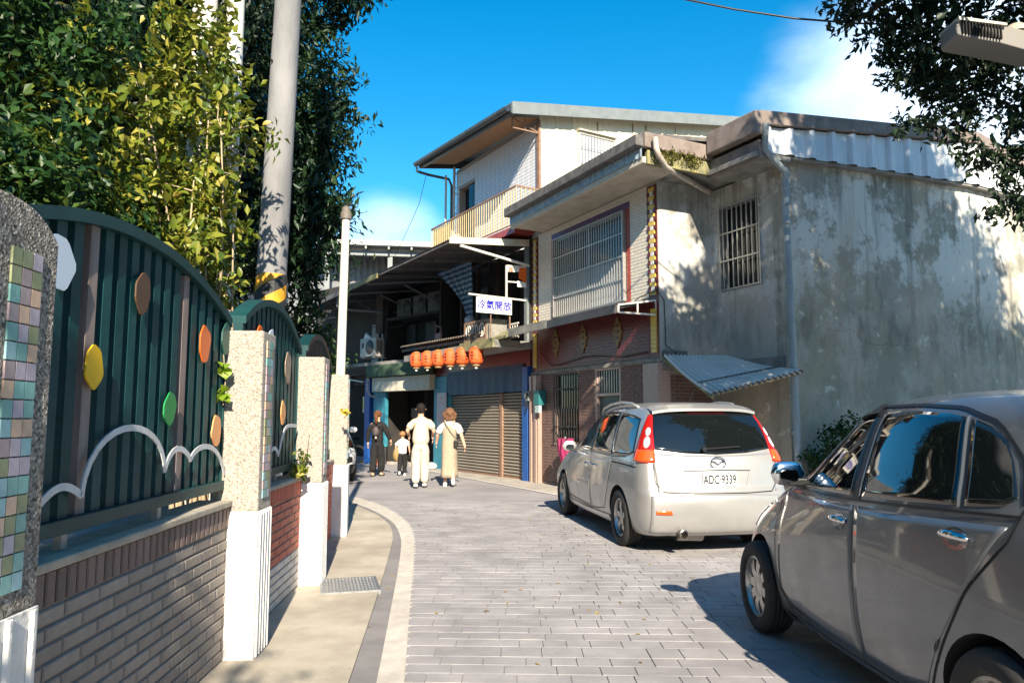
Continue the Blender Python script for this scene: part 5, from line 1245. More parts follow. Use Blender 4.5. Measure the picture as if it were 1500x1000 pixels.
# glass house, near side and far side
sideF = ([(.62, 1.045), (.30, 1.03), (.0, 1.02), (-.20, 1.015)], [(.56, 1.10), (.30, 1.29), (.02, 1.43), (-.16, 1.475)])
sideR = ([(-.27, 1.015), (-.60, 1.01), (-1.10, 1.0), (-1.12, 1.0)], [(-.22, 1.48), (-.55, 1.505), (-.95, 1.50), (-1.0, 1.495)])
sideQ = ([(-1.18, 1.0), (-1.40, 1.0), (-1.66, 1.01), (-1.80, 1.05)], [(-1.06, 1.49), (-1.25, 1.48), (-1.5, 1.455), (-1.68, 1.42)])
for md in ('L', 'R'):
    dF = cm.patch('door', [(.98, .36), (.80, .33), (.2, .31), (-.22, .31)], [(.74, .985), (.4, .975), (0, .965), (-.22, .955)], md, m_silver, .0025, 24, 14)
    dR = cm.patch('door', [(-.245, .31), (-.6, .31), (-.86, .40), (-.98, .66)], [(-.245, .955), (-.6, .95), (-.9, .945), (-1.13, .945)], md, m_silver, .0025, 24, 14)
    handle(cm, -.07, .84, md, dF, .16); handle(cm, -.42, .84, md, dR, .16)
    for nm, (b_, t_), m_ in (('side_window', sideF, m_cglass), ('side_window', sideR, m_cglass), ('quarter_window', sideQ, m_cglass)): cm.patch(nm, b_, t_, md, m_, .004, 20, 10)
    cm.line('door_seam', [(1.02, .98), (1.03, .6), (.97, .34), (-.24, .295), (-.85, .36)], md, m_seam)
    cm.line('door_seam', [(-.232, .30), (-.232, .98), (-.19, 1.49)], md, m_seam, .014)
    cm.line('door_seam', [(-.85, .37), (-.99, .62), (-1.14, .93), (-1.15, 1.0), (-1.03, 1.5)], md, m_seam, .010)
    cm.line('slide_rail', [(-1.16, .925), (-1.5, .918), (-1.94, .905)], md, m_seam, .016)
    cm.line('sill_moulding', [(.98, .27), (0, .255), (-1.0, .27)], md, m_silver, .05, .012)
    cm.line('window_trim', [(.62, 1.03), (.2, 1.01), (-.5, 1.0), (-1.2, .985), (-1.6, 1.0)], md, m_trimblk, .012, .006)
    mirror(cm, .68, 1.02, md, m_silver, 0)
    sx = -1 if md == 'L' else 1
    rp_ = [cm.hit(sx * .60, y_, 'T', h) for y_, h in ((.02, .0), (-.15, .045), (-.5, .062), (-.9, .062), (-1.25, .045), (-1.42, .0))]
    MB().tube(rp_, .017, 8).build('roof_rail', m_silver, MZ, smooth=180)
    # tall corner lamp cluster
    ang = 38 if md == 'L' else -38; sg = 1 if md == 'L' else -1
    a0 = .655
    def q(P): return [((a0 + sg * 0 + x) * 1. if md == 'L' else -(a0 + x), z) for x, z in P]
    lo_ = q([(-.165, .965), (-.06, .955), (.06, .955), (.115, .965)]); hi_ = q([(-.035, 1.455), (-.018, 1.46), (.0, 1.46), (.018, 1.45)])
    tl = cm.patch('tail_lamp', lo_, hi_, ang, m_redlens, .012, 16, 20, smooth=180)
    cm.patch('indicator', q([(-.152, .972), (-.05, .966), (.055, .966), (.105, .975)]), q([(-.12, 1.085), (-.03, 1.085), (.04, 1.085), (.086, 1.085)]), ang, m_orlens, .018, 12, 6, parent=tl)
    for (cx_, cz_, r_) in ((.004, 1.165, .060), (.002, 1.275, .046)):
        V = [cm.hit(*q([(cx_, cz_)])[0], ang, .021)]
        for rr_, of_ in ((r_ * .8, .020), (r_, .012)): V += [cm.hit(*q([(cx_ + rr_ * .62 * math.cos(a), cz_ + rr_ * math.sin(a))])[0], ang, of_) for a in np.linspace(0, 2 * math.pi, 18, False)]
        MB().add(V, [(0, 1 + k, 1 + (k + 1) % 18) for k in range(18)] + [(1 + k, 19 + k, 19 + (k + 1) % 18, 1 + (k + 1) % 18) for k in range(18)]).build('reversing_lamp', m_whlens, tl, smooth=180, fix=True)
# tailgate
tg = cm.patch('tailgate', [(-.66, .66), (-.3, .655), (.3, .655), (.66, .66)], [(-.70, 1.055), (-.3, 1.035), (.3, 1.035), (.70, 1.055)], 'B', m_silver, .003, 40, 16)
cm.line('tailgate_seam', [(-.70, 1.06), (-.68, .75), (-.60, .655), (-.3, .645), (.3, .645), (.60, .655), (.68, .75), (.70, 1.06)], 'B', m_seam, .009, .004, 90)
rw = cm.patch('rear_window', [(-.685, 1.10), (-.35, 1.055), (0, 1.04), (.35, 1.055), (.685, 1.10)], [(-.60, 1.47), (-.3, 1.495), (0, 1.50), (.3, 1.495), (.60, 1.47)], 'B', m_cglass, .005, 36, 16)
sp_ = MB(); 
def spoil(u, v):
    x = -.60 + 1.2 * u; y_ = -1.80 - .16 * v + .10 * (2 * u - 1) ** 2; return (x, y_, 1.578 - .045 * v - .035 * (2 * u - 1) ** 4)
sp_.grid(spoil, 30, 6); sp_.grid(lambda u, v: tuple(np.array(spoil(1 - u, v)) - (0, 0, .03)), 30, 6); sp_.grid(lambda u, v: tuple(np.array(spoil(u, 1.)) - (0, 0, .03 * v)), 30, 1)
so = sp_.build('spoiler', m_silver, MZ, smooth=50)
cm.line('brake_light', [(-.22, 1.482), (.22, 1.482)], 'B', M('dim_brake_lens', (.12, .006, .006), rough=.15), .020, .011)
cm.line('plate_recess_shading', [(-.36, .885), (-.30, .70), (.30, .70), (.36, .885)], 'B', M('recess_shading', (.22, .215, .21), rough=.8), .007, .005)  # grey line painted for the soft shading of the plate recess
cm.line('plate_lip', [(-.37, .887), (0, .893), (.37, .887)], 'B', m_silver, .02, .016); cm.line('lip_shadow', [(-.365, .874), (0, .880), (.365, .874)], 'B', m_seam, .007, .010)
pc = cm.hit(0, .795, 'B', .0)
lp = MB().box(-.19, .19, pc.y - .024, pc.y - .012, .715, .868).build('licence_plate', m_plate, tg, bevel=.004)
text('plate_characters', 'ADC·9339', m_plink, lp, (0, pc.y - .0255, .783), .130, (R(90), 0, 0), .0012, .64, .0028)
for x in (-.10, .10): MB().lathe([(.001, -.004), (.008, -.002), (.008, .002)], (x, pc.y - .024, .853), 10, 'y').build('plate_bolt', m_plink, lp)
# winged oval badge
bc = cm.hit(0, .955, 'B', .0); bg_ = MB(); th = np.linspace(0, 2 * math.pi, 29)
bg_.tube([(.082 * math.cos(a), bc.y - .018, .955 + .062 * math.sin(a)) for a in th], .008, 6, False)
bg_.tube([(-.074, bc.y - .02, .972), (-.045, bc.y - .02, .972), (-.018, bc.y - .02, .955), (0, bc.y - .02, .940), (.018, bc.y - .02, .955), (.045, bc.y - .02, .972), (.074, bc.y - .02, .972)], .007, 6)
bg_.build('badge', m_chrome, tg, smooth=60)
for k, (x, w__) in enumerate(((-.60, .03), (-.555, .03), (-.51, .03), (-.46, .03), (-.415, .03), (-.365, .035))):
    p = cm.hit(x, .872, 'B', .006); MB().box(x - w__ / 2 + .004, x + w__ / 2 - .008, p.y - .001, p.y + .004, .864 + .004 * (k % 2), .880).build('model_letter', m_silver, tg)
wp = MB().bar((-.14, -2.13, 1.10), (.28, -2.115, 1.125), .014).lathe([(.025, 0), (.025, .03), (.015, .04)], (-.14, -2.17, 1.10), 12, 'y'); wp.build('wiper', m_trimblk, MZ)
bp_ = cm.patch('rear_bumper', [(-.74, .24), (-.3, .23), (.3, .23), (.74, .24)], [(-.74, .62), (-.3, .635), (.3, .635), (.74, .62)], 'B', m_silver, .010, 40, 14)
for sx in (-1, 1):
    cm.patch('reflector', [(sx * .53, .435), (sx * .62, .435), (sx * .70, .44)], [(sx * .54, .475), (sx * .62, .48), (sx * .70, .475)], 'B', m_orlens, .020, 10, 3)
MB().lathe([(.045, 0), (.05, -.02), (.05, -.14), (.04, -.145), (.038, -.02)], (-.42, -2.10, .235), 18, 'y', cap=False).build('exhaust_pipe', m_exh, MZ, smooth=50)
MB().lathe([(.02, .0), (.11, .02), (.12, .3), (.02, .34)], (-.42, -1.95, .24), 16, 'x').build('silencer', m_exh, MZ, smooth=50)
MB().box(-.7, .7, -2.0, 1.9, .17, .24).build('underbody', m_well, MZ)
MB().tube([(.0, -1.45, 1.60), (.02, -1.62, 1.80)], [.008, .003], 6).build('aerial', m_trimblk, MZ)
ws = cm.patch('windscreen', [(-.66, 1.05), (-.3, 1.03), (.3, 1.03), (.66, 1.05)], [(-.56, 1.45), (-.3, 1.50), (.3, 1.50), (.56, 1.45)], 'F', m_cglass, .005, 24, 12)
for sx in (-1, 1): cm.patch('headlight', [(sx * .45, .66), (sx * .6, .66), (sx * .74, .68)], [(sx * .45, .78), (sx * .6, .82), (sx * .72, .86)], 'F', m_whlens, .006, 12, 6)
cm.line('grille', [(-.35, .66), (.35, .66)], 'F', m_trimblk, .12, .006)

# ---------------------------------------------------------------- grey hatchback
GH = thing('hatchback', 'dark grey hatchback with chrome door handles and eight-spoke wheels, nearest car', 'car', (2.50, 3.97, 0), 2.0)
GH.scale = (1, 1, 1.018)
m_grey = paint('grey_paint', (.150, .163, .182), (.122, .133, .148), .5, .26)
rowsG = [(.19, 1.60, -1.62, .76, .12, .30, .06, .28, .06, .05),
         (.25, 1.74, -1.72, .80, .14, .34, .07, .28, .06, .05),
         (.38, 1.83, -1.78, .832, .17, .38, .09, .28, .07, .05),
         (.52, 1.86, -1.80, .845, .19, .42, .10, .28, .08, .05),
         (.64, 1.84, -1.79, .848, .21, .46, .10, .27, .09, .05),
         (.75, 1.78, -1.76, .847, .24, .50, .09, .26, .10, .05),
         (.86, 1.60, -1.745, .843, .27, .50, .09, .25, .11, .055),
         (.95, 1.38, -1.735, .836, .28, .46, .09, .24, .11, .06),
         (1.02, 1.14, -1.72, .822, .28, .42, .09, .24, .11, .07),
         (1.09, .96, -1.69, .800, .26, .40, .09, .24, .10, .08),
         (1.19, .80, -1.62, .758, .24, .38, .08, .24, .09, .09),
         (1.30, .62, -1.53, .712, .22, .36, .08, .24, .08, .09),
         (1.40, .44, -1.43, .662, .20, .34, .08, .24, .07, .08),
         (1.465, .26, -1.34, .600, .18, .32, .10, .26, .06, .07),
         (1.50, .06, -1.20, .51, .16, .30, .12, .26, .05, .05),
         (1.518, -.12, -1.02, .37, .12, .26, .12, .26, .04, .04),
         (1.527, -.45, -.8, .18, .08, .2, .06, .15, .02, .02)]
WRG = .292; AF, AR = 1.19, -1.19
cg = Car(rowsG, 84, GH, m_grey, (AF, AR), WRG, .332, .32)
for sx in (-1, 1):
    for ya in (AF, AR): wheel(GH, sx * .735, ya, WRG, .19, sx, 8, .15)
wF = ([(.70, 1.0), (.45, 1.0), (.1, 1.008), (-.17, 1.018)], [(.66, 1.06), (.47, 1.23), (.25, 1.37), (-.09, 1.415)])
wR = ([(-.27, 1.024), (-.55, 1.036), (-.9, 1.055), (-.975, 1.06)], [(-.195, 1.415), (-.45, 1.43), (-.75, 1.415), (-.85, 1.40)])
wQ = ([(-1.02, 1.062), (-1.1, 1.068), (-1.2, 1.08), (-1.25, 1.11)], [(-.895, 1.395), (-1.0, 1.365), (-1.09, 1.32), (-1.16, 1.24)])
for md in ('L', 'R'):
    dF = cg.patch('door', [(.80, .36), (.66, .28), (.2, .255), (-.20, .255)], [(.83, .95), (.5, .955), (.1, .965), (-.20, .975)], md, m_grey, .0025, 26, 16)
    dR = cg.patch('door', [(-.225, .255), (-.55, .255), (-.74, .30), (-.87, .52)], [(-.225, .975), (-.55, .985), (-.9, 1.0), (-1.25, 1.015)], md, m_grey, .0025, 26, 16)
    handle(cg, -.06, .885, md, dF, .17); handle(cg, -1.0, .945, md, dR, .17)
    for b_, t_ in (wF, wR): cg.patch('side_window', b_, t_, md, m_cglass, .004, 22, 12)
    cg.patch('quarter_window', *wQ, md, m_cglass, .004, 12, 10)
    cg.line('window_divider', [(-.998, 1.055), (-.872, 1.40)], md, m_silver, .016, .010)
    cg.line('pillar_strip', [(-.255, 1.022), (-.185, 1.41)], md, m_silver, .014, .010)
    cg.line('door_pillar', [(-.218, 1.0), (-.150, 1.41)], md, m_trimblk, .075, .003)
    cg.line('window_trim', [(.74, .985), (.3, .988), (-.2, 1.0), (-.8, 1.03), (-1.30, 1.052)], md, m_trimblk, .011, .006)
    cg.line('rain_visor', [(.71, 1.07), (.49, 1.262), (.25, 1.40), (-.10, 1.44)], md, m_trimblk, .045, .016)
    cg.line('window_trim', [(.77, 1.02), (.50, 1.285), (.22, 1.43), (-.1, 1.455), (-.5, 1.455), (-.8, 1.44), (-1.03, 1.38), (-1.21, 1.24), (-1.29, 1.09)], md, m_trimblk, .014, .004)
    cg.line('door_seam', [(.88, .90), (.90, .7), (.85, .42), (.68, .262), (.2, .236), (-.5, .236), (-.76, .285), (-.90, .52), (-1.06, .76), (-1.27, .97), (-1.31, 1.12), (-1.22, 1.32)], md, m_seam, .008, .0035, 80)
    cg.line('door_seam', [(-.212, .24), (-.212, .92)], md, m_seam, .008, .0035)
    cg.line('sill_moulding', [(.80, .215), (0, .205), (-.78, .215)], md, m_grey, .045, .012)
    mirror(cg, .60, 1.05, md, m_chrome, 0)
    P = cg.hit(1.0, .86, md, .004); MB().lathe([(.001, -.012), (.016, -.008), (.020, .0)], (P.x, P.y, P.z), 12, 'x').build('side_repeater', m_whlens, GH)
    cg.line('fuel_flap', [(-1.44 + .075 * math.cos(a), .80 + .075 * math.sin(a)) for a in np.linspace(0, 2 * math.pi, 24)], md, m_seam, .006, .003) if md == 'L' else None
    sx = -1 if md == 'L' else 1
    cg.patch('headlight', [(sx * .40, .60), (sx * .55, .61), (sx * .72, .66)], [(sx * .42, .70), (sx * .56, .76), (sx * .70, .83)], 'F', m_whlens, .006, 12, 8)
    cg.patch('tail_lamp', [(sx * .56, .75), (sx * .66, .75), (sx * .74, .77)], [(sx * .56, 1.0), (sx * .64, 1.04), (sx * .70, 1.06)], 'B', m_redlens, .006, 10, 10)
cg.patch('windscreen', [(-.66, 1.0), (-.3, .98), (.3, .98), (.66, 1.0)], [(-.52, 1.38), (-.3, 1.43), (.3, 1.43), (.52, 1.38)], 'F', m_cglass, .005, 24, 12)
cg.patch('rear_window', [(-.58, 1.06), (-.3, 1.04), (.3, 1.04), (.58, 1.06)], [(-.50, 1.36), (-.3, 1.39), (.3, 1.39), (.50, 1.36)], 'B', m_cglass, .005, 24, 10)
cg.line('bonnet_seam', [(-.70, 1.12), (-.66, 1.3), (-.55, 1.55)], 'T', m_seam, .008, .003); cg.line('bonnet_seam', [(.70, 1.12), (.66, 1.3), (.55, 1.55)], 'T', m_seam, .008, .003)
cg.line('grille', [(-.32, .56), (.32, .56)], 'F', m_trimblk, .10, .006)
MB().box(-.66, .66, -1.5, 1.5, .16, .23).build('underbody', m_well, GH)

# ---------------------------------------------------------------- white car peeping out behind the last pillar
WC_ = thing('white_car', 'white car with dark bumper, only its nose showing behind the last pillar', 'car', (-4.90, 18.2, 0), 200)
m_whitep = paint('white_paint', (.74, .75, .77), None, .0, .25)
rowsW = [(z * 1.10 if z > .3 else z, yf, yr, W_, *r_) for (z, yf, yr, W_, *r_) in rowsM]
cw = Car([tuple(r_) for r_ in rowsW], 60, WC_, m_whitep, (1.36, -1.39), .34, .385)
for sx in (-1, 1):
    for ya in (1.36, -1.39): wheel(WC_, sx * .75, ya, .34, .21, sx, 5, .2)
    cw.patch('headlight', [(sx * .15, .76), (sx * .32, .76), (sx * .50, .80)], [(sx * .17, .93), (sx * .33, .96), (sx * .50, .97)], 180 + 30 * sx, m_cglass, .008, 12, 6)
    cw.patch('fog_lamp', [(sx * .50, .45), (sx * .6, .45), (sx * .70, .47)], [(sx * .5, .58), (sx * .6, .60), (sx * .70, .58)], 'F', m_trimblk, .008, 10, 6)
cw.patch('windscreen', [(-.66, 1.17), (-.3, 1.14), (.3, 1.14), (.66, 1.17)], [(-.56, 1.58), (-.3, 1.64), (.3, 1.64), (.56, 1.58)], 'F', m_cglass, .005, 24, 12)
cw.patch('lower_bumper', [(-.80, .22), (-.4, .21), (.4, .21), (.80, .22)], [(-.80, .42), (-.4, .40), (.4, .40), (.80, .42)], 'F', m_trimblk, .008, 36, 6)
cw.line('grille', [(-.36, .70), (.36, .70)], 'F', m_trimblk, .16, .006)
for md in ('L', 'R'):
    cw.patch('side_window', [(.62, 1.16), (.0, 1.13), (-.20, 1.13)], [(.56, 1.21), (.02, 1.56), (-.16, 1.62)], md, m_cglass, .004, 16, 8)
    cw.patch('side_window', [(-.27, 1.13), (-.60, 1.12), (-1.6, 1.13)], [(-.22, 1.62), (-.55, 1.64), (-1.45, 1.58)], md, m_cglass, .004, 16, 8)
    mirror(cw, .72, 1.14, md, m_whitep, 0)
# ================================================================ POLES, LAMP, CABLES
m_poleconc = M('pole_concrete', (.15, .15, .155), (.27, .268, .268), 4, .9, bump=.4, bscale=60, stretch=(1, 1, .3), lo=.3, hi=.7)
m_polewhite = M('pole_white', (.72, .68, .60), (.62, .58, .50), 6, .6)
m_yel = M('hazard_yellow', (.74, .36, .02), (.62, .28, .02), 9, .55); m_blk = M('hazard_black', (.016, .016, .017), (.04, .04, .04), 9, .55)
up = thing('utility_pole', 'tall grey concrete utility pole with yellow and black hazard stripes', 'utility pole', (-2.455, 7.2, 0))
top = Vector((.235, 0, 9.2))
MB().tube([(0, 0, 0), tuple(top * .25), tuple(top * .5), tuple(top)], [.160, .147, .136, .118], 24).build('shaft', m_poleconc, up, smooth=60)
mb = MB(); n = 24; rows = 34
for j in range(rows + 1):
    for k in range(n + 1):
        a = 2 * math.pi * k / n; z = 1.25 + 1.58 * j / rows; zz = z
        c = top * (zz / 9.2); r_ = .1605 - .012 * (zz / 2.3) + .0035
        mb.v.append((c.x + r_ * math.cos(a), r_ * math.sin(a), zz))
for j in range(rows):
    for k in range(n):
        ph = ((j + .5) / rows * 1.58 - .44 * (k + .5) / n * 1.0) % .44
        mb.f.append((j * (n + 1) + k, j * (n + 1) + k + 1, (j + 1) * (n + 1) + k + 1, (j + 1) * (n + 1) + k)); mb.m.append(0 if ph < .22 else 1)
# slide each ring so that the band edges run as clean spirals
mb2 = MB(); rows2 = 9
for k in range(n):
    for b in range(-3, 8):
        for half in (0, 1):
            mb2.cur = half; q = []
            for (kk, e) in ((k, 0), (k + 1, 0), (k + 1, 1), (k, 1)):
                a = 2 * math.pi * kk / n; z = 1.25 + b * .27 + (half + e) * .135 + .54 * kk / n; z = min(max(z, 1.25), 2.83)
                c = top * (z / 9.2); r_ = .1605 - .012 * (z / 2.3) + .0035; q.append((c.x + r_ * math.cos(a), r_ * math.sin(a), z))
            if abs(q[0][2] - q[3][2]) > 1e-4 or abs(q[1][2] - q[2][2]) > 1e-4: mb2.add(q, [(0, 1, 2, 3)])
mb2.build('hazard_band', [m_yel, m_blk], up)
for z, a in ((4.1, 200), (5.0, 230), (5.3, 215), (3.4, 240)):
    c = top * (z / 9.2); r_ = .15; MB().lathe([(.001, .012), (.012, .01), (.012, -.02)], (c.x + .14 * math.cos(R(a)), .14 * math.sin(R(a)), z), 8, 'y').build('bolt_hole', m_well, up)
wp_ = thing('white_pole', 'slim white street pole with a dark cap rising behind the last pillar', 'pole', (-2.30, 9.75, 0))
MB().tube([(0, 0, 0), (.03, 0, 2), (.055, 0, 4.1)], [.066, .060, .052], 16).build('shaft', m_polewhite, wp_, smooth=60)
MB().lathe([(.052, 4.09), (.075, 4.10), (.078, 4.18), (.06, 4.20), (.062, 4.25), (.03, 4.28)], (.055, 0, 0), 16).build('cap', M('pole_cap', (.16, .14, .12), rough=.6), wp_, smooth=40)
MB().tube([(.03, -.02, 4.27), (.10, .0, 4.31), (.13, .02, 4.29)], [.02, .022, .012], 8).build('cap_clip', m_well, wp_)
for px, py, lab, r_ in ((-2.79, 6.35, 'thick pale pipe post half hidden by the sunlit bush', .105), (-2.57, 6.5, 'thinner pale pipe post beside the thick one behind the bush', .078)):
    o = thing('pipe_post', lab, 'post', (px, py, 0), 0, 'pale posts behind the bush'); MB().tube([(0, 0, 0), (.0, 0, 7.4)], r_, 16).build('shaft', m_polewhite, o, smooth=60)
sl_ = thing('street_lamp', 'grey street lamp head with a ribbed flank poking in among the dark leaves', 'street lamp', (3.98, 6.4, 4.90), 0)
mb = MB(); ax = Vector((.70, .02, -.115)); 
def sec(t, w0, h0, dz): c = ax * t; return [(c.x, c.y - w0, c.z - h0 + dz), (c.x, c.y + w0, c.z - h0 + dz), (c.x, c.y + w0 * .9, c.z + h0 + dz), (c.x, c.y - w0 * .9, c.z + h0 + dz)]
S = [sec(0, .13, .062, 0), sec(.04, .15, .085, 0), sec(.55, .15, .09, 0), sec(1.05, .13, .105, -.01), sec(2.6, .07, .06, .1)]
V = [p for s_ in S for p in s_]; F = [(0, 1, 2, 3), (16, 19, 18, 17)] + [(4 * i + a, 4 * i + 4 + a, 4 * i + 4 + (a + 1) % 4, 4 * i + (a + 1) % 4) for i in range(4) for a in range(4)]
mb.add(V, F).build('housing', M('lamp_grey', (.20, .19, .175), rough=.6), sl_, bevel=.01, fix=True)
mb = MB(); mb.add([(0.005, -.165, .055), (.43, -.165, -.0), (.43, .15, -.0), (.005, .15, .055), (0.005, -.165, .085), (.43, -.165, .022), (.43, .15, .022), (.005, .15, .085)], [(0, 3, 2, 1), (4, 5, 6, 7), (0, 1, 5, 4), (1, 2, 6, 5), (2, 3, 7, 6), (3, 0, 4, 7)]); mb.build('top_plate', M('lamp_top', (.50, .46, .38), rough=.6), sl_)
mb = MB()
for k in range(13): mb.box(.03 + k * .028, .042 + k * .028, -.168, -.150, -.075 - k * .0045, .05 - k * .0045)
mb.build('ribs', m_well, sl_)
mb = MB(); mb.lathe([(.001, .10), (.06, .09), (.11, .05), (.125, 0)], (.62, 0, .0), 16); mb.build('driver_cover', M('lamp_cover', (.42, .38, .30), rough=.6), sl_, smooth=60)
MB().tube([(1.8, .05, -.15), (2.8, .1, -.05), (3.1, .1, -.4), (3.12, .1, -4.9)], [.035, .04, .05, .07], 12).build('arm', m_polewhite, sl_, smooth=60)
oc = thing('overhead_cable', 'thin dark overhead cable crossing the blue sky towards the leaves', 'cable', (0, 0, 0))
P = [(-6, 12.0, 9.6)] + [(2.11 + 2.9 * t - 0, 9 - .4 * t, 6.82 - .60 * t - .10 * math.sin(math.pi * t)) for t in (0, .25, .5, .75, 1)] + [(9, 7, 6.4)]
MB().tube(P, .012, 6).build('strand', m_trimblk, oc, smooth=180)
MB().tube([(4.1, 8.7, 6.38), (4.35, 8.62, 6.36), (5.0, 8.3, 5.9)], .012, 6).build('strand', m_trimblk, oc, smooth=180)
MB().tube([(4.22, 8.66, 6.37), (4.42, 8.6, 6.33)], .03, 8).build('splice', m_trimblk, oc, smooth=180)

# ================================================================ VEGETATION
m_bark = M('bark', (.06, .05, .038), (.11, .09, .07), 8, .95, bump=.6, bscale=25, stretch=(1, 1, .3))
m_twig = M('pale_twig', (.36, .27, .17), (.46, .36, .24), 9, .85)
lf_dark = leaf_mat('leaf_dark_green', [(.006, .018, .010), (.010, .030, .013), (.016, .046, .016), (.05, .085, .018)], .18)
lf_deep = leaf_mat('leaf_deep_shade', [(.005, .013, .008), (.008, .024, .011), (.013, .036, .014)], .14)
lf_bush = leaf_mat('leaf_yellow_green', [(.028, .060, .012), (.085, .135, .016), (.24, .255, .028), (.44, .38, .09)], .30, .35, 1.8)
lf_hedge = leaf_mat('leaf_mid_green', [(.008, .028, .010), (.016, .052, .014), (.032, .082, .018), (.10, .14, .022)], .25)
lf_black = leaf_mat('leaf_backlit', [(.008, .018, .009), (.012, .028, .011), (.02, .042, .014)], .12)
def tree(name, label, loc, trunk, limbs, blobs, per, spread, L_, W_, mat, seed, r0=.16, **k):
    t = thing(name, label, 'tree', loc, 0, None)
    MB().tube(trunk, [r0 * (1 - .55 * i / (len(trunk) - 1)) for i in range(len(trunk))], 12).build('trunk', m_bark, t, smooth=180)
    for l in limbs: MB().tube(l, [r0 * .42 * (1 - .75 * i / (len(l) - 1)) for i in range(len(l))], 8).build('branch', m_bark, t, smooth=180)
    crown('crown', t, blobs, per, spread, L_, W_, mat, np.random.default_rng(seed), **k); return t
# tall street-side tree over the fence
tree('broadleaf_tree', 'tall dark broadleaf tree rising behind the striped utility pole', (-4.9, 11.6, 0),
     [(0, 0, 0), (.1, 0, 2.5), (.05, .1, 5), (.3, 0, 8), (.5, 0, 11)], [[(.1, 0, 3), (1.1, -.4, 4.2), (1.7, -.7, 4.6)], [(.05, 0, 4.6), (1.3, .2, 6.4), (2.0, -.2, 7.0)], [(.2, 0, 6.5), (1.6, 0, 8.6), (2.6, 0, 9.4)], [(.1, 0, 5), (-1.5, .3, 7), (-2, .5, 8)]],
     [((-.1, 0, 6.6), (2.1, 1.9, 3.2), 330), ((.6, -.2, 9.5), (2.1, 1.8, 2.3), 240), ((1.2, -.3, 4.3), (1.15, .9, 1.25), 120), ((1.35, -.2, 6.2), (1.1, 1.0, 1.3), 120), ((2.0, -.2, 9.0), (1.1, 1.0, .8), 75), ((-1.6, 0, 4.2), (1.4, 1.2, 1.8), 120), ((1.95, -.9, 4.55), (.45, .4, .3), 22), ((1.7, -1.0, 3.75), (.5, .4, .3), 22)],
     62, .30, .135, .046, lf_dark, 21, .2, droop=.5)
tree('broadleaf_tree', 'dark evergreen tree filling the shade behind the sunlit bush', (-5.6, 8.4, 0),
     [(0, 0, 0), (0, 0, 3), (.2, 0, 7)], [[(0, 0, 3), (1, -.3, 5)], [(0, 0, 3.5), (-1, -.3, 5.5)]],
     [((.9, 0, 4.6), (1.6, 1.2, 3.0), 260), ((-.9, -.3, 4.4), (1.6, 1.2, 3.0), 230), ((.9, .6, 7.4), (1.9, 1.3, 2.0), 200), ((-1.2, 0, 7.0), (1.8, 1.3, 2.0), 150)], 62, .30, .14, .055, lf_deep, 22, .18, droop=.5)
tree('broadleaf_tree', 'nearest dark tree with slim stems over the first fence panel', (-3.75, 4.6, 0),
     [(0, 0, 0), (0, .05, 2), (.1, 0, 5.5)], [[(-.5, -.4, 0), (-.45, -.4, 3), (-.35, -.4, 6)], [(.1, .4, 0), (.2, .4, 2.5), (.1, .5, 5)]],
     [((-.2, .2, 3.0), (1.2, 1.3, 1.5), 170), ((-.6, -.5, 4.3), (1.0, 1.1, 1.2), 105), ((.6, -.3, 2.5), (.75, .9, .75), 85), ((.3, .6, 4.4), (.8, .8, .9), 60)], 62, .24, .078, .040, lf_hedge, 23, .07, droop=.45)
# sunlit bush: 300 big leaves of its own, the rest as one mass
bu = thing('sunlit_bush', 'bright yellow-green bush with pale twigs lit by the sun above the fence', 'bush', (-2.42, 5.75, 0), 0)
rb = np.random.default_rng(31); stems = []
for k in range(13):
    a = rb.uniform(1.2, 2 * math.pi - .6); r_ = rb.uniform(.2, .72); z1 = rb.uniform(2.6, 4.3)
    p0 = np.array((rb.uniform(-.2, .2), rb.uniform(-.2, .2), 0)); p3 = np.array((r_ * math.cos(a) * .85, r_ * math.sin(a) * .9, z1)); 
    pts = [p0 + (p3 - p0) * np.array((t ** 1.6, t ** 1.6, t)) + np.array((.05 * math.sin(5 * t + k), .05 * math.cos(4 * t + k), 0)) for t in np.linspace(0, 1, 8)]
    stems.append(pts); MB().tube(pts, list(np.linspace(.022, .005, 8)), 6).build('stem', m_twig, bu, smooth=180)
tips = []
for pts in stems:
    for k in range(9):
        t = rb.uniform(.45, 1.0); i = min(int(t * 7), 6); p = pts[i] + (pts[i + 1] - pts[i]) * (t * 7 - i); d = unit(np.array((rb.normal(), rb.normal(), rb.uniform(.1, .9)))); l = rb.uniform(.15, .36)
        q = p + d * l; tips.append((p, q))
for p, q in tips: MB().tube([p, (p + q) / 2 + rb.normal(size=3) * .015, q], [.007, .005, .002], 5, False).build('twig', m_twig, bu)
bl = MB(); Lb = .098
prof = [(0, 0, 0), (.018, .22, .006), (.026, .5, .006), (.016, .8, -.004), (0, 1, -.014)]
V = []; F = []
for w_, t, z in prof: V += [(-w_, t * Lb, z + .006 * (w_ > 0)), (0, t * Lb, z - .003), (w_, t * Lb, z + .006 * (w_ > 0))]
for j in range(4): F += [(3 * j, 3 * j + 1, 3 * j + 4, 3 * j + 3), (3 * j + 1, 3 * j + 2, 3 * j + 5, 3 * j + 4)]
cols_ = [((.12, .17, .016), (.19, .22, .022)), ((.24, .25, .026), (.33, .31, .04)), ((.05, .10, .016), (.09, .14, .02)), ((.42, .33, .06), (.46, .33, .09))]
leafmats = []
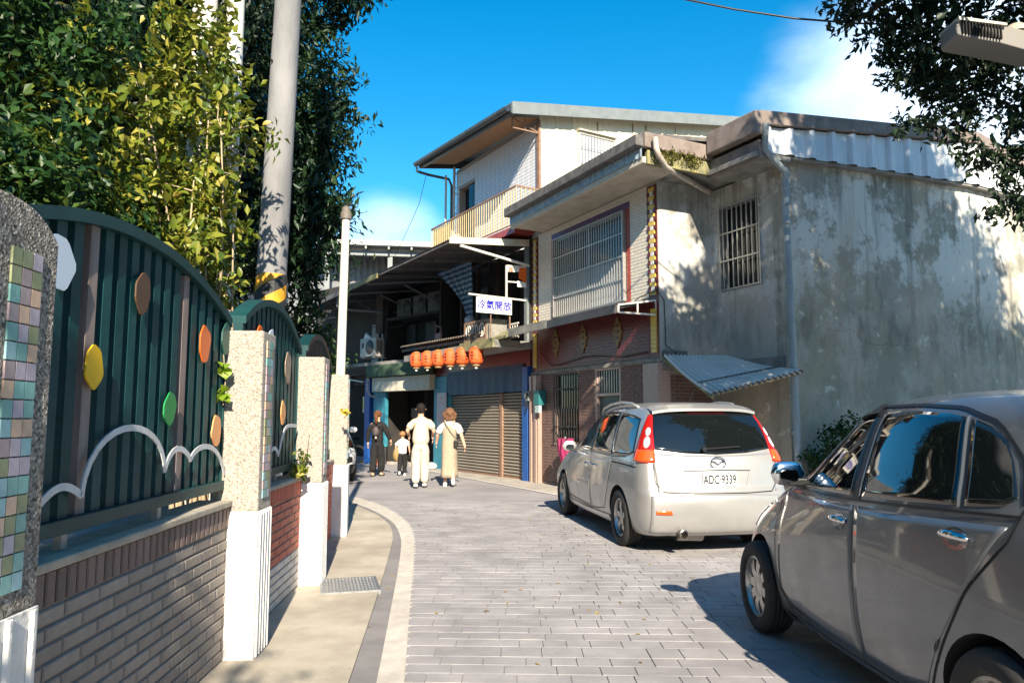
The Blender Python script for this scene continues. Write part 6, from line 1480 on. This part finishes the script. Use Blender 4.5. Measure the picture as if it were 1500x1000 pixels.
for k, (a, b) in enumerate(cols_):
    m_ = M('bush_leaf', a, b, 9, .38); t = m_.node_tree; pb = t.nodes['Principled BSDF']; tr = t.nodes.new('ShaderNodeBsdfTranslucent'); tr.inputs[0].default_value = (*b, 1); ms = t.nodes.new('ShaderNodeMixShader'); ms.inputs[0].default_value = .3
    t.links.new(pb.outputs[0], ms.inputs[1]); t.links.new(tr.outputs[0], ms.inputs[2]); t.links.new(ms.outputs[0], t.nodes['Material Output'].inputs[0]); leafmats.append(m_)
lm = [MB().add(V, F).mesh('leaf', m_, 180) for m_ in leafmats]
cand = []
for p, q in tips:
    for k in range(12):
        t = rb.uniform(.15, 1.05); c = p + (q - p) * t + rb.normal(size=3) * .03; cand.append((c, unit((q - p) + rb.normal(size=3) * .14 + np.array((0, 0, -.05)))))
cand.sort(key=lambda c: -(c[0][0] * .55 - c[0][1] * .75))
for c, d in cand[:300]:
    z = unit(rb.normal(size=3) * .5 + np.array((.3, -.5, .8))); y_ = Vector(d); x_ = y_.cross(Vector(z)).normalized(); z_ = x_.cross(y_)
    o = bpy.data.objects.new('leaf', lm[int(rb.choice(4, p=[.38, .24, .30, .08]))]); link(o, bu); s_ = rb.uniform(.62, 1.12)
    o.matrix_local = Matrix(((x_.x * s_, y_.x * s_, z_.x * s_, c[0]), (x_.y * s_, y_.y * s_, z_.y * s_, c[1]), (x_.z * s_, y_.z * s_, z_.z * s_, c[2]), (0, 0, 0, 1)))
C = np.array([c for c, d in cand[300:]]); D_ = np.array([d for c, d in cand[300:]]); nn = unit(rb.normal(size=C.shape) * .6 + np.array((.1, -.3, .8)))
o = bpy.data.objects.new('foliage', leaf_mesh('foliage', C, D_, nn, rb.uniform(.06, .10, len(C)), rb.uniform(.03, .05, len(C)), lf_bush)); link(o, bu); o['kind'] = 'stuff'
crown('foliage', bu, [((-.12, .1, 3.5), (.56, .62, 1.0), 84), ((-.25, .15, 4.35), (.42, .5, .5), 44), ((-.15, -.3, 2.7), (.62, .7, .55), 55), ((.12, -.05, 3.0), (.30, .4, .40), 22), ((-.6, -.5, 3.3), (.55, .7, .9), 58), ((-.75, -1.0, 2.75), (.5, .6, .6), 40)], 26, .15, .085, .042, lf_bush, rb, droop=.2)
# big tree at the kerb, mostly out of frame, whose branch hangs into the picture
BR = [(3.35, 7.0, 5.56, .20), (3.69, 7.05, 5.46, .27), (4.02, 7.0, 5.16, .34), (4.44, 7.1, 5.34, .45), (4.90, 7.0, 5.20, .45), (3.93, 7.0, 4.75, .2), (4.15, 7.0, 4.62, .22), (4.38, 6.95, 4.44, .18), (4.66, 7.0, 4.70, .29), (4.98, 7.0, 4.42, .24), (3.88, 6.98, 4.26, .09), (4.10, 7.0, 4.29, .12), (4.40, 7.0, 4.22, .1), (4.71, 7.0, 3.92, .16), (4.48, 7.0, 3.97, .1), (4.95, 7, 3.95, .17), (4.86, 7, 3.62, .13), (4.99, 7, 3.45, .13), (4.72, 7, 3.40, .06), (3.74, 7, 5.02, .17), (4.24, 7, 4.96, .28), (4.62, 7, 5.0, .3), (5.35, 7, 5.3, .5), (5.4, 7, 4.5, .4), (5.4, 7, 3.9, .3)]
Tx, Ty = 8.6, 3.4
blobs = [((x - Tx, y_ - Ty, z), r_, max(5, int(225 * r_ ** 1.6))) for x, y_, z, r_ in BR]
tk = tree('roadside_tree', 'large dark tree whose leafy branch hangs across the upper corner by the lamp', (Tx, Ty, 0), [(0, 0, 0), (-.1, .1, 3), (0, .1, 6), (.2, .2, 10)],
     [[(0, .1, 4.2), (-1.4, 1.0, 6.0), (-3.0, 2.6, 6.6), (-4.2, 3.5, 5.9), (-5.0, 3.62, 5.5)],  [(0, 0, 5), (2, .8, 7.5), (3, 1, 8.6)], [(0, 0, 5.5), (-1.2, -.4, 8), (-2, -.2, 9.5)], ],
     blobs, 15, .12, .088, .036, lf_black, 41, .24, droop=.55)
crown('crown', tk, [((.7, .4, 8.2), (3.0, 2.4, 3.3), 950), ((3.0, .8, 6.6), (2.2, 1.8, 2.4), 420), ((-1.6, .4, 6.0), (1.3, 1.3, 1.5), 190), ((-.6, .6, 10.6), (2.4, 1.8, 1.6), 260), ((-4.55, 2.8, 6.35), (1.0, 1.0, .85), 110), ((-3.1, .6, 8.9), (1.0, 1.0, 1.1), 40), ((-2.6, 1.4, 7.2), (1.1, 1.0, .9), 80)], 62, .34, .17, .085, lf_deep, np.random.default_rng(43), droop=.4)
# unseen tree added behind the viewpoint; crown shaped to shade fence and garden
tree('roadside_tree', 'unseen round-headed tree added behind the viewpoint to shade fence and garden', (-2.6, -5.2, 0), [(0, 0, 0), (0, 0, 2), (-.3, .1, 4.5), (-1, 0, 9)], [[(.4, 0, 3.4), (1.3, .1, 5)], [(.4, 0, 3.2), (-.5, 0, 5)]],
     [((.5, .2, 4.75), (1.95, 1.7, 1.5), 420), ((-1.0, .2, 5.0), (1.6, 1.5, 1.7), 200), ((-1.7, 0, 9.6), (2.2, 1.8, 2.6), 250), ((-4.6, 0, 8.6), (2.4, 1.6, 3.0), 380)], 55, .3, .15, .08, lf_deep, 44, .13)
# unseen houses and trees added behind the viewpoint to cut sky fill and reflect
for lx, ly, rz_, wd_, dp_, ht_, lab, mm in ((8.2, -3.0, 0, 12, 7, 6.4, 'unseen plain rendered house added beside the kerb tree to block sky light', m_render2), (-9.5, -26, 0, 26, 6, 7.2, 'unseen long pale building row added far behind the viewpoint to block sky light', m_cream)):
    hs_ = thing('unseen_lane_house', lab, 'house', (lx, ly, 0), rz_)
    if wd_ == 12: MB().box(0, dp_, -wd_ - 4, 0, 0, ht_).build('wall', mm, hs_); MB().box(-.3, dp_ + .3, -wd_ - 4.3, .3, ht_ + .001, ht_ + .25).build('roof', m_concrete, hs_)
    else: MB().box(0, wd_, -dp_, 0, 0, ht_).build('wall', mm, hs_); MB().box(-.3, wd_ + .3, -dp_ - .3, .3, ht_ + .001, ht_ + .25).build('roof', m_concrete, hs_)
    for k in range(5):
        for zz in (1.0, 4.1):
            if wd_ == 12: f_ = MB().box(-.05, .02, -2.6 - k * 2.9, -1.2 - k * 2.9, zz, zz + 1.5).build('window', m_grey_trim, hs_); MB().box(-.06, -.051, -2.5 - k * 2.9, -1.3 - k * 2.9, zz + .1, zz + 1.4).build('pane', m_glass_dk, f_)
            else: f_ = MB().box(2 + k * 4.8, 4 + k * 4.8, -.02, .05, zz, zz + 1.5).build('window', m_grey_trim, hs_); MB().box(2.1 + k * 4.8, 3.9 + k * 4.8, .051, .06, zz + .1, zz + 1.4).build('pane', m_glass_dk, f_)
for k, (tx, ty, lab) in enumerate(((-6.2, .6, 'unseen garden tree added near the first pillar to block sky light'), (-7.0, -3.6, 'unseen garden tree added to block sky light, second along the wall'), (-6.6, -8.6, 'unseen garden tree added to block sky light, third along the wall'))):
    tree('unseen_garden_tree', lab, (tx, ty, 0), [(0, 0, 0), (0, 0, 3), (.2, 0, 6)], [[(0, 0, 2.5), (.9, .2, 4)], [(0, 0, 3), (-.9, .2, 4.6)]], [((.2, 0, 4.2), (2.0, 2.1, 3.2), 300), ((0, 0, 7), (1.7, 1.8, 1.6), 130)], 50, .34, .17, .085, lf_deep, 70 + k, .15)
# low shrub at the foot of the gable, weeds, moss
sh = thing('wild_shrub', 'small green shrub growing at the foot of the stained gable wall', 'shrub', (4.95, 11.75, 0), 0)
MB().tube([(0, 0, 0), (.05, 0, .5), (.1, -.05, 1.0)], [.02, .015, .006], 6).build('stem', m_bark, sh); MB().tube([(.3, .1, 0), (.4, .1, .6), (.35, .0, 1.2)], [.02, .015, .006], 6).build('stem', m_bark, sh)
crown('foliage', sh, [((.1, -.1, .7), (.5, .35, .6), 46), ((.6, .0, .5), (.6, .35, .5), 46), ((.35, -.1, 1.15), (.3, .25, .3), 22), ((1.3, .3, .35), (.7, .3, .35), 36)], 22, .14, .085, .045, lf_hedge, np.random.default_rng(51), droop=.3)
wd = thing('fence_weeds', 'green and yellow weeds sprouting on the wall top below the second fence panel', 'weeds', (-1.76, 6.2, .93), 0)
crown('foliage', wd, [((0, 0, .06), (.03, .16, .05), 8), ((-.01, .08, .16), (.03, .05, .06), 3)], 9, .06, .06, .03, lf_bush, np.random.default_rng(52), droop=.1)
MB().tube([(0, 0, 0), (.02, .05, .2), (.03, .12, .4)], [.005, .004, .002], 5).build('stem', m_twig, wd)
vs_ = thing('vine_sprig', 'little bright green vine sprig poking through the first fence panel', 'vine', (-1.72, 4.38, 1.72), 0)
crown('foliage', vs_, [((0, 0, -.04), (.02, .05, .06), 4), ((0, -.01, -.17), (.015, .03, .03), 3)], 3, .03, .07, .055, leaf_mat('leaf_bright', [(.16, .30, .02), (.28, .38, .03)], .35), np.random.default_rng(53), droop=.1); MB().tube([(0, 0, .08), (.01, .02, -.08), (.01, 0, -.22)], .003, 5).build('stem', m_twig, vs_)
yb = thing('yellow_blossom', 'tiny yellow blossom sprig on the pillar beside the street pole', 'flower', (-1.93, 8.6, 1.48), 0)
crown('petals', yb, [((0, 0, 0), (.04, .06, .03), 6)], 4, .03, .05, .03, leaf_mat('petal_yellow', [(.6, .42, .02), (.75, .55, .04)], .3), np.random.default_rng(54)); MB().tube([(0, 0, -.12), (0, 0, 0)], .004, 5).build('stem', m_twig, yb)
mo = thing('eave_ferns', 'tufts of fern and moss growing along the gutter over the re-entrant corner', 'ferns', in_frame(FA_, -.1, -5.46, 5.84), 26.87)
crown('foliage', mo, [((0, -.02, 0), (.55, .05, .06), 40), ((-.35, -.05, -.12), (.25, .05, .10), 16), ((.2, -.04, -.10), (.2, .04, .08), 10)], 10, .06, .07, .02, leaf_mat('fern', [(.10, .09, .02), (.16, .14, .03), (.09, .12, .03)], .25), np.random.default_rng(55), droop=.4)
sp5 = thing('terrace_plants', 'leafy plants behind the fence below the dark awning roof', 'plants', (-3.6, 12.6, 0), 0)
MB().tube([(0, 0, 0), (.1, 0, 2)], .03, 6).build('stem', m_bark, sp5)
crown('foliage', sp5, [((0, 0, 2.7), (.5, .5, .6), 50), ((.35, -.2, 2.2), (.35, .3, .5), 30)], 30, .2, .12, .045, lf_hedge, np.random.default_rng(56))
bh = thing('garden_house', 'pale house wall with a brick-red band glimpsed behind the darkest leaves', 'house', (-9.4, 11.6, 0), -25)
MB().box(-3.5, 3.0, 0, 5, 0, 5.2).build('wall', m_whitewall, bh); MB().box(-3.6, 3.1, -.08, 5.1, 5.21, 5.6).build('brick_band', m_salmon, bh); MB().box(-3.5, 3.0, .001, 5, 5.61, 8.6).build('upper_wall', m_cream, bh)
# fallen leaves
rl_ = np.random.default_rng(60); C = np.stack([rl_.uniform(-1.3, 2.6, 70), rl_.uniform(4.2, 13, 70), np.full(70, .006)], 1)
o = bpy.data.objects.new('fallen_leaves', leaf_mesh('fallen_leaves', C, np.stack([rl_.normal(size=70), rl_.normal(size=70), np.zeros(70)], 1), np.tile((0, 0, 1.), (70, 1)) + rl_.normal(size=(70, 3)) * .15, rl_.uniform(.03, .07, 70), rl_.uniform(.015, .03, 70), leaf_mat('dry_leaf', [(.30, .20, .06), (.42, .30, .08), (.22, .12, .05)], .1))); link(o)
tag(o, 'scattered dry leaves lying on the grey pavers', 'fallen leaves', None, 'stuff')
# ================================================================ PEOPLE
FOLD = bpy.data.textures.new('folds', 'CLOUDS'); FOLD.noise_scale = .11; FOLD.noise_depth = 1
def skin(name, J, E_, mat, parent, root=0, sub=2):
    """one continuous surface grown round a skeleton: J = {key: (x, y, z, rx[, ry])}"""
    keys = list(J); me = bpy.data.meshes.new(name); me.from_pydata([J[k][:3] for k in keys], [(keys.index(a), keys.index(b)) for a, b in E_], []); me.materials.append(mat)
    o = bpy.data.objects.new(name, me); link(o, parent); md = o.modifiers.new('skin', 'SKIN'); md.use_smooth_shade = True; md.branch_smoothing = .6
    if not me.skin_vertices: pass
    for i, k in enumerate(keys):
        d = me.skin_vertices[0].data[i]; r = J[k][3:]; d.radius = (r[0], r[-1]); d.use_root = (i == root)
    s_ = o.modifiers.new('sub', 'SUBSURF'); s_.levels = sub; s_.render_levels = sub
    if name != 'body': d_ = o.modifiers.new('folds', 'DISPLACE'); d_.texture = FOLD; d_.strength = .030; d_.mid_level = .5
    return o
def chain(*k): return [(k[i], k[i + 1]) for i in range(len(k) - 1)]
m_skin = M('skin', (.56, .33, .22), (.62, .38, .26), 12, .5)
def person(label, loc, rz, H, legs, arms, skinm=m_skin, slim=1.):
    """legs: (left foot forward, lift), ...; arms: elbow and wrist offsets. Faces +y."""
    p = thing('person', label, 'person', loc, rz, 'people walking up the lane')
    s = H; J = {}
    def A(k, x, y, z, r, r2=None): J[k] = (x * s, y * s, z * s, r * s, (r2 or r) * s)
    A('pelvis', 0, 0, .525, .072 * slim, .055); A('waist', 0, .004, .61, .066 * slim, .05); A('chest', 0, .0, .72, .078 * slim, .056); A('collar', 0, -.004, .80, .055, .042); A('neck', 0, .004, .855, .030); A('jaw', 0, .012, .893, .046, .050); A('brow', 0, .010, .94, .053, .062); A('crownp', 0, .006, .972, .040, .046)
    A('nose', 0, .072, .915, .008)
    E_ = chain('pelvis', 'waist', 'chest', 'collar', 'neck', 'jaw', 'brow', 'crownp') 
    for sg, n in ((-1, 'l'), (1, 'r')):
        (f, lift), (ex, ey, ez, wx, wy, wz) = legs[n], arms[n]
        A('hip' + n, sg * .046, 0, .49, .056); A('knee' + n, sg * .05, f * .45 + .02, .285 + lift * .3, .038); A('ank' + n, sg * .05, f, .045 + lift, .023); A('toe' + n, sg * .056, f + .075, .018 + lift * .6, .018)
        E_ += chain('pelvis', 'hip' + n, 'knee' + n, 'ank' + n, 'toe' + n)
        A('sho' + n, sg * .092, -.002, .786, .025); A('elb' + n, sg * ex, ey, ez, .026); A('wri' + n, sg * wx, wy, wz, .018); A('palm' + n, sg * (wx + .004), wy + .008, wz - .038, .021, .012)
        E_ += chain('collar', 'sho' + n, 'elb' + n, 'wri' + n, 'palm' + n)
        A('ear' + n, sg * .056, .008, .922, .010)
    del J['nose'], J['earl'], J['earr']
    skin('body', J, E_, skinm, p)
    p['_H'] = s
    for sg, n in ((-1, 'l'), (1, 'r')):
        wx, wy, wz = arms[n][3:]; mb = MB(); c = np.array((sg * (wx + .004), wy + .010, wz - .048)) * s
        for k, (dx, ln) in enumerate(((-.012, .038), (-.004, .044), (.004, .041), (.012, .033))):
            b = c + np.array((0, dx, 0)) * s; mb.tube([b, b + np.array((-sg * .002, .002, -ln * .55)) * s, b + np.array((-sg * .008, .006, -ln)) * s], [.0055 * s, .005 * s, .0035 * s], 6)
        b = c + np.array((0, .014, .02)) * s; mb.tube([b, b + np.array((0, .016, -.016)) * s, b + np.array((-sg * .004, .020, -.034)) * s], [.006 * s, .0055 * s, .004 * s], 6)
        mb.build('fingers', skinm, p, smooth=180)
        MB().lathe([(.002, -.006), (.013, 0), (.010, .010), (.002, .012)], (sg * .058 * s, .008 * s, .918 * s), 10).build('ear', skinm, p, smooth=180)
    mb = MB().tube([(0, .066 * s, .93 * s), (0, .082 * s, .908 * s), (0, .066 * s, .902 * s)], [.006 * s, .010 * s, .008 * s], 8); mb.build('nose', skinm, p, smooth=180)
    for sg in (-1, 1): MB().lathe([(.001, .004), (.006, .003), (.008, -.002)], (sg * .022 * s, .066 * s, .928 * s), 10, 'y').build('eye', m_well, p)
    MB().tube([(-.016 * s, .064 * s, .886 * s), (0, .068 * s, .885 * s), (.016 * s, .064 * s, .886 * s)], .004 * s, 6).build('mouth', M('lips', (.42, .14, .11)), p)
    return p, J, s
def blob(name, mat, parent, c, r, n=14, noise=0., seed=0, cut=None):
    """rounded hair or bag volume with an uneven surface"""
    rr = np.random.default_rng(seed); mb = MB(); V = []
    m_ = n // 2 + 1
    for j in range(m_):
        t = math.pi * j / (m_ - 1)
        for k in range(n):
            a = 2 * math.pi * k / n; f = 1 + noise * rr.normal() * math.sin(t)
            V.append((c[0] + r[0] * f * math.sin(t) * math.cos(a), c[1] + r[1] * f * math.sin(t) * math.sin(a), c[2] + r[2] * f * math.cos(t)))
    mb.add(V, [(j * n + k, (j + 1) * n + k, (j + 1) * n + (k + 1) % n, j * n + (k + 1) % n) for j in range(m_ - 1) for k in range(n)])
    o = mb.build(name, mat, parent, smooth=180); sb = o.modifiers.new('sub', 'SUBSURF'); sb.levels = 1; sb.render_levels = 1; return o
def shoes(p, J, mat, sole, s):
    for n in 'lr':
        a, t = np.array(J['ank' + n][:3]), np.array(J['toe' + n][:3]); d = t - a; lift = a[2] - .045 * s
        mb = MB(); y0 = a[1] - .035 * s; z0 = lift * .9
        mb.tube([(a[0], y0, .026 * s + lift), (a[0], a[1] + .01 * s, .032 * s + lift), (t[0], t[1] - .02 * s, .024 * s + lift * .7), (t[0], t[1] + .022 * s, .016 * s + lift * .5)], [.020 * s, .028 * s, .027 * s, .014 * s], 10)
        o = mb.build('shoe', mat, p, smooth=180)
        MB().tube([(a[0], y0 - .003, .008 * s + lift), (t[0], t[1] - .01 * s, .007 * s + lift * .6), (t[0], t[1] + .024 * s, .008 * s + lift * .5)], [.020 * s, .028 * s, .014 * s], 10).build('sole', sole, o, smooth=180)
def grow(J, s, keys, add, names=None, **over):
    K = {}
    for k in keys: r = J[k][3:]; K[k] = (*J[k][:3], r[0] + add * s, r[1] + add * s)
    for k, v in over.items(): K[k] = v
    return K
def mid(a, b, t): return tuple(a[i] + (b[i] - a[i]) * t for i in range(3))
def shirt(name, p, J, s, mat, add=.012, sleeve=.75, hem=.47, flare=.006, long=False, cuff=.046):
    K = grow(J, s, ['collar', 'shol', 'shor'], add); wf = add / .016
    K['waist'] = (*J['waist'][:3], J['waist'][3] + (add + .012) * s, J['waist'][4] + add * s); K['chest'] = (*J['chest'][:3], J['chest'][3] + (add + .004) * s, J['chest'][4] + add * s)
    K['hemt'] = (J['pelvis'][0], J['pelvis'][1], hem * s, J['pelvis'][3] + (add + flare) * s, J['pelvis'][4] + (add + flare) * s)
    K['neckt'] = (0, 0, .838 * s, .036 * s, .036 * s)
    E_ = chain('hemt', 'waist', 'chest', 'collar', 'neckt')
    for n in 'lr':
        m_ = mid(J['sho' + n], J['elb' + n], sleeve); K['slv' + n] = (*m_, cuff * s, cuff * s); E_ += chain('collar', 'sho' + n, 'slv' + n)
        K['sho' + n] = (J['sho' + n][0], J['sho' + n][1], J['sho' + n][2] - .004 * s, .050 * s, .047 * s)
        if long: m2 = mid(J['elb' + n], J['wri' + n], .92); K['cuf' + n] = (*m2, .030 * s, .030 * s); E_ += chain('slv' + n, 'cuf' + n)
    return skin(name, K, E_, mat, p, 1)
def trousers(name, p, J, s, mat, add=.012, wide=.040):
    K = grow(J, s, ['pelvis', 'hipl', 'hipr', 'kneel', 'kneer'], add); E_ = []
    K['wst'] = (0, 0, .58 * s, .070 * s, .056 * s); E_ += chain('wst', 'pelvis')
    for n in 'lr':
        a = J['ank' + n]; K['cuf' + n] = (a[0], a[1] - .008 * s, a[2] + .005 * s, wide * s, wide * s); E_ += chain('pelvis', 'hip' + n, 'knee' + n, 'cuf' + n)
    return skin(name, K, E_, mat, p, 0)
def cloth(n, c, c2=None): return M(n, c, c2 or tuple(x * .86 for x in c), 9, .9, bump=.5, bscale=26)
m_creamT = cloth('cream_cotton', (.60, .51, .385), (.54, .455, .34)); m_ivory = cloth('ivory_cotton', (.55, .49, .42)); m_white = cloth('white_cotton', (.68, .665, .64)); m_blackc = cloth('black_cotton', (.007, .007, .008), (.011, .011, .012)); m_beige = cloth('beige_dress', (.36, .302, .222), (.31, .26, .19))
m_hair_b = M('black_hair', (.012, .010, .009), (.022, .018, .015), 30, .8, stretch=(1, 1, .2)); m_hair_br = M('brown_hair', (.10, .05, .028), (.19, .10, .055), 30, .8, stretch=(1, 1, .3)); m_hair_g = M('ginger_hair', (.11, .045, .022), (.165, .07, .032), 30, .8, stretch=(1, 1, .2)); m_hair_l = M('light_brown_hair', (.25, .13, .055), (.36, .20, .09), 30, .5)
for h_ in (m_hair_b, m_hair_br, m_hair_g, m_hair_l): h_.node_tree.nodes['Principled BSDF'].inputs['Specular IOR Level'].default_value = .15
m_shoew = M('white_shoe', (.66, .65, .62), rough=.6); m_shoeb = M('black_shoe', (.02, .02, .02), rough=.6); m_leather = M('black_leather', (.012, .011, .011), rough=.35)
# man in cream
p, J, s = person('tall man in cream tee shirt and ivory trousers walking between woman and child', (-1.90, 15.45, 0), 6, 1.755, dict(l=(-.03, 0.), r=(.05, .0)), dict(l=(.158, -.02, .665, .135, .10, .60), r=(.158, -.01, .665, .14, .10, .60)))
shirt('tee_shirt', p, J, s, m_creamT, .030, .88, .475, .020, cuff=.046); trousers('trousers', p, J, s, m_ivory, .022, .050); shoes(p, J, m_shoew, m_shoeb, s)
blob('hair', m_hair_b, p, (0, -.002 * s, .936 * s), (.058 * s, .070 * s, .060 * s), 18, .03, 1); blob('hair_back', m_hair_b, p, (0, -.024 * s, .915 * s), (.052 * s, .046 * s, .044 * s), 14, .05, 2)
# woman in dress
p, J, s = person('woman with short wavy hair in a long beige dress over white sleeves', (-1.33, 15.80, 0), 4, 1.66, dict(l=(.03, 0.), r=(-.10, .05)), dict(l=(.150, .02, .655, .165, .08, .56), r=(.150, -.03, .655, .195, -.04, .515)), slim=.92)
shirt('blouse', p, J, s, m_white, .018, .98, .60, .0, cuff=.052)
mb = MB(); n = 28; prof = [(.775, .066, .058), (.70, .094, .074), (.63, .090, .072), (.58, .094, .076), (.50, .104, .086), (.36, .098, .086), (.22, .106, .096), (.115, .114, .104)]
V = []
for j, (z, rx, ry) in enumerate(prof):
    for k in range(n):
        a = 2 * math.pi * k / n; f = 1 + .045 * math.sin(5 * a + 1) * min(1, max(0, (.62 - z) * 2.5)); V.append((rx * f * math.cos(a) * s, (ry * f * math.sin(a) + .002) * s - .012 * s * max(0, .5 - z), z * s))
mb.add(V, [(j * n + k, (j + 1) * n + k, (j + 1) * n + (k + 1) % n, j * n + (k + 1) % n) for j in range(len(prof) - 1) for k in range(n)]); o = mb.build('dress', m_beige, p, smooth=180); sb = o.modifiers.new('sub', 'SUBSURF'); sb.levels = 1; sb.render_levels = 1; so_ = o.modifiers.new('thick', 'SOLIDIFY'); so_.thickness = .006
for sg in (-1, 1): MB().tube([(sg * .05 * s, -.05 * s, .77 * s), (sg * .058 * s, -.03 * s, .83 * s), (sg * .052 * s, .04 * s, .80 * s), (sg * .05 * s, .05 * s, .76 * s)], .014 * s, 8).build('dress_strap', m_beige, p, smooth=180)
shoes(p, J, m_shoew, m_shoew, s)
blob('hair', m_hair_br, p, (0, -.006 * s, .932 * s), (.073 * s, .078 * s, .068 * s), 18, .07, 3)
for k, (x, z) in enumerate(((-.06, .89), (-.03, .872), (.0, .868), (.035, .872), (.062, .89), (-.07, .92), (.072, .92), (-.045, .935), (.0, .925), (.04, .94), (-.02, .965), (.02, .97), (-.02, .895), (.025, .90))): blob('hair_curl', m_hair_br, p, (x * 1.0 * s, -.036 * s, (z - .012) * s), (.027 * s, .034 * s, .036 * s), 10, .2, 10 + k)
bag = thing('shoulder_bag', 'small black shoulder bag worn at the hip of the woman in beige', 'bag', (-1.33, 15.80, 0), 4)
MB().box(.055 * s, .115 * s, -.11 * s, -.075 * s, .50 * s, .585 * s).build('bag_body', m_leather, bag, bevel=.012); MB().tube([(.11 * s, -.085 * s, .58 * s), (.02 * s, -.088 * s, .68 * s), (-.06 * s, -.070 * s, .80 * s), (-.072 * s, -.02 * s, .842 * s), (-.04 * s, .06 * s, .78 * s), (.06 * s, .085 * s, .64 * s), (.115 * s, -.02 * s, .59 * s)], .006, 6).build('strap', m_leather, bag, smooth=180)
# small boy
p, J, s = person('small boy in white tee shirt and black trousers mid-stride', (-2.76, 18.75, 0), 0, 1.10, dict(l=(-.06, .05), r=(.06, 0.)), dict(l=(.15, .0, .66, .16, .03, .55), r=(.15, .0, .66, .16, .03, .55)))
shirt('tee_shirt', p, J, s, m_white, .032, .9, .45, .016, cuff=.052); trousers('trousers', p, J, s, m_blackc, .022, .052); shoes(p, J, m_shoew, m_shoew, s)
blob('hair', m_hair_l, p, (0, -.004 * s, .945 * s), (.078 * s, .082 * s, .068 * s), 14, .10, 5)
# woman in black
p, J, s = person('ginger-haired woman in black clothes carrying a small backpack', (-3.36, 18.55, 0), -6, 1.63, dict(l=(-.05, .0), r=(.07, .0)), dict(l=(.14, -.01, .65, .15, .02, .50), r=(.145, .02, .655, .185, .09, .54)), slim=.95)
shirt('top', p, J, s, m_blackc, .024, 1.0, .46, .012, True, .040); trousers('trousers', p, J, s, m_blackc, .022, .062); shoes(p, J, M('tan_shoe', (.40, .30, .20)), m_shoeb, s)
blob('hair', m_hair_g, p, (0, .0, .942 * s), (.064 * s, .072 * s, .058 * s), 14, .03, 6)
MB().tube([(0, -.066 * s, .955 * s), (0, -.095 * s, .92 * s), (.004 * s, -.085 * s, .85 * s), (.0, -.075 * s, .77 * s)], [.022 * s, .030 * s, .026 * s, .008 * s], 10).build('ponytail', m_hair_g, p, smooth=180)
bk = thing('backpack', 'small dark backpack on the back of the woman in black', 'backpack', (-3.36, 18.55, 0), -6)
blob('pack', M('dark_nylon', (.05, .035, .04), (.08, .055, .06), 14, .6), bk, (0, -.105 * s, .675 * s), (.062 * s, .040 * s, .085 * s), 14, .02, 7)
blob('front_pocket', M('pocket_nylon', (.035, .028, .032), rough=.6), bk, (0, -.135 * s, .645 * s), (.042 * s, .020 * s, .042 * s), 12, .02, 8); blob('pompom', M('pale_charm', (.45, .36, .33)), bk, (.02 * s, -.15 * s, .585 * s), (.020 * s, .018 * s, .020 * s), 10, .1, 9)
for sg in (-1, 1): MB().tube([(sg * .045 * s, -.08 * s, .74 * s), (sg * .062 * s, -.03 * s, .825 * s), (sg * .066 * s, .05 * s, .78 * s), (sg * .07 * s, .06 * s, .68 * s), (sg * .06 * s, -.05 * s, .60 * s)], .010 * s, 6).build('strap', m_leather, bk, smooth=180)
# odds and ends in the shop doorway
xt = thing('fire_extinguisher', 'small orange-red canister standing by the dark shop doorway', 'canister', in_frame(FC_, -.25, 2.42, 0), 0)
MB().lathe([(.0, 0), (.085, 0), (.09, .03), (.09, .40), (.06, .47), (.025, .50), (.025, .56), (.0, .57)], n=14).build('cylinder', M('canister_red', (.60, .10, .05), (.7, .3, .2), 6, .4), xt, smooth=50); MB().bar((0, 0, .57), (.06, 0, .60), .02).build('lever', m_well, xt)
gp = thing('green_post', 'thin green post at the edge of the teal shop door', 'post', in_frame(FC_, -.2, 2.55, 0), 45); MB().tube([(0, 0, 0), (0, 0, 1.2)], .03, 8).build('shaft', M('post_green', (.02, .20, .10), rough=.5), gp)
sk = thing('goods_sack', 'tan sack slumped on the step of the dark shop', 'sack', in_frame(FC_, .15, 1.95, .10), 0); blob('sack_body', M('jute', (.34, .23, .09), (.28, .18, .07), 20, .9), sk, (0, 0, .22), (.17, .15, .24), 12, .06, 12)
wb = thing('plastic_bag', 'crumpled white plastic bag on the ground beside the teal pier', 'plastic bag', in_frame(FB_, -.35, 4.75, 0), 0); blob('bag_film', M('white_film', (.72, .70, .66), rough=.4), wb, (0, 0, .10), (.17, .13, .11), 12, .16, 13)
bi = thing('parked_motorbike', 'dark motorbike parked in the shade under the notice board', 'motorbike', in_frame(FC_, -.6, 4.15, 0), 100)
for y_ in (-.6, .6):
    MB().tube([(0, y_ + .27 * math.cos(a), .27 + .27 * math.sin(a)) for a in np.linspace(0, 2 * math.pi, 21)], .045, 8, False).build('wheel', m_tyre, bi, smooth=180)
MB().tube([(0, .6, .27), (0, .45, .75), (0, .38, 1.02)], .03, 8).tube([(0, .42, .85), (0, .0, .45), (0, -.35, .5), (0, -.6, .27)], .05, 8).build('frame', m_bar_dk, bi, smooth=180)
MB().tube([(-.32, .30, 1.05), (0, .38, 1.03), (.32, .30, 1.05)], .016, 8).build('handlebar', m_steel, bi, smooth=180); blob('saddle', m_leather, bi, (0, -.3, .76), (.13, .38, .07)); blob('fairing', m_bar_dk, bi, (0, .45, .82), (.14, .12, .18)); MB().lathe([(.001, .05), (.05, .04), (.06, 0)], (0, .56, .88), 14, 'y').build('headlamp', m_whlens, bi)
